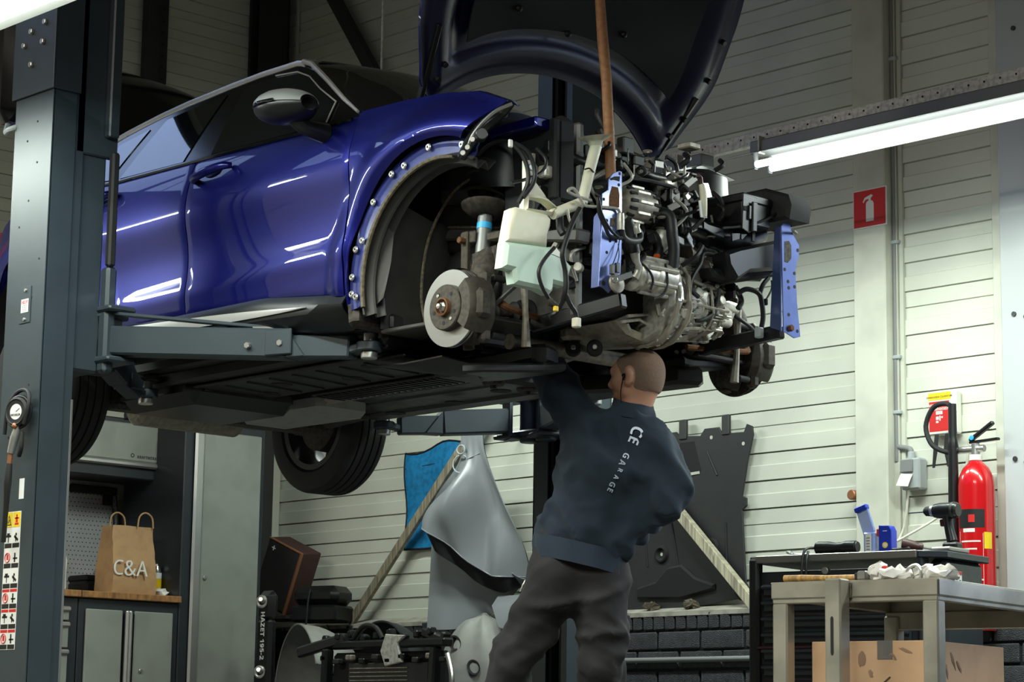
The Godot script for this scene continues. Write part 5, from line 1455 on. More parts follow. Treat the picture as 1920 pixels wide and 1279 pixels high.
	plate("end_plate", [0.48,1.868, 0.484,1.841, 0.468,1.81, 0.445,1.795, 0.424,1.8, 0.401,1.838, 0.436,1.854], 0.19, 0.05, 0.01, "alloy_dark", gb)
	plate("sump", [-0.179,1.728, -0.109,1.762, 0.049,1.783, 0.196,1.778, 0.361,1.788, 0.383,1.766, 0.316,1.736, 0.166,1.693, -0.023,1.667, -0.122,1.686], -0.05, 0.3, 0.02, "alloy_dark", gb)
	pipe("sump_rib", [0.262,1.746,0.146, 0.262,1.771,0.012], 0.006, 6, "alloy", gb)
	pipe("sump_rib", [0.262,1.719,0.182, 0.262,1.74,0.082], 0.006, 6, "alloy", gb)
	pipe("sump_rib", [0.262,1.716,0.146, 0.262,1.688,0.129], 0.006, 6, "alloy", gb)
	pipe("sump_rib", [0.262,1.74,0.082, 0.262,1.719,0.007], 0.006, 6, "alloy", gb)
	pipe("sump_rib", [0.262,1.772,0.007, 0.262,1.725,-0.069], 0.006, 6, "alloy", gb)
	pipe("sump_rib", [0.262,1.758,-0.058, 0.262,1.751,-0.179], 0.006, 6, "alloy", gb)
	pipe("sump_rib", [0.262,1.759,-0.179, 0.262,1.757,-0.337], 0.006, 6, "alloy", gb)
	pipe("sump_rib", [0.262,1.693,0.039, 0.262,1.695,-0.124], 0.006, 6, "alloy", gb)
	var bb := part("battery_box", MB.new().bx(Vector3(0.187,2.131,-0.27), Vector3(0.461,2.253,-0.43000000000000005), 0.008).bx(Vector3(0.183,2.218,-0.264), Vector3(0.467,2.253,-0.43500000000000005), 0.006), "black_plastic", car)
	plate("box_front", [0.264,2.247, 0.298,2.245, 0.347,2.24, 0.346,2.226, 0.341,2.14, 0.298,2.098, 0.258,2.111], 0.461, 0.008, 0.002, "black_plastic", bb)
	plate("box_window", [0.263,2.198, 0.292,2.199, 0.292,2.182, 0.265,2.18], 0.468, 0.004, 0.001, "matte_black", bb)
	plate("box_rib", [0.288,2.203, 0.301,2.203, 0.298,2.149, 0.286,2.149], 0.467, 0.012, 0.002, "black_plastic", bb)
	plate("box_side", [0.365,2.232, 0.403,2.231, 0.397,2.175, 0.374,2.14, 0.359,2.145], 0.433, 0.02, 0.003, "black_plastic", bb)
	plate("clamp", [0.305,2.219, 0.331,2.219, 0.327,2.105, 0.302,2.104], 0.471, 0.012, 0.003, "black_plastic", bb)
	part("air_box", MB.new().prism([Vector2(0.32,2.306), Vector2(0.419,2.306), Vector2(0.531,2.265), Vector2(0.546,2.222), Vector2(0.535,2.168), Vector2(0.32,2.168)], 0.14, Transform3D(Basis.IDENTITY, Vector3(0,0,-0.58)), 0.012), "matte_black", car)
	var dk := part("air_duct", MB.new().hose([Vector3(0.33,2.115,-0.055), Vector3(0.33,2.109,-0.138), Vector3(0.33,2.104,-0.227), Vector3(0.33,2.099,-0.318), Vector3(0.33,2.108,-0.428), Vector3(0.33,2.15,-0.515)], [0.035,0.04,0.045,0.05,0.05,0.04], 12), "black_plastic", car, 50.0)
	plate("duct_plate", [0.119,2.126, 0.144,2.118, 0.228,2.113, 0.234,2.079, 0.178,2.085, 0.119,2.099], 0.39, 0.01, 0.002, "black_plastic", dk)
	plate("duct_plate", [0.072,2.11, 0.111,2.112, 0.111,2.093, 0.075,2.076], 0.37, 0.01, 0.002, "black_plastic", dk)
	plate("duct_tab", [0.265,2.102, 0.314,2.109, 0.308,2.085, 0.268,2.071], 0.402, 0.008, 0.001, "black_plastic", dk)
	plate("duct_tab", [0.319,2.107, 0.354,2.112, 0.325,2.086, 0.318,2.087], 0.402, 0.008, 0.001, "black_plastic", dk)
	plate("duct_tab", [0.383,2.124, 0.401,2.127, 0.397,2.088, 0.382,2.089], 0.402, 0.008, 0.001, "black_plastic", dk)
	pipe("bellows_ring", [0.36,2.128,-0.028, 0.37,2.096,-0.025, 0.36,2.077,-0.039], 0.01, 8, "black_plastic", dk)
	pipe("bellows_ring", [0.36,2.127,-0.044, 0.37,2.095,-0.042, 0.36,2.076,-0.055], 0.01, 8, "black_plastic", dk)
	pipe("bellows_ring", [0.36,2.126,-0.061, 0.37,2.094,-0.058, 0.36,2.076,-0.072], 0.01, 8, "black_plastic", dk)
	pipe("bellows_ring", [0.36,2.125,-0.077, 0.37,2.093,-0.075, 0.36,2.076,-0.088], 0.01, 8, "black_plastic", dk)
	plate("intake_scoop", [0.216,2.018, 0.29,2.046, 0.535,2.118, 0.56,2.041, 0.541,2, 0.351,1.963, 0.277,1.919, 0.228,1.97], 0.34, 0.09, 0.012, "black_plastic", dk)
	plate("intake_tray", [0.175,1.96, 0.322,1.974, 0.548,2.008, 0.574,1.986, 0.309,1.922, 0.199,1.931], 0.26, 0.12, 0.01, "matte_black", dk)
	plate("scuttle_panel", [-0.361,2.503, -0.313,2.503, -0.196,2.496, -0.078,2.491, 0.015,2.486, 0.01,2.416, -0.173,2.382, -0.352,2.385], -0.032, 0.012, 0.002, "black_plastic", e)
	part("rubber_spout", MB.new().lathe([Vector2(0,0), Vector2(0.03,0.0), Vector2(0.036,0.01), Vector2(0.036,0.05), Vector2(0.024,0.085), Vector2(0.02,0.086), Vector2(0.018,0.06), Vector2(0,0.06)], 20, MB.along(Vector3(0.05,2.484,0.312), Vector3(0.09,2.459,0.304))), "rubber", e, 40.0)
	pipe("fuel_rail", [0.12,2.394,0.466, 0.12,2.39,0.405, 0.12,2.385,0.332], 0.011, 10, "alloy", e)
	pipe("rail_pipe", [0.2,2.312,0.534, 0.2,2.329,0.517, 0.2,2.341,0.461, 0.2,2.356,0.4, 0.2,2.344,0.381, 0.2,2.33,0.389], 0.006, 8, "alloy", e)
	block("injector", [0.15,2.367,0.413, 0.17,2.403,0.435], 0.004, "alloy", e)
	block("injector", [0.15,2.345,0.471, 0.17,2.381,0.493], 0.004, "alloy", e)
	block("injector", [0.15,2.315,0.448, 0.17,2.351,0.47], 0.004, "alloy", e)
	block("injector", [0.15,2.331,0.381, 0.17,2.367,0.403], 0.004, "alloy", e)
	block("injector", [0.15,2.326,0.309, 0.17,2.362,0.331], 0.004, "alloy", e)
	block("injector", [0.15,2.324,0.277, 0.17,2.36,0.299], 0.004, "alloy", e)
	block("injector", [0.15,2.324,0.256, 0.17,2.36,0.278], 0.004, "alloy", e)
	pipe("hose_loop", [0.2,2.389,0.482, 0.2,2.361,0.474, 0.2,2.331,0.471], 0.009, 8, "loom", e)
	pipe("cam_cover_rail", [0.28,2.272,0.598, 0.28,2.284,0.492, 0.28,2.275,0.416, 0.28,2.291,0.287, 0.28,2.297,0.192], 0.026, 10, "black_plastic", e)
	pipe("coolant_rail", [0.27,2.317,0.171, 0.25,2.308,0.07, 0.24,2.302,0.005, 0.22,2.311,-0.083], 0.02, 12, "black_plastic", e)
	pipe("vacuum_pipe", [0.33,2.245,0.21, 0.31,2.259,0.083, 0.28,2.269,-0.058, 0.26,2.271,-0.16], 0.009, 8, "loom", e)
	pipe("bonnet_rail", [0.1,2.433,0.063, 0.06,2.437,-0.072, 0.03,2.438,-0.181, 0,2.457,-0.225], 0.012, 6, "black_plastic", e)
	pipe("lift_hook", [0,2.484,-0.339, 0,2.47,-0.386, 0,2.437,-0.403, 0,2.403,-0.4], 0.008, 8, "loom", e)
	pipe("small_hose", [0.15,2.394,-0.085, 0.15,2.382,-0.107, 0.15,2.35,-0.107], 0.007, 8, "loom", e)
	pipe("small_hose", [0.12,2.42,-0.155, 0.12,2.404,-0.2, 0.12,2.36,-0.201], 0.007, 8, "loom", e)
	plate("ecu_bracket", [0.048,2.257, 0.1,2.25, 0.103,2.189, 0.054,2.196, 0.045,2.218], 0.24, 0.06, 0.006, "black_plastic", e)
	part("filler_cap", MB.new().lathe([Vector2(0,0), Vector2(0.05,0.0), Vector2(0.052,0.012), Vector2(0.044,0.02), Vector2(0,0.022)], 24, MB.along(Vector3(0.22,2.297,-0.158), Vector3(0.25,2.294,-0.126))), "black_plastic", e)
	plate("red_cover", [-0.188,2.184, -0.148,2.187, -0.14,2.173, -0.153,2.167, -0.134,2.159, -0.134,2.148, -0.147,2.129, -0.156,2.163, -0.177,2.174], 0.36, 0.02, 0.004, "red_plastic", e)
	pipe("dipstick_handle", [0.36,2.295,0.391, 0.36,2.308,0.365], 0.008, 8, "yellow_plastic", e)
	pipe("foil_sleeve", [0.46,2.122,-0.056, 0.46,2.17,-0.053, 0.46,2.215,-0.048, 0.46,2.244,-0.039], [0.01, 0.013, 0.014, 0.01], 10, "tank", e)
	plate("foil_wrap", [0.042,2.248, 0.072,2.253, 0.094,2.203, 0.061,2.194], 0.459, 0.006, 0.001, "foil", e)
	plate("paper_tag", [0.022,2.178, 0.064,2.191, 0.069,2.119, 0.033,2.117], 0.459, 0.004, 0.001, "white_print", e)
	pipe("loose_lead", [0.46,2.244,-0.039, 0.46,2.266,-0.035, 0.46,2.272,-0.023, 0.46,2.268,-0.001], 0.007, 8, "maroon", e)
	block("lead_plug", [0.455,2.266,-0.006, 0.47,2.277,0.024], 0.003, "black_plastic", e)
	pipe("bonnet_cable", [0.46,2.096,-0.156, 0.46,2.124,-0.28, 0.47,2.162,-0.383, 0.48,2.208,-0.459, 0.48,2.233,-0.491, 0.44,2.261,-0.524], 0.005, 8, "loom", e)
	pipe("bonnet_cable", [0.45,2.231,-0.53, 0.45,2.254,-0.613, 0.45,2.258,-0.658, 0.45,2.221,-0.625, 0.46,2.167,-0.547], 0.006, 8, "loom", e)
	pipe("wiring_loom", [0.44,2.226,0.904, 0.46,2.189,0.875, 0.47,2.138,0.857, 0.47,2.081,0.858, 0.46,2.014,0.89], 0.008, 8, "loom", e)
	pipe("wiring_loom", [0.44,2.23,0.894, 0.47,2.198,0.856, 0.48,2.14,0.833, 0.48,2.09,0.84, 0.47,2.035,0.876], 0.008, 8, "loom", e)
	pipe("wiring_loom", [0.4,2.244,0.752, 0.42,2.215,0.731, 0.43,2.185,0.731, 0.43,2.148,0.759, 0.45,2.108,0.845, 0.45,2.083,0.915], 0.006, 8, "loom", e)
	block("loom_clip", [0.45,2.205,0.934, 0.46,2.233,0.916], 0.003, "white_plastic", e)
	pipe("wiring_loom", [0.52,2.027,0.651, 0.52,1.967,0.689, 0.52,1.904,0.717, 0.52,1.849,0.733, 0.52,1.791,0.718, 0.52,1.721,0.717, 0.48,1.664,0.713, 0.46,1.639,0.736], 0.0095, 8, "loom", e)
	pipe("wiring_loom", [0.52,1.718,0.719, 0.52,1.682,0.694, 0.52,1.655,0.667, 0.52,1.634,0.664], 0.008, 8, "loom", e)
	block("white_connector", [0.506,1.604,0.65, 0.534,1.638,0.676], 0.004, "tank", e)
	pipe("wiring_loom", [0.52,1.869,0.772, 0.52,1.818,0.821, 0.52,1.773,0.845, 0.52,1.726,0.829, 0.52,1.686,0.795], 0.007, 8, "loom", e)
	pipe("wiring_loom", [0.52,1.688,0.795, 0.52,1.674,0.783, 0.52,1.668,0.761], [0.008, 0.014, 0.01], 8, "old_iron", e)
	block("yellow_connector", [0.524,1.645,0.763, 0.536,1.663,0.781], 0.002, "yellow_plastic", e)
	pipe("wiring_loom", [0.42,2.045,0.655, 0.42,1.974,0.649, 0.43,1.95,0.644], 0.014, 8, "loom", e)
	pipe("wiring_loom", [0.505,2.086,0.547, 0.505,2.033,0.542, 0.505,1.987,0.511, 0.505,1.957,0.486, 0.505,1.959,0.425], 0.007, 8, "loom", e)
	pipe("wiring_loom", [0.51,2.074,0.547, 0.51,2.03,0.534, 0.51,1.979,0.491, 0.51,1.958,0.451], 0.005, 8, "loom", e)
	pipe("thin_wire", [0.5,1.952,0.433, 0.51,1.903,0.455, 0.52,1.846,0.49], 0.002, 5, "loom", e)
	pipe("thin_wire", [0.5,1.936,0.44, 0.51,1.894,0.445, 0.52,1.854,0.465], 0.002, 5, "loom", e)
	pipe("wiring_loom", [0.34,2.023,-0.239, 0.35,2.015,-0.172, 0.36,1.971,-0.144, 0.36,1.92,-0.105, 0.36,1.872,-0.089, 0.36,1.844,-0.133], 0.009, 8, "loom", gb)
	pipe("wiring_loom", [0.33,1.9,-0.284, 0.33,1.848,-0.273, 0.33,1.798,-0.244, 0.33,1.767,-0.188, 0.32,1.763,-0.161], 0.008, 8, "loom", gb)
	pipe("wiring_loom", [0.42,1.915,0.248, 0.43,1.883,0.206, 0.43,1.852,0.187, 0.42,1.817,0.19], 0.005, 8, "loom", ac)
	pipe("wiring_loom", [0.42,1.925,0.111, 0.42,1.859,0.1, 0.42,1.811,0.121, 0.42,1.786,0.174], 0.005, 8, "loom", ac)
	pipe("wiring_loom", [0.36,1.889,-0.356, 0.38,1.907,-0.384, 0.4,1.894,-0.429, 0.4,1.855,-0.448, 0.4,1.805,-0.454, 0.4,1.762,-0.444], 0.01, 8, "loom", gb)
	pipe("wiring_loom", [0.4,1.895,-0.436, 0.4,1.932,-0.455, 0.4,1.962,-0.486], 0.009, 8, "loom", gb)
	pipe("wiring_loom", [0.4,1.956,-0.505, 0.4,1.922,-0.505, 0.4,1.875,-0.471], 0.004, 8, "loom", gb)
	block("loom_plug", [0.39,1.88,-0.466, 0.41,1.853,-0.474], 0.003, "black_plastic", gb)
	block("clear_connector", [0.386,1.722,-0.445, 0.414,1.762,-0.417], 0.004, "grey_box", gb)
	pipe("wiring_loom", [0.34,1.918,-0.361, 0.34,1.872,-0.398, 0.34,1.836,-0.379], 0.011, 8, "loom", gb)
	block("starter_plug", [0.3,1.928,-0.337, 0.36,1.863,-0.35], 0.008, "black_plastic", gb)
	pipe("small_pipe", [0.32,2.062,-0.171, 0.33,2.035,-0.205], 0.012, 8, "loom", gb)
	pipe("small_pipe", [0.33,2.056,-0.227, 0.33,2.05,-0.278, 0.33,2.014,-0.324, 0.32,1.996,-0.375], 0.007, 8, "loom", gb)
	pipe("small_pipe", [0.34,2.043,-0.044, 0.35,2.047,-0.083, 0.36,2.046,-0.105], [0.016, 0.02, 0.02], 12, "loom", gb)
	block("bay_module", [0.31,2.122,-0.122, 0.344,2.19,-0.098], 0.005, "loom", e)
	pipe("bay_pipe", [0.306,2.115,0.501, 0.301,2.127,0.488, 0.312,2.141,0.46, 0.317,2.178,0.402], 0.0054, 7, "alloy", e)
	block("bay_module", [0.253,2.196,-0.173, 0.285,2.254,-0.131], 0.005, "loom", e)
	pipe("bay_hose", [0.237,2.345,0.203, 0.226,2.323,0.172, 0.221,2.339,0.139, 0.208,2.348,0.121], 0.0092, 7, "loom", e)
	block("bay_module", [0.228,2.301,0.34, 0.268,2.355,0.372], 0.005, "loom", e)
	pipe("bay_pipe", [0.321,2.273,0.308, 0.335,2.297,0.291, 0.349,2.282,0.332, 0.358,2.306,0.353], 0.0057, 7, "alloy", e)
	pipe("bay_hose", [0.244,2.274,0.619, 0.248,2.222,0.624, 0.234,2.236,0.607, 0.244,2.181,0.561], 0.0112, 7, "alloy_dark", e)
	block("bay_module", [0.285,2.054,0.249, 0.341,2.108,0.317], 0.005, "alloy_dark", e)
	pipe("bay_hose", [0.322,2.084,0.531, 0.339,2.062,0.577, 0.34,2.047,0.534, 0.327,1.996,0.497], 0.005, 7, "loom", e)
	pipe("bay_hose", [0.271,2.381,0.267, 0.28,2.416,0.256, 0.296,2.377,0.309, 0.295,2.409,0.339], 0.0138, 7, "loom", e)
	block("bay_module", [0.189,2.452,-0.262, 0.255,2.476,-0.196], 0.005, "alloy_dark", e)
	block("bay_module", [0.223,2.068,0.186, 0.247,2.096,0.24], 0.005, "loom", e)
	pipe("bay_hose", [0.306,2.133,0.472, 0.306,2.177,0.52, 0.293,2.205,0.528, 0.307,2.183,0.558], 0.0075, 7, "dark_steel", e)
	block("bay_module", [0.285,2.177,0.594, 0.325,2.221,0.634], 0.005, "alloy", e)
	block("bay_module", [0.229,2.257,-0.098, 0.281,2.293,-0.04], 0.005, "alloy", e)
	pipe("bay_hose", [0.265,2.132,0.29, 0.258,2.191,0.336, 0.241,2.143,0.287, 0.233,2.107,0.275], 0.0121, 7, "black_plastic", e)
	block("bay_module", [0.232,2.113,0.565, 0.294,2.153,0.631], 0.005, "loom", e)
	block("bay_module", [0.284,2.099,0.52, 0.318,2.141,0.588], 0.005, "alloy", e)
	pipe("bay_pipe", [0.25,2.177,0.623, 0.242,2.132,0.618, 0.232,2.139,0.582, 0.233,2.193,0.567], 0.0136, 7, "alloy", e)
	pipe("bay_hose", [0.286,2.037,0.644, 0.279,2.088,0.606, 0.284,2.04,0.598, 0.292,2.079,0.585], 0.006, 7, "black_plastic", e)
	pipe("bay_hose", [0.227,2.192,0.184, 0.222,2.154,0.228, 0.216,2.114,0.203, 0.225,2.168,0.223], 0.0079, 7, "hose_rubber", e)
	block("bay_module", [0.269,2.317,0.25, 0.311,2.349,0.29], 0.005, "alloy", e)
	block("bay_module", [0.27,2.342,0.164, 0.312,2.406,0.222], 0.005, "dark_steel", e)
	block("bay_module", [0.274,2.31,0.098, 0.302,2.35,0.154], 0.005, "loom", e)
	block("bay_module", [0.266,2.133,0.458, 0.302,2.179,0.516], 0.005, "hose_rubber", e)
	pipe("bay_hose", [0.243,2.38,0.223, 0.248,2.433,0.26, 0.235,2.482,0.281, 0.228,2.509,0.278], 0.01, 7, "loom", e)
	block("bay_module", [0.233,2.305,0.154, 0.287,2.341,0.208], 0.005, "loom", e)
	pipe("bay_pipe", [0.232,2.032,0.437, 0.235,1.986,0.473, 0.228,1.94,0.497, 0.229,1.883,0.505], 0.0119, 7, "alloy", e)
	pipe("bay_pipe", [0.248,1.992,0.628, 0.236,1.947,0.58, 0.244,1.966,0.578, 0.241,1.957,0.622], 0.0117, 7, "alloy", e)
	pipe("bay_hose", [0.265,1.842,0.501, 0.278,1.834,0.45, 0.27,1.808,0.474, 0.287,1.814,0.444], 0.0113, 7, "loom", e)
	block("bay_module", [0.276,2.257,0.56, 0.306,2.323,0.598], 0.005, "loom", e)
	pipe("bay_hose", [0.303,1.99,0.612, 0.308,2.032,0.612, 0.31,2.033,0.647, 0.325,2.011,0.674], 0.0109, 7, "hose_rubber", e)
	block("bay_module", [0.263,1.927,0.366, 0.329,1.973,0.408], 0.005, "loom", e)
	pipe("bay_hose", [0.327,2.107,0.505, 0.321,2.128,0.48, 0.306,2.102,0.503, 0.306,2.112,0.518], 0.0098, 7, "loom", e)
	pipe("bay_pipe", [0.256,2.285,-0.162, 0.242,2.227,-0.148, 0.228,2.247,-0.139, 0.218,2.255,-0.089], 0.0056, 7, "alloy", e)
	var g2 := RandomNumberGenerator.new()
	g2.seed = 91
	var gc := Vector3(0.208,1.836,-0.1)
	# bosses, ribs and bolts cast on the gearbox, fittings packed round the engine
	for k in 70:
		var a := g2.randf_range(-1.9, 1.0)
		var f := g2.randf()
		var rr := lerpf(0.172, 0.112, smoothstep(0.0, 0.55, f)) + 0.004
		var p := gc + Vector3(rr * cos(a), rr * sin(a), 0.10 - 0.36 * f)
		var n := Vector3(cos(a), sin(a), 0)
		match k % 4:
			0: part("casting_boss", MB.new().cyl(p - n * 0.02, p + n * g2.randf_range(0.008, 0.022), g2.randf_range(0.010, 0.024), 12, 0.003), "alloy" if k % 8 == 0 else "alloy_dark", gb)
			1: part("casing_bolt", MB.new().cyl(p, p + n * 0.016, 0.009, 6, 0.001), "zinc", gb)
			2: part("casting_rib", MB.new().bar(p + Vector3(0, 0, 0.04), p - Vector3(0, 0, 0.05) - n * 0.012, 0.006, 0.024, 0.002, n), "alloy", gb)
			3: part("casting_rib", MB.new().bar(p, gc + Vector3((rr - 0.006) * cos(a + 0.4), (rr - 0.006) * sin(a + 0.4), p.z - gc.z + g2.randf_range(-0.04, 0.04)), 0.007, 0.02, 0.002, n), "alloy_dark", gb)
	for k in 150:
		var p := Vector3(g2.randf_range(0.26, 0.40), g2.randf_range(1.84, 2.36), g2.randf_range(-0.22, 0.40))
		if p.z < -0.02 and p.y < 2.06: continue
		var q := Vector3(g2.randf_range(-0.02, 0.02), g2.randf_range(-0.07, 0.07), g2.randf_range(-0.09, 0.09))
		match k % 6:
			0: part("engine_hose", MB.new().hose([p, p + q * 0.6 + Vector3(0.03, 0, 0), p + q * 1.4], g2.randf_range(0.006, 0.012), 7), "loom", e)
			1: part("engine_pipe", MB.new().hose([p, p + q, p + q + Vector3(-0.01, -q.z, q.y)], g2.randf_range(0.004, 0.007), 7), "alloy", e)
			2: part("plug_connector", MB.new().box(p, Vector3(0.03, 0.024, 0.036), 0.004, Basis(Vector3(1, 0.3, 0).normalized(), g2.randf() * 3.0)), "black_plastic", e)
			3: part("engine_bolt", MB.new().cyl(p, p + Vector3(0.018, 0, 0.006), g2.randf_range(0.007, 0.012), 6, 0.001), "zinc", e)
			4: part("metal_bracket", MB.new().bar(p, p + q * 0.8, 0.006, 0.026, 0.002), "steel", e)
			5: part("engine_clip", MB.new().torus(p, Vector3(q.z, 1, q.y), 0.015, 0.004, 12, 5), "alloy_dark", e)
	pipe("lamp_bracket", [0.33,2.41,0.808, 0.28,2.387,0.809, 0.24,2.343,0.848, 0.19,2.299,0.859, 0.13,2.236,0.86], [0.014, 0.022, 0.028, 0.024, 0.016], 8, "black_plastic", car)
	pipe("lamp_bracket_edge", [0.345,2.402,0.817, 0.29,2.372,0.856, 0.22,2.312,0.877, 0.17,2.264,0.868], 0.007, 6, "steel", car)
	rod("bracket_bush", [0.23,2.295,0.864, 0.27,2.295,0.89], 0.022, 16, 0.003, "black_plastic", car)
	rod("bracket_clip", [0.215,2.283,0.881, 0.221,2.283,0.891], 0.01, 8, 0.001, "steel", car)
	rod("bracket_clip", [0.215,2.25,0.904, 0.221,2.25,0.914], 0.01, 8, 0.001, "steel", car)
	rod("bracket_clip", [0.215,2.226,0.925, 0.221,2.226,0.935], 0.01, 8, 0.001, "steel", car)

# ------------------------------------------------------------------ two-post lift
func swing_arm(post: Node3D, pivot: Vector3, pad: Vector3, reach: float, dark: String, fine: bool) -> void:
	# outer box section from the pivot, slimmer extension, screw pad
	var dirv := Vector3(pad.x - pivot.x, 0, pad.z - pivot.z).normalized()
	var a := pivot + dirv * 0.10
	var e := Vector3(pad.x, pad.y - 0.045, pad.z) - dirv * 0.07
	var m := a.lerp(e, reach)
	var up := Vector3.UP
	var arm := part("swing_arm", MB.new().bar(a, m, 0.10, 0.115, 0.008), dark, post)
	# slanted end of the outer box
	var side := dirv.cross(up).normalized()
	part("arm_nose", MB.new().prism([Vector2(0, -0.055), Vector2(0.085, -0.055), Vector2(0.0, 0.055)], 0.098, Transform3D(Basis(dirv, up, dirv.cross(up)), m - dirv.cross(up) * 0.049), 0.003), dark, arm)
	part("extension", MB.new().bar(m - dirv * 0.02 + Vector3(0, -0.008, 0), e + Vector3(0, -0.005, 0), 0.075, 0.085, 0.006), dark, arm)
	part("extension_tip", MB.new().bar(e - dirv * 0.03 + Vector3(0, -0.02, 0), pad + Vector3(0, -0.05, 0), 0.06, 0.03, 0.006).cyl(pad + Vector3(0, -0.07, 0), pad + Vector3(0, -0.035, 0), 0.05, 18, 0.004), dark, arm)
	part("pad_screw", MB.new().cyl(pad + Vector3(0, -0.085, 0), pad + Vector3(0, 0.0, 0), 0.026, 16, 0.003).cyl(pad + Vector3(0, -0.098, 0), pad + Vector3(0, -0.072, 0), 0.032, 16, 0.003), "zinc", arm)
	part("rubber_pad", MB.new().cyl(pad, pad + Vector3(0, 0.022, 0), 0.058, 20, 0.004), "rubber", arm)
	part("pivot_bush", MB.new().cyl(pivot + Vector3(0, -0.075, 0), pivot + Vector3(0, 0.115, 0), 0.034, 18, 0.003), "matte_black", arm)
	part("pivot_plate", MB.new().bar(pivot + Vector3(-0.05, 0.10, 0) , pivot + dirv * 0.13 + Vector3(0, 0.10, 0), 0.13, 0.02, 0.006).bar(pivot + Vector3(-0.05, -0.075, 0), pivot + dirv * 0.13 + Vector3(0, -0.075, 0), 0.13, 0.02, 0.006).bar(pivot + dirv * 0.10 + Vector3(0, -0.085, 0), pivot + dirv * 0.10 + Vector3(0, 0.11, 0), 0.11, 0.02, 0.004, dirv), dark, arm)
	if not fine: return
	part("lock_plate", MB.new().bar(m - dirv * 0.09 + side * 0.055 + Vector3(0, 0.005, 0), m + dirv * 0.03 + side * 0.055 + Vector3(0, 0.005, 0), 0.012, 0.10, 0.004), dark, arm)
	for q in [-0.17, -0.02]:
		part("arm_bolt", MB.new().cyl(m + dirv * q + side * 0.05, m + dirv * q + side * 0.068, 0.013, 6, 0.002), "zinc", arm)
	part("stay_bar", MB.new().bar(pivot + Vector3(0, 0.125, 0) + side * 0.03, a.lerp(m, 0.86) + Vector3(0, 0.066, 0), 0.045, 0.014, 0.003), dark, arm)
	part("stay_foot", MB.new().bar(a.lerp(m, 0.80) + Vector3(0, 0.062, 0), a.lerp(m, 0.95) + Vector3(0, 0.062, 0), 0.05, 0.012, 0.003), "steel", arm)
	var teeth := MB.new()
	for k in 9: teeth.box(pivot + Vector3(-0.055, -0.05 + 0.017 * k, 0.01), Vector3(0.012, 0.009, 0.02), 0.002)
	part("gear_rack", teeth, "steel", arm)

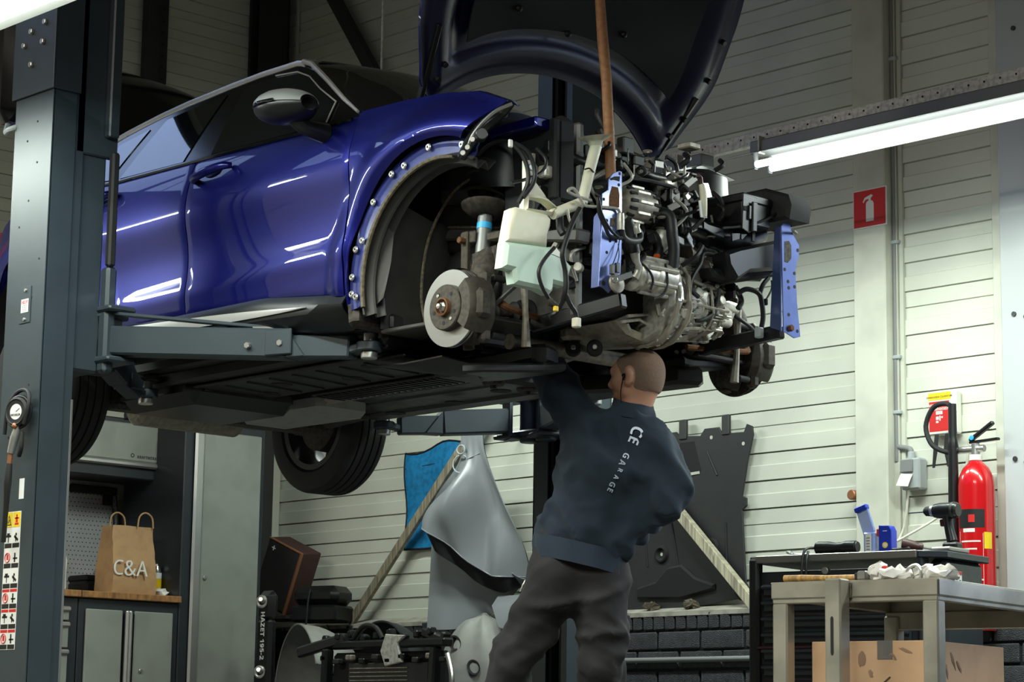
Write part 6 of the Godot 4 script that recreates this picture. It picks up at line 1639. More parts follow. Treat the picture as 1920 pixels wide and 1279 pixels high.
func build_lift() -> void:
	# post towards the open side: channel open to the car
	var p := thing("lift_post", "grey steel lift post with warning stickers and a tyre gauge", "lift post")
	part("column", MB.new().bx(Vector3(-1.97, 0.02, 1.412), Vector3(-1.69, 4.3, 1.42)).bx(Vector3(-1.698, 0.02, 1.31), Vector3(-1.69, 4.3, 1.415)).bx(Vector3(-1.97, 0.02, 1.31), Vector3(-1.962, 4.3, 1.415)).bx(Vector3(-1.74, 0.02, 1.31), Vector3(-1.692, 4.3, 1.318)).bx(Vector3(-1.968, 0.02, 1.31), Vector3(-1.92, 4.3, 1.318)).bx(Vector3(-1.708, 0.02, 1.265), Vector3(-1.70, 4.3, 1.315)), "lift_paint", p)
	part("floor_plate", MB.new().bx(Vector3(-2.05, 0, 1.08), Vector3(-1.55, 0.02, 1.52), 0.004), "lift_paint", p)
	part("sleeve", MB.new().bx(Vector3(-1.985, 2.735, 1.425), Vector3(-1.675, 4.35, 1.434), 0.002).bx(Vector3(-1.684, 2.735, 1.30), Vector3(-1.676, 4.35, 1.43), 0.002).bx(Vector3(-1.985, 2.735, 1.3), Vector3(-1.977, 4.35, 1.43), 0.002), "lift_paint", p)
	part("inner_guide", MB.new().bx(Vector3(-1.70, 2.58, 1.12), Vector3(-1.66, 4.3, 1.17), 0.006).bx(Vector3(-1.73, 2.5, 1.10), Vector3(-1.70, 4.3, 1.30), 0.006), "lift_paint", p)
	part("rubber_strip", MB.new().bx(Vector3(-1.69, 2.05, 1.115), Vector3(-1.655, 2.52, 1.15), 0.008), "rubber", p)
	part("edge_strip", MB.new().bx(Vector3(-1.71, 0.02, 1.258), Vector3(-1.698, 1.5, 1.268), 0.001), "steel", p)
	for q in [[-1.84, 2.86, 1.434], [-1.85, 3.0, 1.434], [-1.75, 3.02, 1.434], [-1.76, 2.94, 1.434], [-1.90, 2.95, 1.434]]:
		part("bolt", MB.new().cyl(Vector3(q[0], q[1], q[2]), Vector3(q[0], q[1], q[2] + 0.014), 0.013, 6, 0.002), "zinc", p)
	for q in [[-1.80, 2.62], [-1.87, 2.55], [-1.79, 2.45], [-1.84, 2.3], [-1.9, 2.2], [-1.78, 1.9], [-1.9, 1.35], [-1.74, 2.05], [-1.77, 1.55]]:
		part("rivet", MB.new().cyl(Vector3(q[0], q[1], 1.4195), Vector3(q[0], q[1], 1.4215), 0.0045, 8), "matte_black", p)
	part("power_unit", MB.new().bx(Vector3(-2.21, 2.68, 1.27), Vector3(-2.03, 3.35, 1.43), 0.05), "black_gloss", p)
	part("cable", MB.new().hose([Vector3(-2.12, 2.70, 1.36), Vector3(-2.11, 2.64, 1.38), Vector3(-2.0, 2.62, 1.43), Vector3(-1.97, 2.63, 1.41)], 0.012, 8), "grey_box", p)
	# carriage
	part("carriage", MB.new().bx(Vector3(-1.95, 1.62, 1.14), Vector3(-1.715, 2.55, 1.305), 0.01).bx(Vector3(-1.72, 1.62, 1.10), Vector3(-1.66, 2.05, 1.15), 0.012).bx(Vector3(-2.0, 1.66, 1.03), Vector3(-1.62, 1.685, 1.16), 0.008).bx(Vector3(-2.0, 1.865, 1.03), Vector3(-1.62, 1.89, 1.16), 0.008), "lift_paint", p)
	swing_arm(p, Vector3(-1.80, 1.755, 1.12), Vector3(-0.55, 1.705, 0.70), 0.76, "lift_paint", true)
	swing_arm(p, Vector3(-1.90, 1.745, 1.07), Vector3(-2.02, 1.67, 0.70), 0.6, "lift_paint", false)
	# stickers
	var st := part("data_plate", MB.new().bx(Vector3(-1.862, 1.80, 1.42), Vector3(-1.783, 1.947, 1.423), 0.001), "lift_paint", p)
	part("plate_label", MB.new().bx(Vector3(-1.850, 1.843, 1.423), Vector3(-1.797, 1.897, 1.4238)), "white_print", st)
	word("HELP", 0.014, "red_print", Transform3D(Basis.IDENTITY, Vector3(-1.8235, 1.884, 1.4242)), st)
	for k in 4: part("label_line", MB.new().bx(Vector3(-1.843, 1.848 + 0.007 * k, 1.4236), Vector3(-1.804, 1.850 + 0.007 * k, 1.4241)), "grey_print", st)
	for y: float in [1.815, 1.932]: part("plate_screw", MB.new().cyl(Vector3(-1.822, y, 1.422), Vector3(-1.822, y, 1.428), 0.007, 8, 0.001), "zinc", st)
	part("paper_label", MB.new().bx(Vector3(-1.80, 1.10, 1.42), Vector3(-1.765, 1.18, 1.4208)), "white_print", p)
	var wl := part("warning_stickers", MB.new().bx(Vector3(-1.888, 0.517, 1.42), Vector3(-1.776, 1.053, 1.4212)), "white_print", p)
	for c in 2:
		var x0 := -1.885 + 0.0555 * c
		part("warning_square", MB.new().bx(Vector3(x0, 0.992, 1.4212), Vector3(x0 + 0.051, 1.05, 1.4217)), "yellow_print", wl)
		if c == 0:
			part("warning_triangle", MB.new().prism([Vector2(x0 + 0.008, 1.0), Vector2(x0 + 0.043, 1.0), Vector2(x0 + 0.0255, 1.042)], 0.0004, Transform3D(Basis.IDENTITY, Vector3(0, 0, 1.4217))), "black_print", wl)
			part("triangle_field", MB.new().prism([Vector2(x0 + 0.014, 1.0035), Vector2(x0 + 0.037, 1.0035), Vector2(x0 + 0.0255, 1.0315)], 0.0004, Transform3D(Basis.IDENTITY, Vector3(0, 0, 1.4221))), "yellow_print", wl)
			part("triangle_bolt", MB.new().bar(Vector3(x0 + 0.029, 1.022, 1.4227), Vector3(x0 + 0.022, 1.008, 1.4227), 0.0006, 0.005, 0.0, Vector3(1, 0, 0)), "black_print", wl)
		else:
			part("warning_figure", MB.new().cyl(Vector3(x0 + 0.0255, 1.036, 1.4217), Vector3(x0 + 0.0255, 1.036, 1.4221), 0.006, 10).bx(Vector3(x0 + 0.018, 1.010, 1.4217), Vector3(x0 + 0.033, 1.03, 1.4221)).bx(Vector3(x0 + 0.010, 1.024, 1.4217), Vector3(x0 + 0.041, 1.029, 1.4221)).bx(Vector3(x0 + 0.012, 1.0, 1.4217), Vector3(x0 + 0.039, 1.008, 1.4221)), "red_print", wl)
		for r in 6:
			var y0 := 0.99 - 0.0785 * (r + 1)
			part("pictogram", MB.new().bx(Vector3(x0, y0, 1.4212), Vector3(x0 + 0.051, y0 + 0.018, 1.4216)), "black_print", wl)
			if r >= 3: part("pictogram_bar", MB.new().bx(Vector3(x0, y0 + 0.064, 1.4212), Vector3(x0 + 0.051, y0 + 0.075, 1.4216)), "red_print", wl)
			var g := MB.new()
			match (r * 2 + c) % 4:
				0: g.bx(Vector3(x0 + 0.008, y0 + 0.042, 1.4212), Vector3(x0 + 0.044, y0 + 0.050, 1.4217)).bx(Vector3(x0 + 0.014, y0 + 0.048, 1.4212), Vector3(x0 + 0.034, y0 + 0.058, 1.4217)).bx(Vector3(x0 + 0.023, y0 + 0.022, 1.4212), Vector3(x0 + 0.028, y0 + 0.044, 1.4217))
				1: g.cyl(Vector3(x0 + 0.025, y0 + 0.052, 1.4212), Vector3(x0 + 0.025, y0 + 0.052, 1.4217), 0.006, 10).bar(Vector3(x0 + 0.012, y0 + 0.046, 1.4214), Vector3(x0 + 0.040, y0 + 0.028, 1.4214), 0.0006, 0.010, 0.0, Vector3(0, 1, 0)).bx(Vector3(x0 + 0.020, y0 + 0.024, 1.4212), Vector3(x0 + 0.026, y0 + 0.046, 1.4217))
				2: g.torus(Vector3(x0 + 0.025, y0 + 0.041, 1.4216), Vector3(0, 0, 1), 0.018, 0.0025, 20, 4).bx(Vector3(x0 + 0.018, y0 + 0.032, 1.4212), Vector3(x0 + 0.032, y0 + 0.052, 1.4216))
				3: g.bx(Vector3(x0 + 0.018, y0 + 0.022, 1.4212), Vector3(x0 + 0.028, y0 + 0.058, 1.4217)).bx(Vector3(x0 + 0.010, y0 + 0.034, 1.4212), Vector3(x0 + 0.042, y0 + 0.040, 1.4217))
			part("pictogram", g, "red_print" if (r * 2 + c) % 4 == 2 else "black_print", wl)
	# tyre inflator hanging on the post
	var ti := thing("tyre_inflator", "round tyre pressure gauge with hose hanging on the lift post", "gauge")
	var gc := Vector3(-1.765, 1.435, 1.46)
	var gx := MB.along(gc, gc + Vector3(0.25, 0, 1))
	part("gauge_body", MB.new().lathe([Vector2(0, -0.02), Vector2(0.045, -0.02), Vector2(0.056, -0.008), Vector2(0.058, 0.012), Vector2(0.05, 0.022), Vector2(0.046, 0.018), Vector2(0, 0.016)], 32, gx), "rubber", ti)
	part("gauge_face", MB.new().lathe([Vector2(0, 0.017), Vector2(0.045, 0.0175)], 32, gx), "white_print", ti)
	part("gauge_marks", MB.new().bar(gx * Vector3(0, 0.019, 0), gx * Vector3(0.012, 0.019, 0.02), 0.002, 0.001), "black_print", ti)
	word("MICHELIN", 0.008, "black_print", Transform3D(Basis(gx.basis.y.cross(Vector3.UP).normalized() * -1.0, Vector3.UP, gx.basis.y), gc + gx.basis.y * 0.0185 + Vector3(0, -0.012, 0)), ti)
	part("gauge_guard", MB.new().torus(gc, Vector3(0.25, 0, 1), 0.062, 0.007, 32, 8), "black_plastic", ti)
	part("inflator_handle", MB.new().hose([gc + Vector3(0, -0.05, 0.0), gc + Vector3(-0.015, -0.10, 0.005), gc + Vector3(-0.03, -0.16, 0.01)], [0.012, 0.018, 0.014], 12), "zinc", ti)
	part("brass_fitting", MB.new().hose([gc + Vector3(-0.03, -0.16, 0.01), gc + Vector3(-0.035, -0.20, 0.01)], 0.010, 8), "copper", ti)
	part("brass_fitting", MB.new().ell(gc + Vector3(0, -0.055, 0.015), Vector3(0.012, 0.012, 0.012)), "copper", ti)
	part("air_hose", MB.new().hose([gc + Vector3(-0.035, -0.20, 0.01), gc + Vector3(-0.04, -0.27, 0.01), gc + Vector3(-0.06, -0.36, 0.0), gc + Vector3(-0.10, -0.5, -0.02)], [0.012, 0.016, 0.011, 0.010], 10), "rubber", ti)
	part("coiled_hose", MB.new().hose([gc + Vector3(0.04, -0.05, 0), gc + Vector3(0.066, 0.02, 0.0), gc + Vector3(0.05, 0.07, -0.01), gc + Vector3(0.0, 0.09, -0.015), gc + Vector3(-0.05, 0.075, -0.01), gc + Vector3(-0.085, 0.02, 0.0), gc + Vector3(-0.1, -0.08, 0)], 0.008, 8), "rubber", ti)
	part("coiled_hose", MB.new().hose([gc + Vector3(0.03, -0.08, 0), gc + Vector3(0.03, -0.14, 0.0), gc + Vector3(0.0, -0.17, -0.01)], 0.009, 8), "rubber", ti)
	# post on the wall side
	var f := thing("lift_post", "grey steel lift post standing between the mechanic and the panelled wall", "lift post")
	part("column", MB.new().bx(Vector3(-1.97, 0.02, -1.76), Vector3(-1.69, 4.3, -1.752)).bx(Vector3(-1.698, 0.02, -1.755), Vector3(-1.69, 4.3, -1.51)).bx(Vector3(-1.97, 0.02, -1.755), Vector3(-1.962, 4.3, -1.51)).bx(Vector3(-1.968, 0.02, -1.518), Vector3(-1.87, 4.3, -1.51)).bx(Vector3(-1.765, 0.02, -1.518), Vector3(-1.692, 4.3, -1.51)).bx(Vector3(-1.695, 0.02, -1.515), Vector3(-1.687, 4.3, -1.47)), "lift_paint", f)
	part("floor_plate", MB.new().bx(Vector3(-2.05, 0, -1.86), Vector3(-1.55, 0.02, -1.42), 0.004), "lift_paint", f)
	part("guide_strip", MB.new().bx(Vector3(-1.872, 0.02, -1.56), Vector3(-1.85, 4.3, -1.53)).bx(Vector3(-1.80, 0.02, -1.56), Vector3(-1.785, 4.3, -1.53)), "matte_black", f)
	part("chain", MB.new().cyl(Vector3(-1.79, 0.02, -1.6), Vector3(-1.79, 4.2, -1.6), 0.008, 8), "zinc", f)
	part("carriage", MB.new().bx(Vector3(-1.95, 1.62, -1.52), Vector3(-1.71, 2.30, -1.44), 0.01).cyl(Vector3(-1.88, 1.60, -1.40), Vector3(-1.88, 1.86, -1.40), 0.05, 18, 0.006).cyl(Vector3(-1.77, 1.60, -1.40), Vector3(-1.77, 1.86, -1.40), 0.05, 18, 0.006).bx(Vector3(-1.98, 1.63, -1.47), Vector3(-1.66, 1.655, -1.33), 0.008).bx(Vector3(-1.98, 1.84, -1.47), Vector3(-1.66, 1.865, -1.33), 0.008), "lift_paint", f)
	swing_arm(f, Vector3(-1.90, 1.70, -1.40), Vector3(-2.20, 1.70, -0.76), 0.62, "lift_paint", false)
	swing_arm(f, Vector3(-1.77, 1.70, -1.40), Vector3(-0.75, 1.70, -0.70), 0.72, "lift_paint", false)
	# wooden pole that props the hood
	solo("prop_pole", MB.new().tube([Vector3(0.40, 2.2, 0.377), Vector3(0.35, 2.584, 0.354), Vector3(0.325, 2.74, 0.35), Vector3(0.30, 2.90, 0.341), Vector3(0.26, 3.163, 0.326), Vector3(0.215, 3.43, 0.31)], [0.0195, 0.0195, 0.0205, 0.0185, 0.018, 0.0175], 14), "pole_wood", "brown wooden pole propping up the raised hood", "pole")

# ------------------------------------------------------------------ things on and along the walls
func build_wall_things() -> void:
	# fire extinguisher sign on the column
	var s := thing("fire_sign", "red square sign with a white fire extinguisher pictogram on the cream column", "sign")
	part("sign_plate", MB.new().bx(Vector3(-0.958, 2.709, -2.712), Vector3(-0.750, 2.904, -2.706), 0.001), "white_print", s)
	part("sign_field", MB.new().bx(Vector3(-0.952, 2.715, -2.706), Vector3(-0.756, 2.898, -2.7052)), "red_print", s)
	var pz := Transform3D(Basis.IDENTITY, Vector3(-0.854, 2.806, -2.7052))
	part("pictogram", MB.new().prism([Vector2(-0.022, -0.066), Vector2(0.026, -0.066), Vector2(0.026, 0.022), Vector2(0.02, 0.034), Vector2(0.008, 0.038), Vector2(0.008, 0.05), Vector2(0.022, 0.06), Vector2(0.012, 0.068), Vector2(-0.008, 0.062), Vector2(-0.03, 0.055), Vector2(-0.042, 0.034), Vector2(-0.036, 0.03), Vector2(-0.026, 0.044), Vector2(-0.006, 0.048), Vector2(-0.006, 0.038), Vector2(-0.018, 0.032), Vector2(-0.022, 0.022)], 0.0005, pz), "white_print", s)
	# fire blanket
	var fb := thing("fire_blanket_box", "white fire blanket box with red front and black pull straps", "fire blanket")
	part("case", MB.new().bx(Vector3(-0.548, 1.655, -2.79), Vector3(-0.385, 1.86, -2.745), 0.006), "white_plastic", fb)
	part("front_print", MB.new().bx(Vector3(-0.542, 1.672, -2.745), Vector3(-0.425, 1.815, -2.7442)), "red_print", fb)
	part("yellow_band", MB.new().bx(Vector3(-0.546, 1.822, -2.745), Vector3(-0.415, 1.857, -2.744)), "yellow_print", fb)
	var zf := func(x: float, y: float) -> Transform3D: return Transform3D(Basis.IDENTITY, Vector3(x, y, -2.7438))
	word("BRANDDEKEN COUVERTURE", 0.0085, "black_print", zf.call(-0.481, 1.836), fb)
	word("COUVERTURE ANTI-FEU", 0.012, "white_print", zf.call(-0.484, 1.797), fb, "lettering", true)
	word("BRANDDEKEN", 0.013, "white_print", zf.call(-0.484, 1.778), fb, "lettering", true)
	part("label_patch", MB.new().bx(Vector3(-0.502, 1.752, -2.7442), Vector3(-0.464, 1.768, -2.7434)), "white_print", fb)
	word("1.1", 0.011, "black_print", zf.call(-0.483, 1.757), fb)
	part("pictogram", MB.new().bx(Vector3(-0.502, 1.727, -2.7442), Vector3(-0.486, 1.743, -2.7436)).bx(Vector3(-0.482, 1.722, -2.7442), Vector3(-0.476, 1.746, -2.7436)).bx(Vector3(-0.472, 1.734, -2.7442), Vector3(-0.462, 1.742, -2.7436)).bx(Vector3(-0.502, 1.712, -2.7442), Vector3(-0.488, 1.722, -2.7436)), "white_print", fb)
	for x: float in [-0.515, -0.455]:
		part("pull_strap", MB.new().sheet([[Vector3(x, 1.66, -2.752), Vector3(x + 0.022, 1.66, -2.752)], [Vector3(x - 0.002, 1.58, -2.742), Vector3(x + 0.024, 1.585, -2.74)], [Vector3(x + (-0.012 if x < -0.5 else 0.016), 1.50, -2.745), Vector3(x + (0.002 if x < -0.5 else 0.034), 1.50, -2.745)]], 0.003), "rubber", fb)
	# conduit, socket box and its white cable
	var co := thing("conduit", "grey electric conduit running down beside the cream column", "conduit")
	part("pipe", MB.new().hose([Vector3(-0.757, 5.4, -2.775), Vector3(-0.757, 3.0, -2.775), Vector3(-0.757, 1.66, -2.775), Vector3(-0.752, 1.625, -2.775), Vector3(-0.70, 1.612, -2.772), Vector3(-0.672, 1.60, -2.77), Vector3(-0.668, 1.56, -2.768)], 0.013, 10), "conduit", co)
	for y: float in [3.55, 2.62, 2.05, 1.78]: part("pipe_clip", MB.new().bx(Vector3(-0.775, y, -2.795), Vector3(-0.725, y + 0.018, -2.758), 0.003), "grey_box", co)
	var so := thing("socket_box", "grey wall socket box with raised flap below the conduit", "socket")
	part("case", MB.new().bx(Vector3(-0.70, 1.405, -2.79), Vector3(-0.59, 1.555, -2.725), 0.008), "grey_box", so)
	part("switch_face", MB.new().bx(Vector3(-0.697, 1.487, -2.725), Vector3(-0.625, 1.55, -2.715), 0.004), "conduit", so)
	part("flap", MB.new().bar(Vector3(-0.662, 1.48, -2.722), Vector3(-0.668, 1.418, -2.690), 0.07, 0.006, 0.002, Vector3(0, 0, 1)), "white_plastic", so)
	part("gland", MB.new().cyl(Vector3(-0.665, 1.555, -2.765), Vector3(-0.665, 1.59, -2.765), 0.018, 12, 0.003), "grey_box", so)
	solo("power_cable", MB.new().hose([Vector3(-0.665, 1.41, -2.74), Vector3(-0.70, 1.2, -2.73), Vector3(-0.735, 1.06, -2.6), Vector3(-0.70, 1.075, -2.45), Vector3(-0.55, 1.16, -2.55), Vector3(-0.42, 1.30, -2.72), Vector3(-0.35, 1.45, -2.75), Vector3(-0.33, 1.62, -2.77)], 0.006, 8, 6), "cable_white", "white power cable looping down from the wall socket", "cable")
	# fire extinguisher with its discharge horn
	var ex := thing("fire_extinguisher", "red carbon dioxide fire extinguisher on the wall, black hose and horn", "extinguisher")
	var ez := -2.635
	part("cylinder", MB.new().lathe([Vector2(0, 0.70), Vector2(0.078, 0.70), Vector2(0.084, 0.712), Vector2(0.084, 1.36), Vector2(0.078, 1.405), Vector2(0.06, 1.445), Vector2(0.034, 1.47), Vector2(0.026, 1.48), Vector2(0.026, 1.50), Vector2(0, 1.50)], 40, Transform3D(Basis.IDENTITY, Vector3(-0.20, 0.02, ez))), "extinguisher", ex, 30.0)
	var ev := Vector3(-0.20, 1.52, ez)
	part("neck_ring", MB.new().cyl(ev + Vector3(0, -0.022, 0), ev + Vector3(0, 0.006, 0), 0.030, 16, 0.003), "white_print", ex)
	part("valve", MB.new().cyl(ev, ev + Vector3(0, 0.06, 0), 0.020, 14, 0.003).cyl(ev + Vector3(-0.09, 0.035, 0), ev + Vector3(0.05, 0.035, 0), 0.017, 12, 0.003), "zinc", ex)
	part("carry_handle", MB.new().bar(ev + Vector3(-0.03, 0.066, 0), ev + Vector3(0.13, 0.072, 0), 0.024, 0.012, 0.003), "black_plastic", ex)
	part("squeeze_lever", MB.new().bar(ev + Vector3(-0.03, 0.075, 0), ev + Vector3(0.10, 0.15, 0), 0.024, 0.018, 0.004), "black_plastic", ex)
	part("safety_pin", MB.new().cyl(ev + Vector3(-0.01, 0.085, 0.012), ev + Vector3(-0.01, 0.085, 0.02), 0.012, 10, 0.002), "cyan_tape", ex)
	part("hose", MB.new().hose([ev + Vector3(-0.07, 0.033, 0), ev + Vector3(-0.15, 0.03, 0.01), ev + Vector3(-0.23, 0.07, 0.02), ev + Vector3(-0.265, 0.16, 0.02), ev + Vector3(-0.22, 0.245, 0.02), ev + Vector3(-0.14, 0.255, 0.02), ev + Vector3(-0.10, 0.21, 0.02)], 0.012, 10), "rubber", ex)
	part("hose_ferrule", MB.new().cyl(ev + Vector3(-0.115, 0.033, 0), ev + Vector3(-0.075, 0.034, 0), 0.016, 12, 0.002), "zinc", ex)
	part("discharge_horn", MB.new().lathe([Vector2(0, -0.60), Vector2(0.027, -0.60), Vector2(0.025, -0.2), Vector2(0.022, -0.02), Vector2(0.026, 0.0), Vector2(0.022, 0.03), Vector2(0.020, 0.05), Vector2(0.019, 0.2), Vector2(0, 0.2)], 20, Transform3D(Basis.IDENTITY, ev + Vector3(-0.105, 0.05, 0.03))), "black_plastic", ex, 30.0)
	var band := func(y0: float, y1: float, a0: float, a1: float, m: String, nm: String, off := 0.0006) -> void:
		var rows := []
		for i in 2:
			var l := []
			for j in 13:
				var a := lerpf(a0, a1, j / 12.0)
				l.append(Vector3(-0.20 + (0.084 + off) * sin(a), lerpf(y0, y1, i), ez + (0.084 + off) * cos(a)))
			rows.append(l)
		part(nm, MB.new().sheet(rows, 0.0004), m, ex, 60.0)
	band.call(1.185, 1.27, -0.55, 1.05, "black_print", "black_band")
	band.call(1.21, 1.245, 0.15, 0.5, "red_print", "band_mark", 0.0012)
	band.call(1.165, 1.182, -0.2, 0.5, "white_print", "small_label")
	band.call(1.09, 1.165, 1.0, 1.5, "yellow_print", "yellow_label")
	for k in 9: band.call(0.84 + 0.035 * k, 0.847 + 0.035 * k, -0.35, [0.9, 1.1, 0.6, 0.95, 0.4, 0.7, 0.3, 0.6, 0.8][k], "white_print", "print_line")
	for k in 5: band.call(0.86 + 0.05 * k, 0.885 + 0.05 * k, -0.5, -0.42, "white_print", "print_mark")
	band.call(0.985, 1.02, -0.1, 0.15, "white_print", "print_mark")
	band.call(0.83, 1.16, 0.93, 0.95, "white_print", "print_line")
	band.call(0.83, 1.17, -0.52, -0.505, "white_print", "print_line")
	part("wall_bracket", MB.new().bx(Vector3(-0.24, 0.86, -2.80), Vector3(-0.14, 0.90, -2.755)), "dark_steel", ex)
	# blue fender cover hung on the wall, grey ones draped over a rack
	var bc := thing("fender_cover", "blue fender cover with dark edging hanging on the wall", "fender cover", "fender covers")
	var rows := []
	for i in 13:
		var l := []
		var f := i / 12.0
		for j in 13:
			var g := j / 12.0
			var x := lerpf(-4.40, -3.72, g) + 0.03 * f * (1 - g)
			var y := lerpf(1.875, 1.30, f) + 0.05 * g * (1.0 - f) - 0.02 * sin(g * 9.0) * exp(-f * 6.0)
			l.append(Vector3(x, y, WZ + 0.03 + 0.015 * sin(g * 14.0 + f) * (0.4 + f * 0.3) + 0.01 * sin(f * 8.0)))
		l.reverse()
		rows.append(l)
	part("cloth", MB.new().sheet(rows, 0.004), "cover_blue", bc, 60.0)
	var rim := []
	for j in 13: rim.append(rows[0][j])
	for i in 13: rim.append(rows[i][12])
	for j in 13: rim.append(rows[12][12 - j])
	for i in 13: rim.append(rows[12 - i][0])
	part("edging", MB.new().tube(rim, 0.006, 6), "matte_black", bc)
	part("pocket_seam", MB.new().tube([rows[2][0], rows[2][4], rows[2][8], rows[2][12]], 0.003, 5), "matte_black", bc)
	solo("wooden_batten", MB.new().bar(Vector3(-4.78, 0.872, -2.69), Vector3(-3.64, 2.02, -2.69), 0.03, 0.055, 0.003), "batten", "grey wooden batten leaning in front of the blue fender cover", "batten", "leaning battens")
	solo("wooden_batten", MB.new().bar(Vector3(-1.585, 0.872, -2.695), Vector3(-2.235, 1.50, -2.695), 0.04, 0.055, 0.003), "batten_pale", "pale wooden batten leaning in front of the black engine shield", "batten", "leaning battens")
	# grey cover: hangs from a hook, lower end flung over
	var gc := thing("fender_cover", "grey leatherette fender cover with black backing draped from a hook", "fender cover", "fender covers")
	var grow := []
	for i in 29:
		var l := []
		var f := i / 28.0
		for j in 25:
			var g := j / 24.0
			var lx := lerpf(-3.54, -3.90, smoothstep(0.15, 0.95, f))
			var rx := lerpf(-3.36, -3.13, smoothstep(0.0, 0.9, f))
			var x := lerpf(lx, rx, g)
			var bot := lerpf(1.37, 1.08, smoothstep(0.22, 0.85, g)) - 0.05 * sin(minf(g / 0.22, 1.0) * PI)
			var y := lerpf(1.88, bot, f)
			var z := -2.44 + 0.13 * sin(g * 5.2 - 0.6) * smoothstep(0.05, 0.8, f) + 0.045 * sin(g * 12.0 + f * 4.0) * smoothstep(0.1, 0.7, f) + 0.02 * sin(g * 23.0 - f * 6.0) * f
			l.append(Vector3(x, y, z))
		l.reverse()
		grow.append(l)
	part("front_sheet", MB.new().sheet(grow, 0.005), "cover_grey", gc, 60.0)
	var fl := []
	for i in 17:
		var l := []
		var f := i / 16.0
		for j in 17:
			var g := j / 16.0
			var x := lerpf(-3.80, -3.12, g)
			var y := lerpf(1.37 - 0.30 * g, 0.80 + 0.26 * smoothstep(0.2, 1.0, g), f)
			l.append(Vector3(x + 0.05 * f, y, -2.50 + 0.10 * cos(g * 4.6) * (0.3 + 0.7 * f)))
		l.reverse()
		fl.append(l)
	part("rear_sheet", MB.new().sheet(fl, 0.005), "cover_grey", gc, 60.0)
	var bk := []
	for row in grow:
		var l := []
		for p in row: l.append(p + Vector3(0, -0.004, -0.008))
		l.reverse()
		bk.append(l)
	part("backing", MB.new().surf(bk), "matte_black", gc, 60.0)
	var lin := []
	for i in 7:
		var l := []
		for j in 25:
			var g := 1.0 - j / 24.0
			var p: Vector3 = grow[28][j]
			l.append(p + Vector3(0.03 * i / 6.0, -(0.03 + 0.10 * sin(g * PI)) * i / 6.0, -0.02 - 0.05 * i / 6.0))
		lin.append(l)
	part("curled_lining", MB.new().sheet(lin, 0.003), "matte_black", gc, 60.0)
	var hem := []
	for p in grow[28]: hem.append(p)
	part("hem", MB.new().tube(hem, 0.004, 6), "cover_grey", gc)
	part("flap_seam", MB.new().tube([grow[3][20], grow[7][14], grow[4][5]], 0.004, 6), "cover_grey", gc)
	for q in [0.0, 0.05]:
		part("printed_ring", MB.new().torus(grow[9][19] + Vector3(0.02, q * 1.6, 0.02), Vector3(0.3, 0.1, 1), 0.05 - q * 0.5, 0.004, 24, 6), "grey_box", gc)
	part("wall_hook", MB.new().hose([Vector3(-3.43, 1.90, -2.78), Vector3(-3.43, 1.92, -2.48), Vector3(-3.43, 1.885, -2.44)], 0.008, 8), "steel", gc)
	# black engine shield leaning at the wall
	var sh := thing("engine_shield", "large black plastic engine undershield leaning against the panelled wall", "undershield")
	var sx := Transform3D(Basis(Vector3(1, 0, 0), Vector3(0, 1, 0), Vector3(0, 0, 1)), Vector3(-0.04, 0.015, -2.765))
	part("plate", MB.new().prism([Vector2(-2.60, 0.86), Vector2(-2.3, 0.845), Vector2(-1.72, 0.91), Vector2(-1.66, 0.93), Vector2(-1.67, 1.05), Vector2(-1.69, 1.36), Vector2(-1.66, 1.38), Vector2(-1.66, 1.42), Vector2(-1.69, 1.43), Vector2(-1.655, 1.60), Vector2(-1.615, 1.74), Vector2(-1.62, 1.785), Vector2(-1.66, 1.80), Vector2(-1.68, 1.76), Vector2(-1.83, 1.765), Vector2(-1.85, 1.80), Vector2(-1.95, 1.80), Vector2(-1.98, 1.765), Vector2(-2.12, 1.775), Vector2(-2.15, 1.80), Vector2(-2.22, 1.80), Vector2(-2.25, 1.765), Vector2(-2.60, 1.77)], 0.012, sx, 0.003), "shield", sh)
	part("recess", MB.new().prism([Vector2(-2.16, 1.57), Vector2(-1.97, 1.58), Vector2(-2.02, 1.74), Vector2(-2.12, 1.74)], 0.004, sx * Transform3D(Basis.IDENTITY, Vector3(0, 0, 0.011)), 0.002), "matte_black", sh)
	part("slot", MB.new().prism([Vector2(-2.15, 1.555), Vector2(-1.98, 1.565), Vector2(-1.98, 1.58), Vector2(-2.15, 1.572)], 0.004, sx * Transform3D(Basis.IDENTITY, Vector3(0, 0, 0.0125)), 0.001), "panel_edge", sh)
	part("lower_bulge", MB.new().prism([Vector2(-2.42, 0.93), Vector2(-2.1, 0.92), Vector2(-1.87, 0.96), Vector2(-1.87, 0.99), Vector2(-2.0, 1.03), Vector2(-2.1, 1.10), Vector2(-2.2, 1.09), Vector2(-2.28, 1.02), Vector2(-2.42, 0.99)], 0.03, sx, 0.012), "matte_black", sh)
	for q in [[-2.25, 1.16], [-1.90, 1.18], [-1.69, 0.95]]:
		part("cup", MB.new().lathe([Vector2(0, 0.008), Vector2(0.02, 0.010), Vector2(0.034, 0.026), Vector2(0.042, 0.024), Vector2(0.05, 0.012)], 20, sx * Transform3D(Basis(Vector3(1, 0, 0), Vector3(0, 0, 1), Vector3(0, -1, 0)), Vector3(q[0], q[1], 0.0))), "matte_black", sh)
		part("cup_hole", MB.new().cyl(sx * Vector3(q[0], q[1], 0.008), sx * Vector3(q[0], q[1], 0.013), 0.009, 10), "panel_edge", sh)
	for q in [[-2.36, 0.955], [-1.88, 0.975], [-1.68, 1.70], [-1.9, 1.75], [-2.3, 1.74]]:
		part("fixing_hole", MB.new().cyl(sx * Vector3(q[0], q[1], 0.008), sx * Vector3(q[0], q[1], 0.0135), 0.010, 10), "panel_edge", sh)
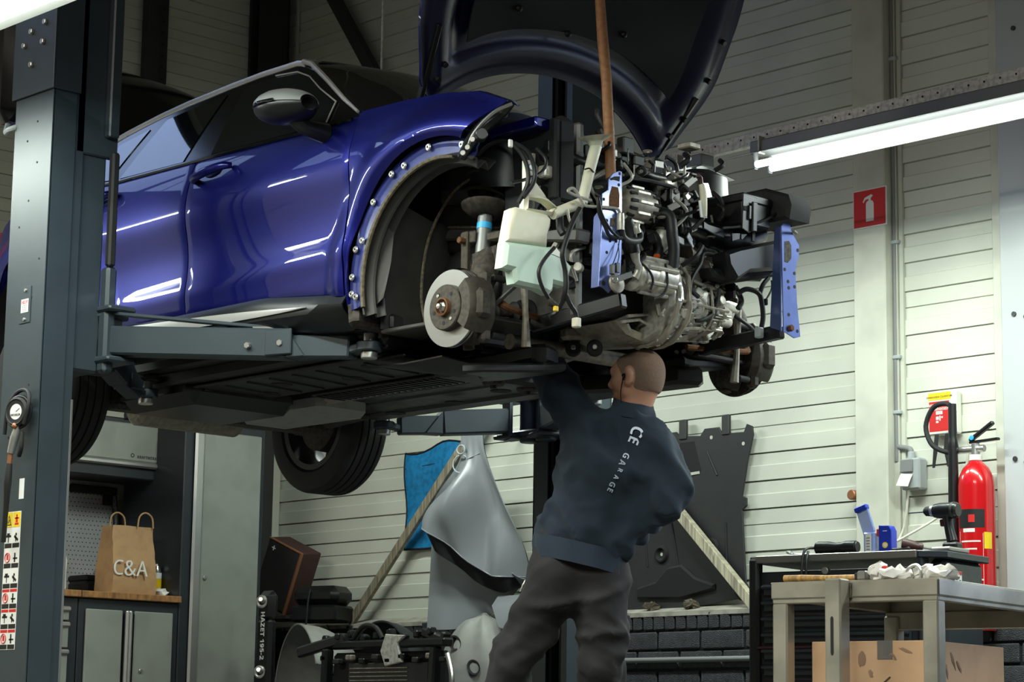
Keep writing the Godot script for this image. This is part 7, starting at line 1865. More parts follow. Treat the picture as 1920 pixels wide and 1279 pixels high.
	for q in [[-2.26, 1.70, -2.12, 1.05], [-1.93, 1.68, -1.86, 1.55], [-1.80, 1.30, -1.79, 1.0], [-2.42, 1.62, -2.35, 1.1]]:
		part("pressed_rib", MB.new().tube([sx * Vector3(q[0], q[1], 0.012), sx * Vector3(q[2], q[3], 0.012)], 0.006, 6), "shield", sh)
	for x: float in [-2.10, -1.80]:
		part("wall_clip", MB.new().bx(sx * Vector3(x - 0.025, 1.755, -0.004), sx * Vector3(x + 0.025, 1.86, 0.02), 0.004), "dark_steel", sh)
	# odds and ends on the block ledge
	solo("ledge_tool", MB.new().bx(Vector3(-4.02, 0.905, -2.76), Vector3(-3.72, 0.95, -2.70), 0.012).wobble(0.008, 20.0, 3), "matte_black", "small dark tool tray lying on the block ledge below the blue cover", "tray")
	for q in [[-2.33, 0.02, "first"], [-2.05, 0.015, "second"]]:
		solo("debris_clump", MB.new().ell(Vector3(q[0], 0.905, -2.72), Vector3(0.05, 0.02, 0.03), Basis.IDENTITY, 10, 6).wobble(0.03, 30.0, 8), "dirt_edge", ["tangled clump of dry debris on the ledge, under the shield's bulge", "smaller clump of dry debris on the ledge, beside the pale batten's foot"][0 if q[2] == "first" else 1], "debris", "debris on the ledge")
	solo("wall_pipe", MB.new().cyl(Vector3(-3.0, 0.62, -2.655), Vector3(-0.2, 0.62, -2.655), 0.014, 12), "conduit", "grey pipe running along the dark block wall", "pipe")
	part("pipe_stub", MB.new().cyl(Vector3(-0.985, 1.40, -2.79), Vector3(-0.985, 1.40, -2.70), 0.025, 14, 0.004), "copper", get_node("column_1"))
	# top case, speaker box
	var tc := thing("top_case", "black plastic motorcycle top case resting on the block ledge", "case")
	var bb := Basis(Vector3.UP, 0.35)
	part("base", MB.new().box(Vector3(-4.86, 0.925, -2.54), Vector3(0.31, 0.10, 0.22), 0.014, bb), "black_plastic", tc)
	part("lid", MB.new().box(Vector3(-4.86, 1.03, -2.54), Vector3(0.314, 0.12, 0.224), 0.04, bb), "black_plastic", tc)
	part("carry_strap", MB.new().hose([Vector3(-4.84, 1.07, -2.425), Vector3(-4.84, 0.98, -2.41), Vector3(-4.85, 0.86, -2.41), Vector3(-4.87, 0.80, -2.42)], 0.006, 6), "rubber", tc)
	var sp := thing("speaker_box", "dark tilted speaker cabinet with copper edging behind the tall locker", "speaker")
	var sb := Transform3D(Basis(Vector3.FORWARD, 0.42) * Basis(Vector3.UP, 0.2), Vector3(-5.22, 1.17, -2.54))
	part("cabinet", MB.new().box(Vector3.ZERO, Vector3(0.28, 0.40, 0.18), 0.006).moved(sb), "maroon", sp)
	part("grille", MB.new().box(Vector3(0, 0, 0.09), Vector3(0.255, 0.375, 0.012), 0.004).moved(sb), "speaker", sp)
	part("edging", MB.new().box(Vector3(0.136, 0, 0.088), Vector3(0.014, 0.40, 0.02), 0.002).box(Vector3(0, 0.196, 0.088), Vector3(0.28, 0.010, 0.02), 0.002).moved(sb), "copper", sp)
	part("badge", MB.new().box(Vector3(-0.08, 0.15, 0.097), Vector3(0.03, 0.006, 0.002)).box(Vector3(-0.08, 0.15, 0.097), Vector3(0.006, 0.03, 0.002)).moved(sb), "white_print", sp)
	part("shelf", MB.new().bx(Vector3(-5.45, 0.90, -2.68), Vector3(-5.06, 0.92, -2.42)), "dark_steel", sp)
	solo("wire_coil", MB.new().torus(Vector3(-4.86, 0.77, -2.60), Vector3(0.3, 0, 1), 0.035, 0.014, 24, 8).hose([Vector3(-4.86, 0.80, -2.60), Vector3(-4.87, 0.84, -2.60), Vector3(-4.865, 0.865, -2.58)], 0.004, 6), "maroon", "small coil of brownish wire hanging below the top case", "coil")

# ------------------------------------------------------------------ cabinets at the side wall
func build_cabinets() -> void:
	var fx := -4.95
	var tl := thing("tall_locker", "tall grey workshop locker with full-height handle bar", "locker")
	part("body", MB.new().bx(Vector3(-5.58, 0.0, -2.15), Vector3(fx - 0.012, 2.0, -1.575), 0.006), "cab_dark", tl)
	var d := part("door", MB.new().bx(Vector3(fx - 0.012, 0.08, -2.115), Vector3(fx + 0.006, 1.955, -1.70), 0.006), "cab_door", tl)
	part("handle_bar", MB.new().bx(Vector3(fx - 0.01, 0.08, -1.70), Vector3(fx + 0.016, 1.957, -1.635), 0.012), "alu", tl)
	part("lock", MB.new().cyl(Vector3(fx + 0.005, 1.10, -1.73), Vector3(fx + 0.016, 1.10, -1.73), 0.012, 12, 0.002), "zinc", d)
	solo("rolled_sheet", MB.new().cyl(Vector3(-5.25, 2.035, -1.35), Vector3(-5.25, 2.035, -1.95), 0.022, 12), "cab_dark", "dark rolled sheet lying on top of the tall locker", "roll")
	# wall cupboard with roll-up handle rail
	var wc := thing("wall_cupboard", "grey wall cupboard with aluminium handle rail and lettering", "cupboard")
	part("body", MB.new().bx(Vector3(-5.60, 1.67, -1.65), Vector3(-5.265, 2.02, -0.60), 0.006), "cab_dark", wc)
	var wd := part("door", MB.new().bx(Vector3(-5.265, 1.77, -1.615), Vector3(-5.245, 1.99, -0.64), 0.006), "cab_door", wc)
	part("handle_rail", MB.new().bx(Vector3(-5.265, 1.735, -1.615), Vector3(-5.235, 1.77, -0.64), 0.010), "alu", wc)
	word("KRAFTWERK", 0.017, "black_print", face_frame(Vector3(-5.2445, 1.797, -1.505), Vector3(0, 0, -1), Vector3(1, 0, 0)), wd, "lettering", true)
	part("logo_ring", MB.new().torus(Vector3(-5.2445, 1.803, -1.405), Vector3(1, 0, 0), 0.010, 0.0025, 16, 6), "black_print", wd)
	# side panel between cupboard and locker, pegboard, worktop
	var pb := thing("pegboard", "pale perforated back panel above the wooden worktop", "pegboard")
	part("sheet", MB.new().bx(Vector3(-5.64, 0.985, -1.57), Vector3(-5.625, 1.68, -0.40)), "pegboard", pb)
	var holes := MB.new()
	for i in 46:
		for j in 26:
			var z := -1.555 + 0.026 * i + (0.013 if j % 2 == 0 else 0.0)
			var y := 1.0 + 0.026 * j
			if z > -0.70: continue
			holes.quad(Vector3(-5.6245, y - 0.004, z), Vector3(-5.6245, y, z - 0.005), Vector3(-5.6245, y + 0.004, z), Vector3(-5.6245, y, z + 0.005))
	var ho := part("peg_holes", holes, "matte_black", pb)
	ho.set_meta("kind", "stuff")
	part("power_strip", MB.new().bx(Vector3(-5.62, 1.60, -1.53), Vector3(-5.57, 1.645, -1.22), 0.006).bx(Vector3(-5.62, 1.54, -1.51), Vector3(-5.585, 1.60, -1.455), 0.004), "matte_black", pb)
	part("hanging_cables", MB.new().hose([Vector3(-5.6, 1.60, -1.54), Vector3(-5.59, 1.45, -1.55), Vector3(-5.58, 1.35, -1.52), Vector3(-5.57, 1.28, -1.50)], 0.005, 6).hose([Vector3(-5.6, 1.58, -1.50), Vector3(-5.59, 1.45, -1.52), Vector3(-5.58, 1.3, -1.50), Vector3(-5.5, 1.1, -1.36), Vector3(-5.45, 1.02, -1.33)], 0.005, 6), "loom", pb)
	solo("worktop", MB.new().bx(Vector3(-5.62, 0.945, -1.57), Vector3(fx + 0.02, 0.983, -0.905), 0.004), "worktop", "brown wooden worktop carrying the paper bag", "worktop")
	solo("worktop", MB.new().bx(Vector3(-5.62, 0.945, -0.90), Vector3(fx + 0.02, 0.983, 0.2), 0.004), "worktop", "brown wooden worktop over the drawer unit", "worktop")
	var bc := thing("base_cabinet", "dark base cabinet with two grey doors under the worktop", "cabinet")
	part("body", MB.new().bx(Vector3(-5.60, 0.0, -1.57), Vector3(fx - 0.012, 0.944, -0.905), 0.005), "cab_dark", bc)
	for q in [[-0.945, -1.185, -1.215], [-1.265, -1.525, -1.235]]:
		var dd := part("door", MB.new().bx(Vector3(fx - 0.012, 0.08, q[0]), Vector3(fx + 0.006, 0.885, q[1]), 0.005), "cab_door", bc)
		part("handle", MB.new().bx(Vector3(fx - 0.01, 0.08, q[2] - 0.013), Vector3(fx + 0.02, 0.888, q[2] + 0.013), 0.010), "alu", dd)
	part("lock", MB.new().cyl(Vector3(fx + 0.005, 0.555, -1.315), Vector3(fx + 0.016, 0.555, -1.315), 0.012, 12, 0.002), "zinc", bc)
	var du := thing("drawer_unit", "dark drawer unit with grey fronts and aluminium grips beside the base cabinet", "drawer unit")
	part("body", MB.new().bx(Vector3(-5.60, 0.0, -0.90), Vector3(fx - 0.012, 0.944, -0.25), 0.005), "cab_dark", du)
	for q in [[0.885, 0.815], [0.80, 0.665], [0.65, 0.45], [0.43, 0.1]]:
		var dr := part("drawer", MB.new().bx(Vector3(fx - 0.012, q[1], -0.835), Vector3(fx + 0.006, q[0], -0.31), 0.004), "cab_door", du)
		part("grip", MB.new().bx(Vector3(fx - 0.004, q[0] - 0.022, -0.84), Vector3(fx + 0.022, q[0] + 0.006, -0.30), 0.008), "alu", dr)
	# paper bag
	var bag := thing("paper_bag", "brown kraft paper bag with white lettering and twisted handles", "bag")
	var prof := []
	for i in 12:
		var l := []
		var f := i / 11.0
		var y := 0.984 + 0.39 * f
		var dx := 0.085 + 0.012 * sin(f * 5.0) - 0.02 * f
		var dz := 0.150 - 0.014 * f
		var ring := [Vector2(dx, -dz), Vector2(dx, -dz * 0.3), Vector2(dx + 0.006 * sin(f * 9.0), dz * 0.4), Vector2(dx, dz), Vector2(0.02, dz + 0.008 - 0.03 * f), Vector2(-dx, dz), Vector2(-dx, -dz), Vector2(-0.01, -dz - 0.006 + 0.03 * f), Vector2(dx, -dz)]
		for q in ring: l.append(Vector3(-5.13 + q.x, y, -1.315 + q.y))
		prof.append(l)
	part("body", MB.new().surf(prof).wobble(0.008, 11.0, 9), "kraft", bag, 25.0)
	word("C&A", 0.085, "white_print", face_frame(Vector3(-5.028, 1.13, -1.275), Vector3(0.06, 0, -1), Vector3(1, 0, 0.05)), bag, "lettering", false, 0.006)
	part("side_mark", MB.new().box(Vector3(-5.05, 1.16, -1.462), Vector3(0.04, 0.012, 0.004)), "white_print", bag)
	for q in [[-5.065, -1.39], [-5.17, -1.27]]:
		part("handle", MB.new().hose([Vector3(q[0], 1.37, q[1] + 0.05), Vector3(q[0], 1.43, q[1] + 0.04), Vector3(q[0], 1.455, q[1]), Vector3(q[0], 1.43, q[1] - 0.045), Vector3(q[0], 1.37, q[1] - 0.055)], 0.005, 6), "kraft", bag)
	var can := thing("spray_can", "small spray can with yellow and white label beside the paper bag", "can")
	part("body", MB.new().lathe([Vector2(0, 0.984), Vector2(0.03, 0.984), Vector2(0.031, 0.99), Vector2(0.031, 1.13), Vector2(0.022, 1.15), Vector2(0.018, 1.165), Vector2(0, 1.167)], 20, Transform3D(Basis.IDENTITY, Vector3(-5.16, 0, -1.545))), "foil", can)
	part("label", MB.new().lathe([Vector2(0.0315, 1.02), Vector2(0.0315, 1.09)], 20, Transform3D(Basis.IDENTITY, Vector3(-5.16, 0, -1.545))), "yellow_plastic", can)
	part("label_top", MB.new().lathe([Vector2(0.0315, 1.091), Vector2(0.0315, 1.125)], 20, Transform3D(Basis.IDENTITY, Vector3(-5.16, 0, -1.545))), "white_print", can)
	solo("crumpled_paper", MB.new().ell(Vector3(-5.08, 1.008, -1.535), Vector3(0.035, 0.026, 0.04), Basis.IDENTITY, 10, 7).wobble(0.03, 25.0, 3), "white_print", "crumpled white paper at the foot of the paper bag", "paper")
	solo("charger_block", MB.new().bx(Vector3(-5.45, 0.984, -1.36), Vector3(-5.25, 1.06, -1.13), 0.015).bx(Vector3(-5.50, 1.06, -1.33), Vector3(-5.30, 1.10, -1.16), 0.012), "matte_black", "black charger standing behind the paper bag on the worktop", "charger")
	solo("plastic_jug", MB.new().lathe([Vector2(0, 0.984), Vector2(0.072, 0.984), Vector2(0.08, 1.0), Vector2(0.076, 1.08), Vector2(0.08, 1.15), Vector2(0.062, 1.21), Vector2(0.03, 1.25), Vector2(0.026, 1.28), Vector2(0, 1.28)], 24, Transform3D(Basis.IDENTITY, Vector3(-5.1, 0, -0.81))), "white_plastic", "white plastic jug on the worktop behind the lift post", "jug")

# ------------------------------------------------------------------ tool trolley, steel table and what lies on them
func build_bench() -> void:
	var q := Transform3D(Basis(Vector3.UP, 0.165), Vector3(-0.52, 0, -1.43))   # front edge runs along local x, depth goes to -z
	var tb := thing("tool_trolley", "dark tool trolley with rows of drawers and steel edged top", "trolley")
	var lo := func(m: MB) -> MB: return m.moved(q)
	part("body", lo.call(MB.new().bx(Vector3(0.03, 0.10, -0.45), Vector3(0.79, 0.93, -0.02), 0.006)), "cab_dark", tb)
	part("corner_post", lo.call(MB.new().bx(Vector3(-0.005, 0.06, -0.04), Vector3(0.045, 0.99, 0.012), 0.012)), "matte_black", tb)
	part("top_tray", lo.call(MB.new().prism([Vector2(0.0, 0.0), Vector2(0.81, 0.0), Vector2(0.90, 0.08), Vector2(0.90, 0.46), Vector2(0.0, 0.46)], 0.03, Transform3D(Basis(Vector3(1, 0, 0), Vector3(0, 0, -1), Vector3(0, 1, 0)), Vector3(0, 0.967, 0.0)), 0.004)), "cab_dark", tb)
	part("steel_edge", lo.call(MB.new().bx(Vector3(0.03, 0.966, -0.01), Vector3(0.80, 0.998, 0.008), 0.003)), "steel", tb)
	part("side_frame", lo.call(MB.new().prism([Vector2(0.80, 0.10), Vector2(0.815, 0.10), Vector2(0.815, 0.97), Vector2(0.80, 0.97)], 0.07, Transform3D(Basis.IDENTITY, Vector3(0, 0, -0.08)), 0.003).bx(Vector3(0.80, 0.10, -0.45), Vector3(0.88, 0.97, -0.10), 0.02)), "cab_dark", tb)
	var lb := part("warning_label", lo.call(MB.new().bx(Vector3(0.8805, 0.82, -0.24), Vector3(0.8825, 0.92, -0.11))), "white_print", tb)
	part("label_bar", lo.call(MB.new().bx(Vector3(0.8825, 0.905, -0.238), Vector3(0.8832, 0.919, -0.112))), "red_print", lb)
	for k in 8:
		part("label_mark", lo.call(MB.new().bx(Vector3(0.8825, 0.835 + 0.03 * (k % 2), -0.23 + 0.03 * (k / 2)), Vector3(0.8832, 0.855 + 0.03 * (k % 2), -0.215 + 0.03 * (k / 2)))), "black_print", lb)
	part("key_lock", lo.call(MB.new().cyl(Vector3(0.37, 0.925, -0.02), Vector3(0.37, 0.925, 0.008), 0.016, 14, 0.003)), "zinc", tb)
	for k in 11:
		var y := 0.855 - 0.068 * k
		var dr := part("drawer", lo.call(MB.new().bx(Vector3(0.065, y - 0.028, -0.03), Vector3(0.765, y + 0.018, 0.0), 0.003)), "cab_dark", tb)
		part("drawer_lip", lo.call(MB.new().prism([Vector2(0, 0), Vector2(0.02, -0.006), Vector2(0.022, 0.002), Vector2(0, 0.014)], 0.70, Transform3D(Basis(Vector3(0, 0, 1), Vector3(0, 1, 0), Vector3(-1, 0, 0)), Vector3(0.765, y + 0.008, 0.0)))), "cab_dark", dr)
		if k % 2 == 0: part("red_liner", lo.call(MB.new().bx(Vector3(0.065, y + 0.020, -0.02), Vector3(0.765, y + 0.026, -0.004))), "maroon", dr)
	part("red_strip", lo.call(MB.new().bx(Vector3(0.04, 0.60, 0.0), Vector3(0.78, 0.612, 0.014), 0.003)), "maroon", tb)
	for x: float in [0.1, 0.72]:
		part("caster", lo.call(MB.new().cyl(Vector3(x, 0.05, -0.1), Vector3(x, 0.05, -0.06), 0.05, 18, 0.005).bx(Vector3(x - 0.02, 0.05, -0.11), Vector3(x + 0.02, 0.11, -0.05))), "rubber", tb)
	for x: float in [0.1, 0.72]:
		part("caster", lo.call(MB.new().cyl(Vector3(x, 0.05, -0.4), Vector3(x, 0.05, -0.36), 0.05, 18, 0.005).bx(Vector3(x - 0.02, 0.05, -0.41), Vector3(x + 0.02, 0.11, -0.35))), "rubber", tb)
	# on the trolley
	var ty := 0.998
	var to := thing("work_torch", "black cylindrical work torch lying on the tool trolley", "torch")
	part("body", lo.call(MB.new().lathe([Vector2(0, 0), Vector2(0.024, 0.0), Vector2(0.028, 0.01), Vector2(0.027, 0.06), Vector2(0.021, 0.09), Vector2(0.022, 0.12), Vector2(0.027, 0.14), Vector2(0.027, 0.185), Vector2(0.02, 0.19), Vector2(0, 0.19)], 20, MB.along(Vector3(0.30, ty + 0.028, -0.05), Vector3(0.5, ty + 0.028, -0.06)))), "black_plastic", to)
	part("lens_ring", lo.call(MB.new().cyl(Vector3(0.488, ty + 0.028, -0.06), Vector3(0.494, ty + 0.028, -0.06), 0.022, 18)), "dark_steel", to)
	part("wrist_strap", lo.call(MB.new().hose([Vector3(0.30, ty + 0.03, -0.05), Vector3(0.275, ty + 0.02, 0.0), Vector3(0.27, ty - 0.04, 0.022), Vector3(0.272, ty - 0.10, 0.024), Vector3(0.288, ty - 0.10, 0.024), Vector3(0.29, ty - 0.03, 0.02), Vector3(0.288, ty + 0.012, 0.0)], 0.006, 6)), "loom", to)
	solo("open_wrench", lo.call(MB.new().bar(Vector3(0.19, ty + 0.006, -0.03), Vector3(0.27, ty + 0.005, -0.10), 0.016, 0.008, 0.002).torus(Vector3(0.185, ty + 0.012, -0.025), Vector3(0.3, 1, 0.2), 0.014, 0.005, 14, 6)), "zinc", "steel wrench at the edge of the tool trolley", "wrench")
	var ob := thing("plastic_case", "open blue transparent bit case standing on the tool trolley", "case")
	part("lower_case", lo.call(MB.new().bx(Vector3(0.525, ty, -0.11), Vector3(0.575, ty + 0.085, -0.05), 0.004)), "blue_clear", ob)
	part("lid", lo.call(MB.new().box(Vector3(0.522, ty + 0.135, -0.08), Vector3(0.055, 0.11, 0.016), 0.003, Basis(Vector3(0, 0, 1), 0.33))), "blue_clear", ob)
	part("lid_cap", lo.call(MB.new().box(Vector3(0.502, ty + 0.19, -0.08), Vector3(0.06, 0.022, 0.03), 0.004, Basis(Vector3(0, 0, 1), 0.33))), "blue_bright", ob)
	part("white_label", lo.call(MB.new().bx(Vector3(0.536, ty + 0.005, -0.0495), Vector3(0.562, ty + 0.08, -0.0485))), "white_print", ob)
	for k in 5: part("label_line", lo.call(MB.new().bx(Vector3(0.54, ty + 0.012 + 0.012 * k, -0.0485), Vector3(0.557, ty + 0.016 + 0.012 * k, -0.048))), "grey_print", ob)
	var cb := thing("carton", "small dark blue carton with a yellow round mark on the tool trolley", "carton")
	part("box", lo.call(MB.new().prism([Vector2(0.592, ty), Vector2(0.652, ty), Vector2(0.652, ty + 0.09), Vector2(0.64, ty + 0.112), Vector2(0.592, ty + 0.114)], 0.05, Transform3D(Basis.IDENTITY, Vector3(0, 0, -0.11)), 0.002)), "blue_bright", cb)
	part("round_mark", lo.call(MB.new().cyl(Vector3(0.622, ty + 0.03, -0.06), Vector3(0.622, ty + 0.03, -0.0592), 0.013, 20)), "yellow_print", cb)
	part("mark_ring", lo.call(MB.new().cyl(Vector3(0.622, ty + 0.03, -0.0592), Vector3(0.622, ty + 0.03, -0.0588), 0.008, 16)), "white_print", cb)
	part("orange_tab", lo.call(MB.new().bx(Vector3(0.576, ty + 0.07, -0.10), Vector3(0.592, ty + 0.10, -0.07), 0.002)), "red_plastic", cb)
	part("small_print", lo.call(MB.new().bx(Vector3(0.612, ty + 0.088, -0.06), Vector3(0.632, ty + 0.091, -0.0594))), "white_print", cb)
	var sd := thing("screwdriver", "screwdriver with maroon handle lying on the tool trolley", "screwdriver")
	part("handle", lo.call(MB.new().lathe([Vector2(0, 0), Vector2(0.02, 0), Vector2(0.024, 0.012), Vector2(0.022, 0.05), Vector2(0.015, 0.07), Vector2(0.018, 0.085), Vector2(0.008, 0.09), Vector2(0, 0.09)], 14, MB.along(Vector3(0.70, ty + 0.032, -0.06), Vector3(0.80, ty + 0.012, -0.12)))), "maroon", sd)
	part("blade", lo.call(MB.new().cyl(Vector3(0.772, ty + 0.018, -0.105), Vector3(0.84, ty + 0.006, -0.145), 0.005, 8)), "zinc", sd)
	var sk := thing("hand_tools", "loose steel pliers on the corner of the tool trolley", "pliers")
	part("jaw", lo.call(MB.new().bar(Vector3(0.66, ty + 0.007, -0.05), Vector3(0.74, ty + 0.012, -0.06), 0.02, 0.014, 0.004)), "dark_steel", sk)
	var dq := Transform3D(Basis(Vector3.UP, 0.1), Vector3(0.0, 0, 0))
	var dc := q * Vector3(0.93, ty, -0.22) - Vector3(0.0, 0, 0)
	var dl := thing("cordless_drill", "black cordless drill with a steel bit standing on the tool trolley", "drill", "", Vector3(dc.x - 0.13, ty, dc.z), 0.12)
	dl.scale = Vector3.ONE * 0.84
	part("motor_body", MB.new().lathe([Vector2(0, 0), Vector2(0.032, 0.0), Vector2(0.040, 0.012), Vector2(0.040, 0.10), Vector2(0.034, 0.135), Vector2(0.026, 0.14), Vector2(0, 0.14)], 22, MB.along(Vector3(0.085, 0.215, 0), Vector3(-0.06, 0.217, 0))), "black_plastic", dl)
	part("vent_ring", MB.new().lathe([Vector2(0.041, 0.02), Vector2(0.042, 0.022), Vector2(0.042, 0.032), Vector2(0.041, 0.034)], 22, MB.along(Vector3(0.085, 0.215, 0), Vector3(-0.06, 0.217, 0))), "dark_steel", dl)
	part("chuck", MB.new().lathe([Vector2(0, 0), Vector2(0.027, 0.0), Vector2(0.028, 0.01), Vector2(0.026, 0.018), Vector2(0.024, 0.045), Vector2(0.014, 0.056), Vector2(0, 0.057)], 20, MB.along(Vector3(-0.053, 0.217, 0), Vector3(-0.14, 0.217, 0))), "rubber", dl)
	part("collar", MB.new().cyl(Vector3(-0.052, 0.217, 0), Vector3(-0.07, 0.217, 0), 0.0285, 20, 0.002), "zinc", dl)
	part("drill_bit", MB.new().hose([Vector3(-0.105, 0.217, 0), Vector3(-0.19, 0.217, 0)], 0.005, 6), "zinc", dl)
	part("grip", MB.new().hose([Vector3(0.02, 0.20, 0), Vector3(0.03, 0.13, 0), Vector3(0.048, 0.06, 0)], [0.028, 0.024, 0.028], 14), "black_plastic", dl)
	part("trigger", MB.new().box(Vector3(-0.008, 0.155, 0), Vector3(0.022, 0.036, 0.018), 0.005, Basis(Vector3(0, 0, 1), 0.15)), "maroon", dl)
	part("battery", MB.new().bx(Vector3(0.005, 0.002, -0.035), Vector3(0.09, 0.055, 0.035), 0.010), "black_plastic", dl)
	solo("cable_cutter", lo.call(MB.new().bx(Vector3(0.80, ty, -0.30), Vector3(0.89, ty + 0.02, -0.12), 0.006).wobble(0.006, 25.0, 2)), "steel", "flat grey metal bracket lying beside the drill", "bracket")
	# steel table
	var t := Transform3D(Basis(Vector3.UP, 0.20), Vector3(0.655, 0, -0.195))
	var tl := func(m: MB) -> MB: return m.moved(t)
	var tt := thing("steel_table", "welded bare steel work table with slotted upright on its front", "table")
	var H := 0.772
	part("top_plate", tl.call(MB.new().bx(Vector3(0, H - 0.008, -0.95), Vector3(0.655, H, 0), 0.002)), "table_steel", tt)
	part("apron", tl.call(MB.new().bx(Vector3(0, H - 0.062, -0.012), Vector3(0.655, H - 0.001, 0.001), 0.006).bx(Vector3(0.643, H - 0.062, -0.95), Vector3(0.656, H - 0.001, 0), 0.006).bx(Vector3(0, H - 0.062, -0.95), Vector3(0.012, H - 0.001, 0), 0.006).bx(Vector3(0, H - 0.062, -0.95), Vector3(0.655, H - 0.001, -0.938), 0.006)), "table_steel", tt)
	part("frame_rail", tl.call(MB.new().bx(Vector3(0.005, H - 0.078, -0.03), Vector3(0.65, H - 0.06, -0.004), 0.004).bx(Vector3(0.625, H - 0.078, -0.945), Vector3(0.651, H - 0.06, -0.01), 0.004).bx(Vector3(0.005, H - 0.13, -0.945), Vector3(0.65, H - 0.06, -0.90), 0.004)), "table_steel", tt)
	for p in [[0.004, -0.004], [0.59, -0.004], [0.004, -0.885], [0.59, -0.885]]:
		part("leg", tl.call(MB.new().bx(Vector3(p[0], 0, p[1] - 0.06), Vector3(p[0] + 0.06, H - 0.075, p[1]), 0.006)), "table_steel", tt)
	part("slotted_upright", tl.call(MB.new().bx(Vector3(0.255, 0.0, 0.002), Vector3(0.318, H + 0.003, 0.075), 0.006)), "table_steel", tt)
	part("upright_slot", tl.call(MB.new().prism([Vector2(0.279, 0.515), Vector2(0.282, 0.508), Vector2(0.287, 0.508), Vector2(0.290, 0.515), Vector2(0.290, 0.635), Vector2(0.287, 0.642), Vector2(0.282, 0.642), Vector2(0.279, 0.635)], 0.002, Transform3D(Basis.IDENTITY, Vector3(0, 0, 0.0745)))), "matte_black", tt)
	part("weld_bead", tl.call(MB.new().hose([Vector3(0.322, H - 0.01, 0.006), Vector3(0.3225, H - 0.04, 0.005), Vector3(0.321, H - 0.062, 0.006)], 0.004, 6)), "dirt_edge", tt)
	part("lower_shelf", tl.call(MB.new().bx(Vector3(0.02, 0.16, -0.93), Vector3(0.635, 0.18, -0.02), 0.003)), "table_steel", tt)
	# on the table
	var hm := thing("hammer", "hammer with pale wooden handle lying on the steel table", "hammer")
	part("handle", tl.call(MB.new().tube([Vector3(0.03, H + 0.016, -0.05), Vector3(0.10, H + 0.0165, -0.055), Vector3(0.2, H + 0.015, -0.06), Vector3(0.31, H + 0.015, -0.066)], [0.0155, 0.015, 0.012, 0.012], 12, true, 0.8)), "wood", hm)
	part("neck", tl.call(MB.new().bar(Vector3(0.305, H + 0.016, -0.066), Vector3(0.335, H + 0.016, -0.068), 0.03, 0.028, 0.005)), "matte_black", hm)
	part("head", tl.call(MB.new().bx(Vector3(0.332, H, -0.12), Vector3(0.37, H + 0.034, -0.02), 0.006)), "steel", hm)
	for k in 2:
		var gl := MB.new()
		var c := Vector3(0.445 + 0.145 * k, H + 0.014, -0.07 - 0.05 * k)
		gl.ell(c, Vector3(0.07, 0.03, 0.06), Basis.IDENTITY, 22, 12).ell(c + Vector3(-0.03, 0.02, 0.02), Vector3(0.035, 0.024, 0.03), Basis.IDENTITY, 14, 9).ell(c + Vector3(0.035, 0.012, -0.01), Vector3(0.04, 0.026, 0.035), Basis.IDENTITY, 14, 9)
		gl.wobble(0.03, 14.0, 4 + k).wobble(0.012, 45.0, 9 + k)
		for i in gl.v.size(): gl.v[i].y = maxf(gl.v[i].y, H + 0.001)
		var o := solo("rag", tl.call(gl), "rag", ["crumpled white rag with a reddish stain beside the hammer", "crumpled white rag at the corner of the steel table"][k], "rag", "rags on the steel table", 60.0)
		if k == 0: part("stain", tl.call(MB.new().ell(c + Vector3(-0.005, 0.028, 0.045), Vector3(0.014, 0.007, 0.004), Basis.IDENTITY, 10, 6)), "red_print", o)
	solo("metal_hook", tl.call(MB.new().hose([Vector3(0.495, H + 0.004, -0.06), Vector3(0.515, H + 0.04, -0.06), Vector3(0.545, H + 0.05, -0.06), Vector3(0.562, H + 0.03, -0.06), Vector3(0.558, H + 0.005, -0.06)], 0.006, 8)), "zinc", "bent bright metal hook between the two white rags", "hook")
	# cardboard box under the table
	var cx := thing("cardboard_box", "stained cardboard box standing under the steel table", "box")
	part("carton", tl.call(MB.new().bx(Vector3(0.10, 0.18, -0.75), Vector3(0.56, 0.565, -0.12), 0.003)), "cardboard", cx)
	part("packing_tape", tl.call(MB.new().bx(Vector3(0.36, 0.50, -0.1205), Vector3(0.42, 0.566, -0.1185))), "foil", cx)
	part("packing_tape", tl.call(MB.new().bar(Vector3(0.36, 0.40, -0.119), Vector3(0.41, 0.44, -0.119), 0.002, 0.012, 0.0, Vector3(0, 0, 1))), "foil", cx)
	for k in 4:
		var gx := [0.30, 0.335, 0.42, 0.47, 0.49, 0.455, 0.31, 0.44, 0.39][k] as float
		var gy := [0.50, 0.45, 0.51, 0.53, 0.47, 0.42, 0.40, 0.45, 0.36][k] as float
		part("grease_stain", tl.call(MB.new().ell(Vector3(gx, gy, -0.1195), Vector3([0.016, 0.010, 0.008, 0.006, 0.012, 0.014, 0.012, 0.02, 0.006][k], [0.03, 0.016, 0.02, 0.03, 0.022, 0.008, 0.03, 0.006, 0.012][k], 0.0012), Basis(Vector3(0, 0, 1), 0.4 * k), 14, 6).wobble(0.004, 60.0, k)), "grease", cx)
	for k in 5:
		part("grease_stain", tl.call(MB.new().ell(Vector3(0.5605, 0.50 - 0.02 * (k % 3), -0.16 - 0.05 * k), Vector3(0.0012, 0.03 + 0.012 * (k % 2), 0.008), Basis(Vector3(1, 0, 0), 0.2 * k), 12, 6).wobble(0.004, 60.0, k)), "grease", cx)

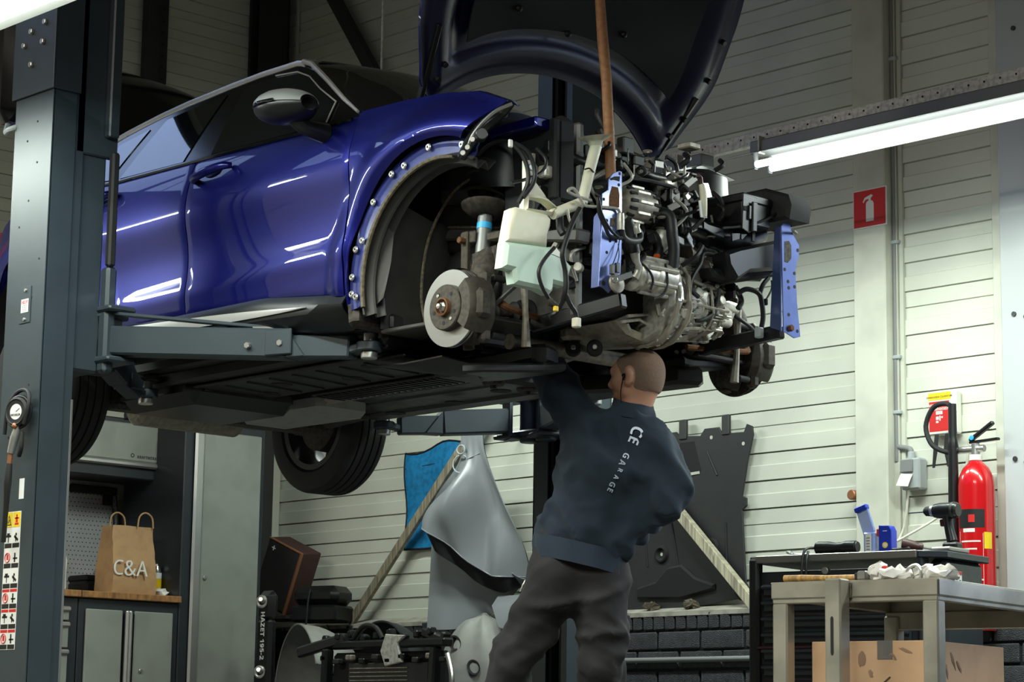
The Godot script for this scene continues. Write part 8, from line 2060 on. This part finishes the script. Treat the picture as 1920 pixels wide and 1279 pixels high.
# ------------------------------------------------------------------ removed car parts on the floor by the block wall
func build_floor_parts() -> void:
	var cr := thing("front_carrier", "black stripped front-end carrier with cooling fan and radiator standing by the block wall", "car part")
	var o := Vector3(-3.50, 0, -1.95)
	part("upper_beam", MB.new().bar(o + Vector3(-0.62, 0.70, 0.0), o + Vector3(0.50, 0.70, 0.05), 0.07, 0.045, 0.01).bar(o + Vector3(-0.70, 0.66, 0.1), o + Vector3(-0.4, 0.74, 0.0), 0.05, 0.06, 0.01).bar(o + Vector3(0.25, 0.76, 0.0), o + Vector3(0.45, 0.70, 0.0), 0.06, 0.05, 0.01), "black_plastic", cr)
	part("fan_shroud", MB.new().bx(o + Vector3(-0.5, 0.12, -0.05), o + Vector3(0.42, 0.66, 0.02), 0.02), "matte_black", cr)
	var rad := part("radiator", MB.new().bx(o + Vector3(-0.32, 0.14, 0.02), o + Vector3(0.34, 0.60, 0.05), 0.004), "dark_steel", cr)
	for k in 20: part("radiator_fin", MB.new().bx(o + Vector3(-0.30, 0.16 + 0.0215 * k, 0.05), o + Vector3(0.18, 0.166 + 0.0215 * k, 0.056)), "alloy_dark", rad)
	part("centre_bracket", MB.new().prism([Vector2(0.02, 0.58), Vector2(0.16, 0.60), Vector2(0.12, 0.70), Vector2(0.18, 0.74), Vector2(0.02, 0.75), Vector2(-0.02, 0.66)], 0.02, Transform3D(Basis.IDENTITY, o + Vector3(0, 0, 0.06)), 0.004), "galvanised", cr)
	part("side_post", MB.new().bar(o + Vector3(0.36, 0.1, 0.05), o + Vector3(0.40, 0.68, 0.05), 0.06, 0.05, 0.01), "black_plastic", cr)
	part("side_post", MB.new().bar(o + Vector3(-0.52, 0.1, 0.05), o + Vector3(-0.5, 0.68, 0.05), 0.06, 0.05, 0.01), "black_plastic", cr)
	part("chrome_strut", MB.new().hose([o + Vector3(0.50, 0.64, 0.06), o + Vector3(0.54, 0.5, 0.06), o + Vector3(0.5, 0.3, 0.06)], 0.014, 8), "zinc", cr)
	for k in 10:
		var x := -0.55 + 0.11 * k
		part("clip_lug", MB.new().box(o + Vector3(x, 0.735 + 0.012 * (k % 3), 0.02), Vector3(0.04, 0.04, 0.05), 0.008, Basis(Vector3(0, 0, 1), 0.3 * (k % 3 - 1))), "black_plastic", cr)
		part("lower_lug", MB.new().box(o + Vector3(x + 0.04, 0.63 - 0.02 * (k % 2), 0.06), Vector3(0.05, 0.03, 0.04), 0.006), ["black_plastic", "dark_steel", "alloy_dark"][k % 3], cr)
	part("top_hose", MB.new().hose([o + Vector3(-0.3, 0.74, 0.03), o + Vector3(-0.22, 0.80, 0.03), o + Vector3(-0.12, 0.79, 0.03), o + Vector3(-0.06, 0.73, 0.03)], 0.014, 8), "rubber", cr)
	# grey wheel-arch liners and a black dome behind the carrier
	var arch := func(c: Vector3, r: float, w: float, m: String, label: String, g: String, ta: float, tb: float, yaw: float) -> void:
		var rows := []
		for i in 25:
			var a := lerpf(ta, tb, i / 24.0)
			var l := []
			for j in 9:
				var f := j / 8.0
				var rr := r * (1.0 - 0.25 * pow(f, 2.5))
				var p := Vector3(rr * cos(a), rr * sin(a), (0.5 - f) * w)
				l.append(c + Basis(Vector3.UP, yaw) * p)
			rows.append(l)
		var t := thing("arch_liner", label, "arch liner", g)
		var o2 := part("shell", MB.new().sheet(rows, 0.005), m, t, 60.0)
		part("rim", MB.new().tube(rows.map(func(x): return x[0]), 0.007, 6), m, t)
	arch.call(Vector3(-4.50, 0.34, -2.26), 0.50, 0.30, "heat_shield", "grey felt wheel arch liner lying on edge beside the wire coil", "arch liners", 0.55, 3.3, -0.4)
	arch.call(Vector3(-4.16, 0.42, -2.52), 0.44, 0.2, "shield", "dark round arch shell leaning against the block wall", "arch liners", 0.3, 2.9, -0.2)
	var bl := thing("arch_liner", "grey felt wheel arch liner standing upright under the grey cover", "arch liner", "arch liners")
	var br := []
	for i in 25:
		var l := []
		var f := i / 24.0
		for j in 21:
			var a := lerpf(-1.45, 1.45, j / 20.0)
			var w := 0.33 * pow(sin(PI * (0.5 + 0.5 * f) ), 0.5) if f > 0.02 else 0.33
			w = 0.34 * sqrt(maxf(0.0, 1.0 - pow(f, 2.6)))
			l.append(Vector3(-3.33 + w * sin(a), 0.08 + 0.80 * f, -2.45 + 0.24 * cos(a) * sqrt(maxf(0.0, 1.0 - pow(f, 3.0))) + 0.012 * sin(a * 7.0 + f * 3.0)))
		br.append(l)
	part("shell", MB.new().sheet(br, 0.005), "heat_shield", bl, 60.0)
	for q in [[15, 13], [19, 9]]:
		var c: Vector3 = br[q[0]][q[1]]
		part("round_hole", MB.new().lathe([Vector2(0.045, 0.004), Vector2(0.05, 0.010), Vector2(0.038, 0.008), Vector2(0.03, -0.01), Vector2(0, -0.012)], 20, MB.along(c, c + Vector3(0.35, 0.35, 1)) * Transform3D(Basis.from_scale(Vector3(1, 1, 0.7)), Vector3.ZERO)), "matte_black", bl)
	solo("cover_end", MB.new().sheet([[Vector3(-2.98, 0.98, -2.52), Vector3(-3.30, 0.98, -2.52)], [Vector3(-2.94, 0.90, -2.42), Vector3(-3.24, 0.92, -2.42)], [Vector3(-2.92, 0.74, -2.36), Vector3(-3.12, 0.80, -2.36)]], 0.006), "cover_grey", "folded grey end of a cover hanging behind the arch liner", "fender cover", "fender covers", 60.0)
	# engine stand with lettering, by the tall locker
	var es := thing("engine_stand", "black lifting arm with bright hooks and lettering beside the tall locker", "stand")
	part("arm", MB.new().bx(Vector3(-4.61, 0.06, -1.92), Vector3(-4.48, 0.86, -1.86), 0.02).bx(Vector3(-4.62, 0.84, -1.93), Vector3(-4.47, 1.02, -1.86), 0.035), "black_plastic", es)
	part("foot", MB.new().bx(Vector3(-4.70, 0, -2.05), Vector3(-4.40, 0.07, -1.70), 0.01), "black_plastic", es)
	for y: float in [0.955, 0.56]:
		part("hook", MB.new().torus(Vector3(-4.545, y, -1.85), Vector3(0.5, 0, 1), 0.028, 0.010, 20, 8).cyl(Vector3(-4.545, y, -1.86), Vector3(-4.52, y + 0.012, -1.82), 0.014, 10, 0.002), "zinc", es)
	word("HAZET 195-2", 0.034, "white_print", Transform3D(Basis(Vector3(0, -1, 0), Vector3(1, 0, 0), Vector3(0, 0, 1)), Vector3(-4.545, 0.765, -1.858)), es, "lettering", true)

# ------------------------------------------------------------------ the mechanic
# tapered capsules [a, b, ra, rb] joined by a soft minimum and meshed as surface nets
func net(bones: Array, cell: float, k: float) -> MB:
	var lo := Vector3.ONE * 1e9
	var hi := -lo
	for b in bones:
		var m: float = maxf(b[2], b[3]) + 3.0 * cell + 1.5 / k
		lo = lo.min(b[0] - Vector3.ONE * m).min(b[1] - Vector3.ONE * m)
		hi = hi.max(b[0] + Vector3.ONE * m).max(b[1] + Vector3.ONE * m)
	var n := Vector3i(((hi - lo) / cell).ceil()) + Vector3i.ONE
	var g := PackedFloat32Array()
	g.resize(n.x * n.y * n.z)
	for b in bones:
		var a: Vector3 = b[0]
		var e: Vector3 = b[1] - a
		var ra: float = b[2]
		var rb: float = b[3]
		var l2 := maxf(e.length_squared(), 1e-9)
		var m := maxf(ra, rb) + 2.0 * cell + 3.0 / k
		var i0 := Vector3i(((a.min(b[1]) - Vector3.ONE * m - lo) / cell).floor()).clamp(Vector3i.ZERO, n - Vector3i.ONE)
		var i1 := Vector3i(((a.max(b[1]) + Vector3.ONE * m - lo) / cell).ceil()).clamp(Vector3i.ZERO, n - Vector3i.ONE)
		for z in range(i0.z, i1.z + 1):
			for y in range(i0.y, i1.y + 1):
				var base := (z * n.y + y) * n.x
				for x in range(i0.x, i1.x + 1):
					var p := lo + Vector3(x, y, z) * cell - a
					var t := clampf(p.dot(e) / l2, 0.0, 1.0)
					var d := (p - e * t).length() - lerpf(ra, rb, t)
					if d < 3.0 / k + cell: g[base + x] += exp(-k * maxf(d, -0.2))
	for i in g.size(): g[i] = clampf(-log(maxf(g[i], 1e-6)) / k, -4.0 * cell, 4.0 * cell)
	var out := MB.new()
	var id := PackedInt32Array()
	id.resize(g.size())
	id.fill(-1)
	var off := [0, 1, n.x, n.x + 1, n.x * n.y, n.x * n.y + 1, n.x * n.y + n.x, n.x * n.y + n.x + 1]
	var cv := [Vector3(0, 0, 0), Vector3(1, 0, 0), Vector3(0, 1, 0), Vector3(1, 1, 0), Vector3(0, 0, 1), Vector3(1, 0, 1), Vector3(0, 1, 1), Vector3(1, 1, 1)]
	var eds := [[0, 1], [2, 3], [4, 5], [6, 7], [0, 2], [1, 3], [4, 6], [5, 7], [0, 4], [1, 5], [2, 6], [3, 7]]
	for z in n.z - 1:
		for y in n.y - 1:
			for x in n.x - 1:
				var i := (z * n.y + y) * n.x + x
				var s0 := g[i] < 0.0
				if s0 == (g[i + 1] < 0.0) and s0 == (g[i + off[2]] < 0.0) and s0 == (g[i + off[3]] < 0.0) and s0 == (g[i + off[4]] < 0.0) and s0 == (g[i + off[5]] < 0.0) and s0 == (g[i + off[6]] < 0.0) and s0 == (g[i + off[7]] < 0.0): continue
				var sum := Vector3.ZERO
				var c := 0
				for ed in eds:
					var da := g[i + off[ed[0]]]
					var db := g[i + off[ed[1]]]
					if (da < 0.0) != (db < 0.0):
						sum += (cv[ed[0]] as Vector3).lerp(cv[ed[1]], da / (da - db))
						c += 1
				id[i] = out.v.size()
				out.v.push_back(lo + (Vector3(x, y, z) + sum / c) * cell)
	var st := [1, n.x, n.x * n.y]
	for z in range(1, n.z - 1):
		for y in range(1, n.y - 1):
			for x in range(1, n.x - 1):
				var i := (z * n.y + y) * n.x + x
				for ax in 3:
					var a := g[i] < 0.0
					if a == (g[i + st[ax]] < 0.0): continue
					var u: int = st[(ax + 1) % 3]
					var w: int = st[(ax + 2) % 3]
					var q := [id[i - u - w], id[i - w], id[i], id[i - u]]
					if q.has(-1): continue
					if not a: q.reverse()
					out.f.append_array(PackedInt32Array([q[0], q[1], q[2], q[0], q[2], q[3]]))
	return out

func vertex_normals(m: MB) -> PackedVector3Array:
	var n := PackedVector3Array()
	n.resize(m.v.size())
	for t in range(0, m.f.size(), 3):
		var c := (m.v[m.f[t + 1]] - m.v[m.f[t]]).cross(m.v[m.f[t + 2]] - m.v[m.f[t]])
		for i in 3: n[m.f[t + i]] += c
	for i in n.size(): n[i] = n[i].normalized()
	return n

# cloth folds: ridged noise stretched along `grain`, strength from a callable
func folds(m: MB, grain: Vector3, amp: Callable, freq: float, sd: int) -> MB:
	var nz := FastNoiseLite.new()
	nz.seed = sd
	nz.frequency = freq
	nz.noise_type = FastNoiseLite.TYPE_SIMPLEX_SMOOTH
	nz.fractal_octaves = 2
	grain = grain.normalized()
	var nn := vertex_normals(m)
	for i in m.v.size():
		var p := m.v[i]
		var q := p - grain * (p.dot(grain) * 0.78)
		var r := 1.0 - 2.0 * absf(nz.get_noise_3d(q.x, q.y, q.z))
		m.v[i] = p + nn[i] * (amp.call(p) * (r * absf(r) - 0.4))
	return m

func relax(m: MB, times: int) -> void:
	for it in times:
		var sum := PackedVector3Array()
		var cnt := PackedInt32Array()
		sum.resize(m.v.size())
		cnt.resize(m.v.size())
		for t in range(0, m.f.size(), 3):
			for i in 3:
				var a := m.f[t + i]
				var b := m.f[t + (i + 1) % 3]
				sum[a] += m.v[b]; cnt[a] += 1
				sum[b] += m.v[a]; cnt[b] += 1
		for i in m.v.size():
			if cnt[i] > 0: m.v[i] = m.v[i].lerp(sum[i] / cnt[i], 0.6)

func hand_bones(w: Vector3, dirv: Vector3, side: Vector3, curl: float) -> Array:
	var o := []
	var palm := w + dirv * 0.085
	var up := dirv.cross(side).normalized()
	for k in 4:
		var s := -0.030 + 0.020 * k
		o.append([w + side * s * 0.6, palm + side * s, 0.017, 0.013])
		var l: float = [0.062, 0.075, 0.07, 0.055][k]
		var p := palm + side * s
		var d1 := (dirv * cos(curl) + up * sin(curl)).normalized()
		var d2 := (dirv * cos(curl * 2.1) + up * sin(curl * 2.1)).normalized()
		var d3 := (dirv * cos(curl * 2.9) + up * sin(curl * 2.9)).normalized()
		o.append([p, p + d1 * l * 0.5, 0.0095, 0.009])
		o.append([p + d1 * l * 0.5, p + d1 * l * 0.5 + d2 * l * 0.32, 0.009, 0.0085])
		o.append([p + d1 * l * 0.5 + d2 * l * 0.32, p + d1 * l * 0.5 + d2 * l * 0.32 + d3 * l * 0.24, 0.0085, 0.0075])
	var t0 := w + dirv * 0.025 - side * 0.028
	var t1 := t0 + (dirv * 0.6 - side * 0.7 + up * 0.3).normalized() * 0.04
	o.append([t0, t1, 0.014, 0.011])
	o.append([t1, t1 + (dirv * 0.9 - side * 0.3 + up * 0.4).normalized() * 0.032, 0.0105, 0.009])
	return o

func build_person() -> void:
	var R := Vector3(0.684, 0, -0.730).normalized()
	var F := Vector3(-0.730, 0, -0.684).normalized()
	var me := thing("person", "mechanic in dark navy sweatshirt and black trousers reaching up under the car", "person", "", Vector3(0.362, 0.0, 0.366))
	me.scale = Vector3.ONE * 0.9415
	# --- skin: head, neck, hands
	var hc := Vector3(-0.246, 1.655, -0.436)
	var fd := (R * -0.86 + F * 0.51).normalized()
	var sd := (R * -0.51 - F * 0.86).normalized()
	var up := Vector3.UP
	var cr := [[hc + up * 0.022 - fd * 0.030, hc + up * 0.018 + fd * 0.030, 0.081, 0.070], [hc - fd * 0.03 - up * 0.01, hc + fd * 0.02 - up * 0.01, 0.078, 0.068]]
	var hb := cr.duplicate()
	hb.append_array([
		[hc + fd * 0.058 - up * 0.02, hc + fd * 0.062 - up * 0.07, 0.042, 0.036], [hc + fd * 0.066 - up * 0.082, hc + fd * 0.078 - up * 0.098, 0.030, 0.020],
		[hc + fd * 0.088 + up * 0.022 + sd * 0.03, hc + fd * 0.088 + up * 0.022 - sd * 0.03, 0.014, 0.014],
		[hc + fd * 0.096 + up * 0.005, hc + fd * 0.117 - up * 0.028, 0.009, 0.014], [hc + fd * 0.096 - up * 0.062, hc + fd * 0.098 - up * 0.066, 0.014, 0.012],
		[hc + fd * 0.065 - up * 0.03 + sd * 0.045, hc + fd * 0.02 - up * 0.065 + sd * 0.052, 0.022, 0.020], [hc + fd * 0.065 - up * 0.03 - sd * 0.045, hc + fd * 0.02 - up * 0.065 - sd * 0.052, 0.022, 0.020],
		[hc + fd * 0.02 - up * 0.065 + sd * 0.052, hc + fd * 0.07 - up * 0.092 + sd * 0.015, 0.018, 0.016], [hc + fd * 0.02 - up * 0.065 - sd * 0.052, hc + fd * 0.07 - up * 0.092 - sd * 0.015, 0.018, 0.016],
		[hc - fd * 0.030 - up * 0.06, Vector3(-0.262, 1.50, -0.432), 0.056, 0.062], [hc - fd * 0.0 - up * 0.07, Vector3(-0.275, 1.48, -0.43), 0.05, 0.058]])
	for s: float in [1.0, -1.0]:
		var ec := hc + sd * s * 0.078 - fd * 0.004 - up * 0.012
		var ring := []
		for i in 9:
			var a := -1.9 + 3.9 * i / 8.0
			ring.append(ec + (fd * (-cos(a) * 0.013) + up * (sin(a) * 0.025)) + sd * s * (0.010 + 0.007 * cos(a)))
		for i in 8: hb.append([ring[i], ring[i + 1], 0.0036, 0.0036])
		hb.append([ec + up * 0.010, ec - up * 0.016, 0.005, 0.006])
	var body := net(hb, 0.0042, 130.0)
	var wl := Vector3(-0.549, 1.862, -0.213)
	var wr := Vector3(-0.395, 1.03, -0.56)
	for part_bones in [hand_bones(wl, (up * 0.95 + F * 0.25).normalized(), R, 0.5), hand_bones(wr, (R * -0.9 + F * 0.2 + up * 0.1).normalized(), up, 0.55), [[Vector3(-0.46, 1.36, -0.34), Vector3(-0.30, 1.42, -0.41), 0.06, 0.06], [Vector3(-0.265, 1.50, -0.43), Vector3(-0.36, 1.25, -0.40), 0.055, 0.06], [Vector3(-0.42, 1.42, -0.33), Vector3(-0.535, 1.67, -0.243), 0.045, 0.04], [Vector3(-0.535, 1.67, -0.243), wl, 0.04, 0.028], [Vector3(-0.20, 1.36, -0.46), Vector3(-0.145, 1.20, -0.514), 0.045, 0.04], [Vector3(-0.145, 1.20, -0.514), wr, 0.04, 0.028], [Vector3(-0.36, 1.25, -0.40), Vector3(-0.50, 0.93, -0.375), 0.08, 0.09], [Vector3(-0.58, 0.86, -0.33), Vector3(-0.73, 0.52, -0.24), 0.06, 0.045], [Vector3(-0.73, 0.52, -0.24), Vector3(-0.838, 0.10, -0.232), 0.045, 0.035], [Vector3(-0.44, 0.86, -0.43), Vector3(-0.452, 0.52, -0.446), 0.06, 0.045], [Vector3(-0.452, 0.52, -0.446), Vector3(-0.53, 0.10, -0.60), 0.045, 0.035]]]:
		var big: bool = part_bones.size() < 14
		var b := net(part_bones, 0.016 if big else 0.0035, 60.0 if big else 260.0)
		var k := body.v.size()
		body.v.append_array(b.v)
		for i in b.f: body.f.push_back(i + k)
	part("body", body, "skin", me, 80.0)
	# --- cropped hair: a thin cap over the skull
	var cap := net([[cr[0][0], cr[0][1], 0.0845, 0.0725], [cr[1][0], cr[1][1], 0.0815, 0.069], [hc - fd * 0.045 - up * 0.045, hc - fd * 0.04 - up * 0.055, 0.057, 0.05]], 0.0045, 130.0)
	var keep := PackedInt32Array()
	for t in range(0, cap.f.size(), 3):
		var ok := true
		for i in 3:
			var p := cap.v[cap.f[t + i]] - hc
			var x := p.dot(fd)
			var y := p.y
			var line := -0.075 + maxf(0.0, x + 0.035) * 0.9
			if x > 0.02: line = -0.025 + (x - 0.02) * 1.7
			if y < line or x > 0.075: ok = false
		if ok: keep.append_array(cap.f.slice(t, t + 3))
	cap.f = keep
	part("hair", cap, "hair", me, 80.0)
	var ear := hc + sd * 0.090 + fd * 0.012 - up * 0.010
	part("earphone", MB.new().ell(ear, Vector3(0.009, 0.009, 0.009)).hose([ear, ear + fd * 0.008 - up * 0.03, ear + fd * 0.014 - up * 0.07, ear + fd * 0.02 - up * 0.12 - sd * 0.02], 0.002, 5).cyl(ear, ear - up * 0.018 + fd * 0.004, 0.004, 8), "black_gloss", me)
	# --- sweatshirt
	var sb := []
	var C := Vector3(-0.347, 1.285, -0.392)
	var W := Vector3(-0.468, 1.05, -0.360)
	var H := Vector3(-0.480, 0.985, -0.358)
	sb.append([Vector3(-0.272, 1.475, -0.43), C, 0.075, 0.118])
	for s: float in [-1.0, 1.0]:
		sb.append([C + R * s * 0.10 + up * (0.05 - s * 0.02), W + R * s * 0.072, 0.098, 0.098])
		sb.append([W + R * s * 0.072, H + R * s * 0.085 - up * s * 0.018, 0.100, 0.094])
		sb.append([C + R * s * 0.05 - F * 0.03, W - F * 0.02, 0.11, 0.10])
	sb.append([Vector3(-0.425, 1.44, -0.335), Vector3(-0.27, 1.46, -0.425), 0.082, 0.07])
	sb.append([Vector3(-0.195, 1.375, -0.462), Vector3(-0.27, 1.46, -0.425), 0.082, 0.07])
	sb.append([Vector3(-0.425, 1.43, -0.335), C - R * 0.06, 0.085, 0.10])
	sb.append([Vector3(-0.420, 1.44, -0.335), Vector3(-0.50, 1.60, -0.262), 0.088, 0.074])
	sb.append([Vector3(-0.50, 1.60, -0.262), Vector3(-0.543, 1.69, -0.238), 0.074, 0.066])
	sb.append([Vector3(-0.543, 1.69, -0.238), Vector3(-0.549, 1.855, -0.213), 0.066, 0.045])
	sb.append([Vector3(-0.180, 1.37, -0.468), Vector3(-0.128, 1.208, -0.522), 0.086, 0.064])
	sb.append([Vector3(-0.128, 1.208, -0.522), Vector3(-0.165, 1.152, -0.520), 0.062, 0.062])
	sb.append([Vector3(-0.160, 1.158, -0.520), Vector3(-0.36, 1.03, -0.556), 0.062, 0.046])
	sb.append([Vector3(-0.22, 1.27, -0.46), Vector3(-0.27, 1.12, -0.47), 0.07, 0.06])
	sb.append([Vector3(-0.335, 0.985, -0.46), Vector3(-0.28, 1.10, -0.44), 0.05, 0.06])
	var sw := net(sb, 0.0105, 60.0)
	folds(sw, R * 0.55 - up * 0.8, func(p: Vector3) -> float: return 0.030 * smoothstep(1.58, 1.2, p.y) + 0.004, 5.0, 12)
	folds(sw, R * 0.8 + up * 0.6, func(p: Vector3) -> float: return 0.016 * smoothstep(1.35, 1.5, p.y) + 0.004, 4.2, 31)
	folds(sw, R, func(p: Vector3) -> float: return 0.004, 9.0, 5)
	relax(sw, 2)
	var sws := part("sweatshirt", sw, "hoodie", me, 80.0)
	# collar standing round the neck, waistband
	var col := []
	for i in 4:
		var l := []
		for j in 25:
			var a := TAU * j / 24.0
			var rr: float = [0.088, 0.084, 0.078, 0.074][i]
			l.append(Vector3(-0.264, 1.495 + 0.019 * i, -0.433) + R * (cos(a) * rr * 1.0) + F * (sin(a) * rr) + up * (0.022 * sin(a) - 0.010 * cos(a)))
		col.append(l)
	part("collar", MB.new().sheet(col, -0.006).tube(col[3], 0.006, 6), "hoodie", sws, 60.0)
	var band := []
	for i in 5:
		var l := []
		for j in 33:
			var a := TAU * j / 32.0
			var e := 0.004 * sin(a * 9.0)
			l.append(H + up * (-0.085 + 0.022 * i) + R * (cos(a) * (0.179 + e - 0.002 * absf(i - 2))) + F * (sin(a) * (0.133 + e)) - up * (cos(a) * 0.040) )
		band.append(l)
	part("waistband", MB.new().sheet(band, -0.006), "hoodie", sws, 60.0)
	# reflective print down the back
	var nn := vertex_normals(sw)
	var on_back := func(p: Vector3) -> Array:
		var best := -1
		var bd := 1e9
		for i in sw.v.size():
			if nn[i].dot(F) > -0.2: continue
			var dv := sw.v[i] - p
			var dd := (dv - F * dv.dot(F)).length_squared()
			if dd < bd:
				bd = dd
				best = i
		return [sw.v[best], nn[best]]
	var run := (R * -0.40 - up * 0.92).normalized()
	var marks := [["C", 0.0, 0.050], ["E", 0.035, 0.042], ["G", 0.105, 0.024], ["A", 0.140, 0.024], ["R", 0.170, 0.018], ["A", 0.200, 0.018], ["G", 0.228, 0.022], ["E", 0.252, 0.022]]
	for m in marks:
		var h: Array = on_back.call(Vector3(-0.173, 1.418, -0.36) + run * m[1])
		var n: Vector3 = (h[1] - F * 1.5).normalized()
		word(m[0], m[2], "reflective", face_frame(h[0] + n * 0.004, run, n), sws, "back_print", true, 0.003)
	# --- trousers
	var tb := []
	var pv := Vector3(-0.500, 0.925, -0.374)
	for s: float in [-1.0, 1.0]:
		tb.append([Vector3(-0.485, 0.985, -0.362) + R * s * 0.085 - up * s * 0.015, pv + R * s * 0.082 - up * (0.04 + s * 0.012), 0.092, 0.105])
		tb.append([pv + R * s * 0.078 - F * 0.035 - up * 0.05, pv + R * s * 0.085 - F * 0.02 - up * 0.12, 0.100, 0.095])
	tb.append([pv + R * -0.09 - up * 0.07, Vector3(-0.655, 0.70, -0.285), 0.112, 0.100])
	tb.append([Vector3(-0.655, 0.70, -0.285), Vector3(-0.740, 0.52, -0.230), 0.100, 0.086])
	tb.append([Vector3(-0.740, 0.52, -0.230), Vector3(-0.838, 0.12, -0.232), 0.088, 0.075])
	tb.append([pv + R * 0.085 - up * 0.09, Vector3(-0.435, 0.70, -0.440), 0.112, 0.100])
	tb.append([Vector3(-0.435, 0.70, -0.440), Vector3(-0.452, 0.52, -0.452), 0.100, 0.088])
	tb.append([Vector3(-0.452, 0.52, -0.452), Vector3(-0.530, 0.12, -0.606), 0.088, 0.075])
	var tr := net(tb, 0.0105, 55.0)
	folds(tr, R + up * 0.25, func(p: Vector3) -> float: return 0.024 * smoothstep(0.98, 0.75, p.y) + 0.003, 4.0, 21)
	folds(tr, R - up * 0.4, func(p: Vector3) -> float: return 0.014 * smoothstep(0.95, 0.6, p.y), 7.5, 44)
	relax(tr, 3)
	var trs := part("trousers", tr, "trousers", me, 80.0)
	part("thigh_zip", MB.new().hose([Vector3(-0.655, 0.86, -0.238), Vector3(-0.668, 0.83, -0.226), Vector3(-0.678, 0.80, -0.219)], 0.004, 6), "zinc", trs)
	part("pocket_label", MB.new().bx(Vector3(-0.337, 0.86, -0.478), Vector3(-0.331, 0.895, -0.464)), "batten_pale", trs)
	for q in [[Vector3(-0.838, 0.0, -0.232), (F * 0.9 - R * 0.4).normalized()], [Vector3(-0.53, 0.0, -0.606), (F * 0.97 + R * 0.2).normalized()]]:
		var f: Vector3 = q[1]
		var o: Vector3 = q[0]
		part("boot", net([[o + up * 0.05 - f * 0.03, o + up * 0.045 + f * 0.06, 0.048, 0.046], [o + up * 0.045 + f * 0.06, o + up * 0.038 + f * 0.15, 0.046, 0.038], [o + up * 0.06, o + up * 0.17, 0.05, 0.055]], 0.009, 70.0), "boot", me, 80.0)

func build_all() -> void:
	build_car()
	build_lift()
	build_wall_things()
	build_cabinets()
	build_bench()
	build_floor_parts()
	build_person()
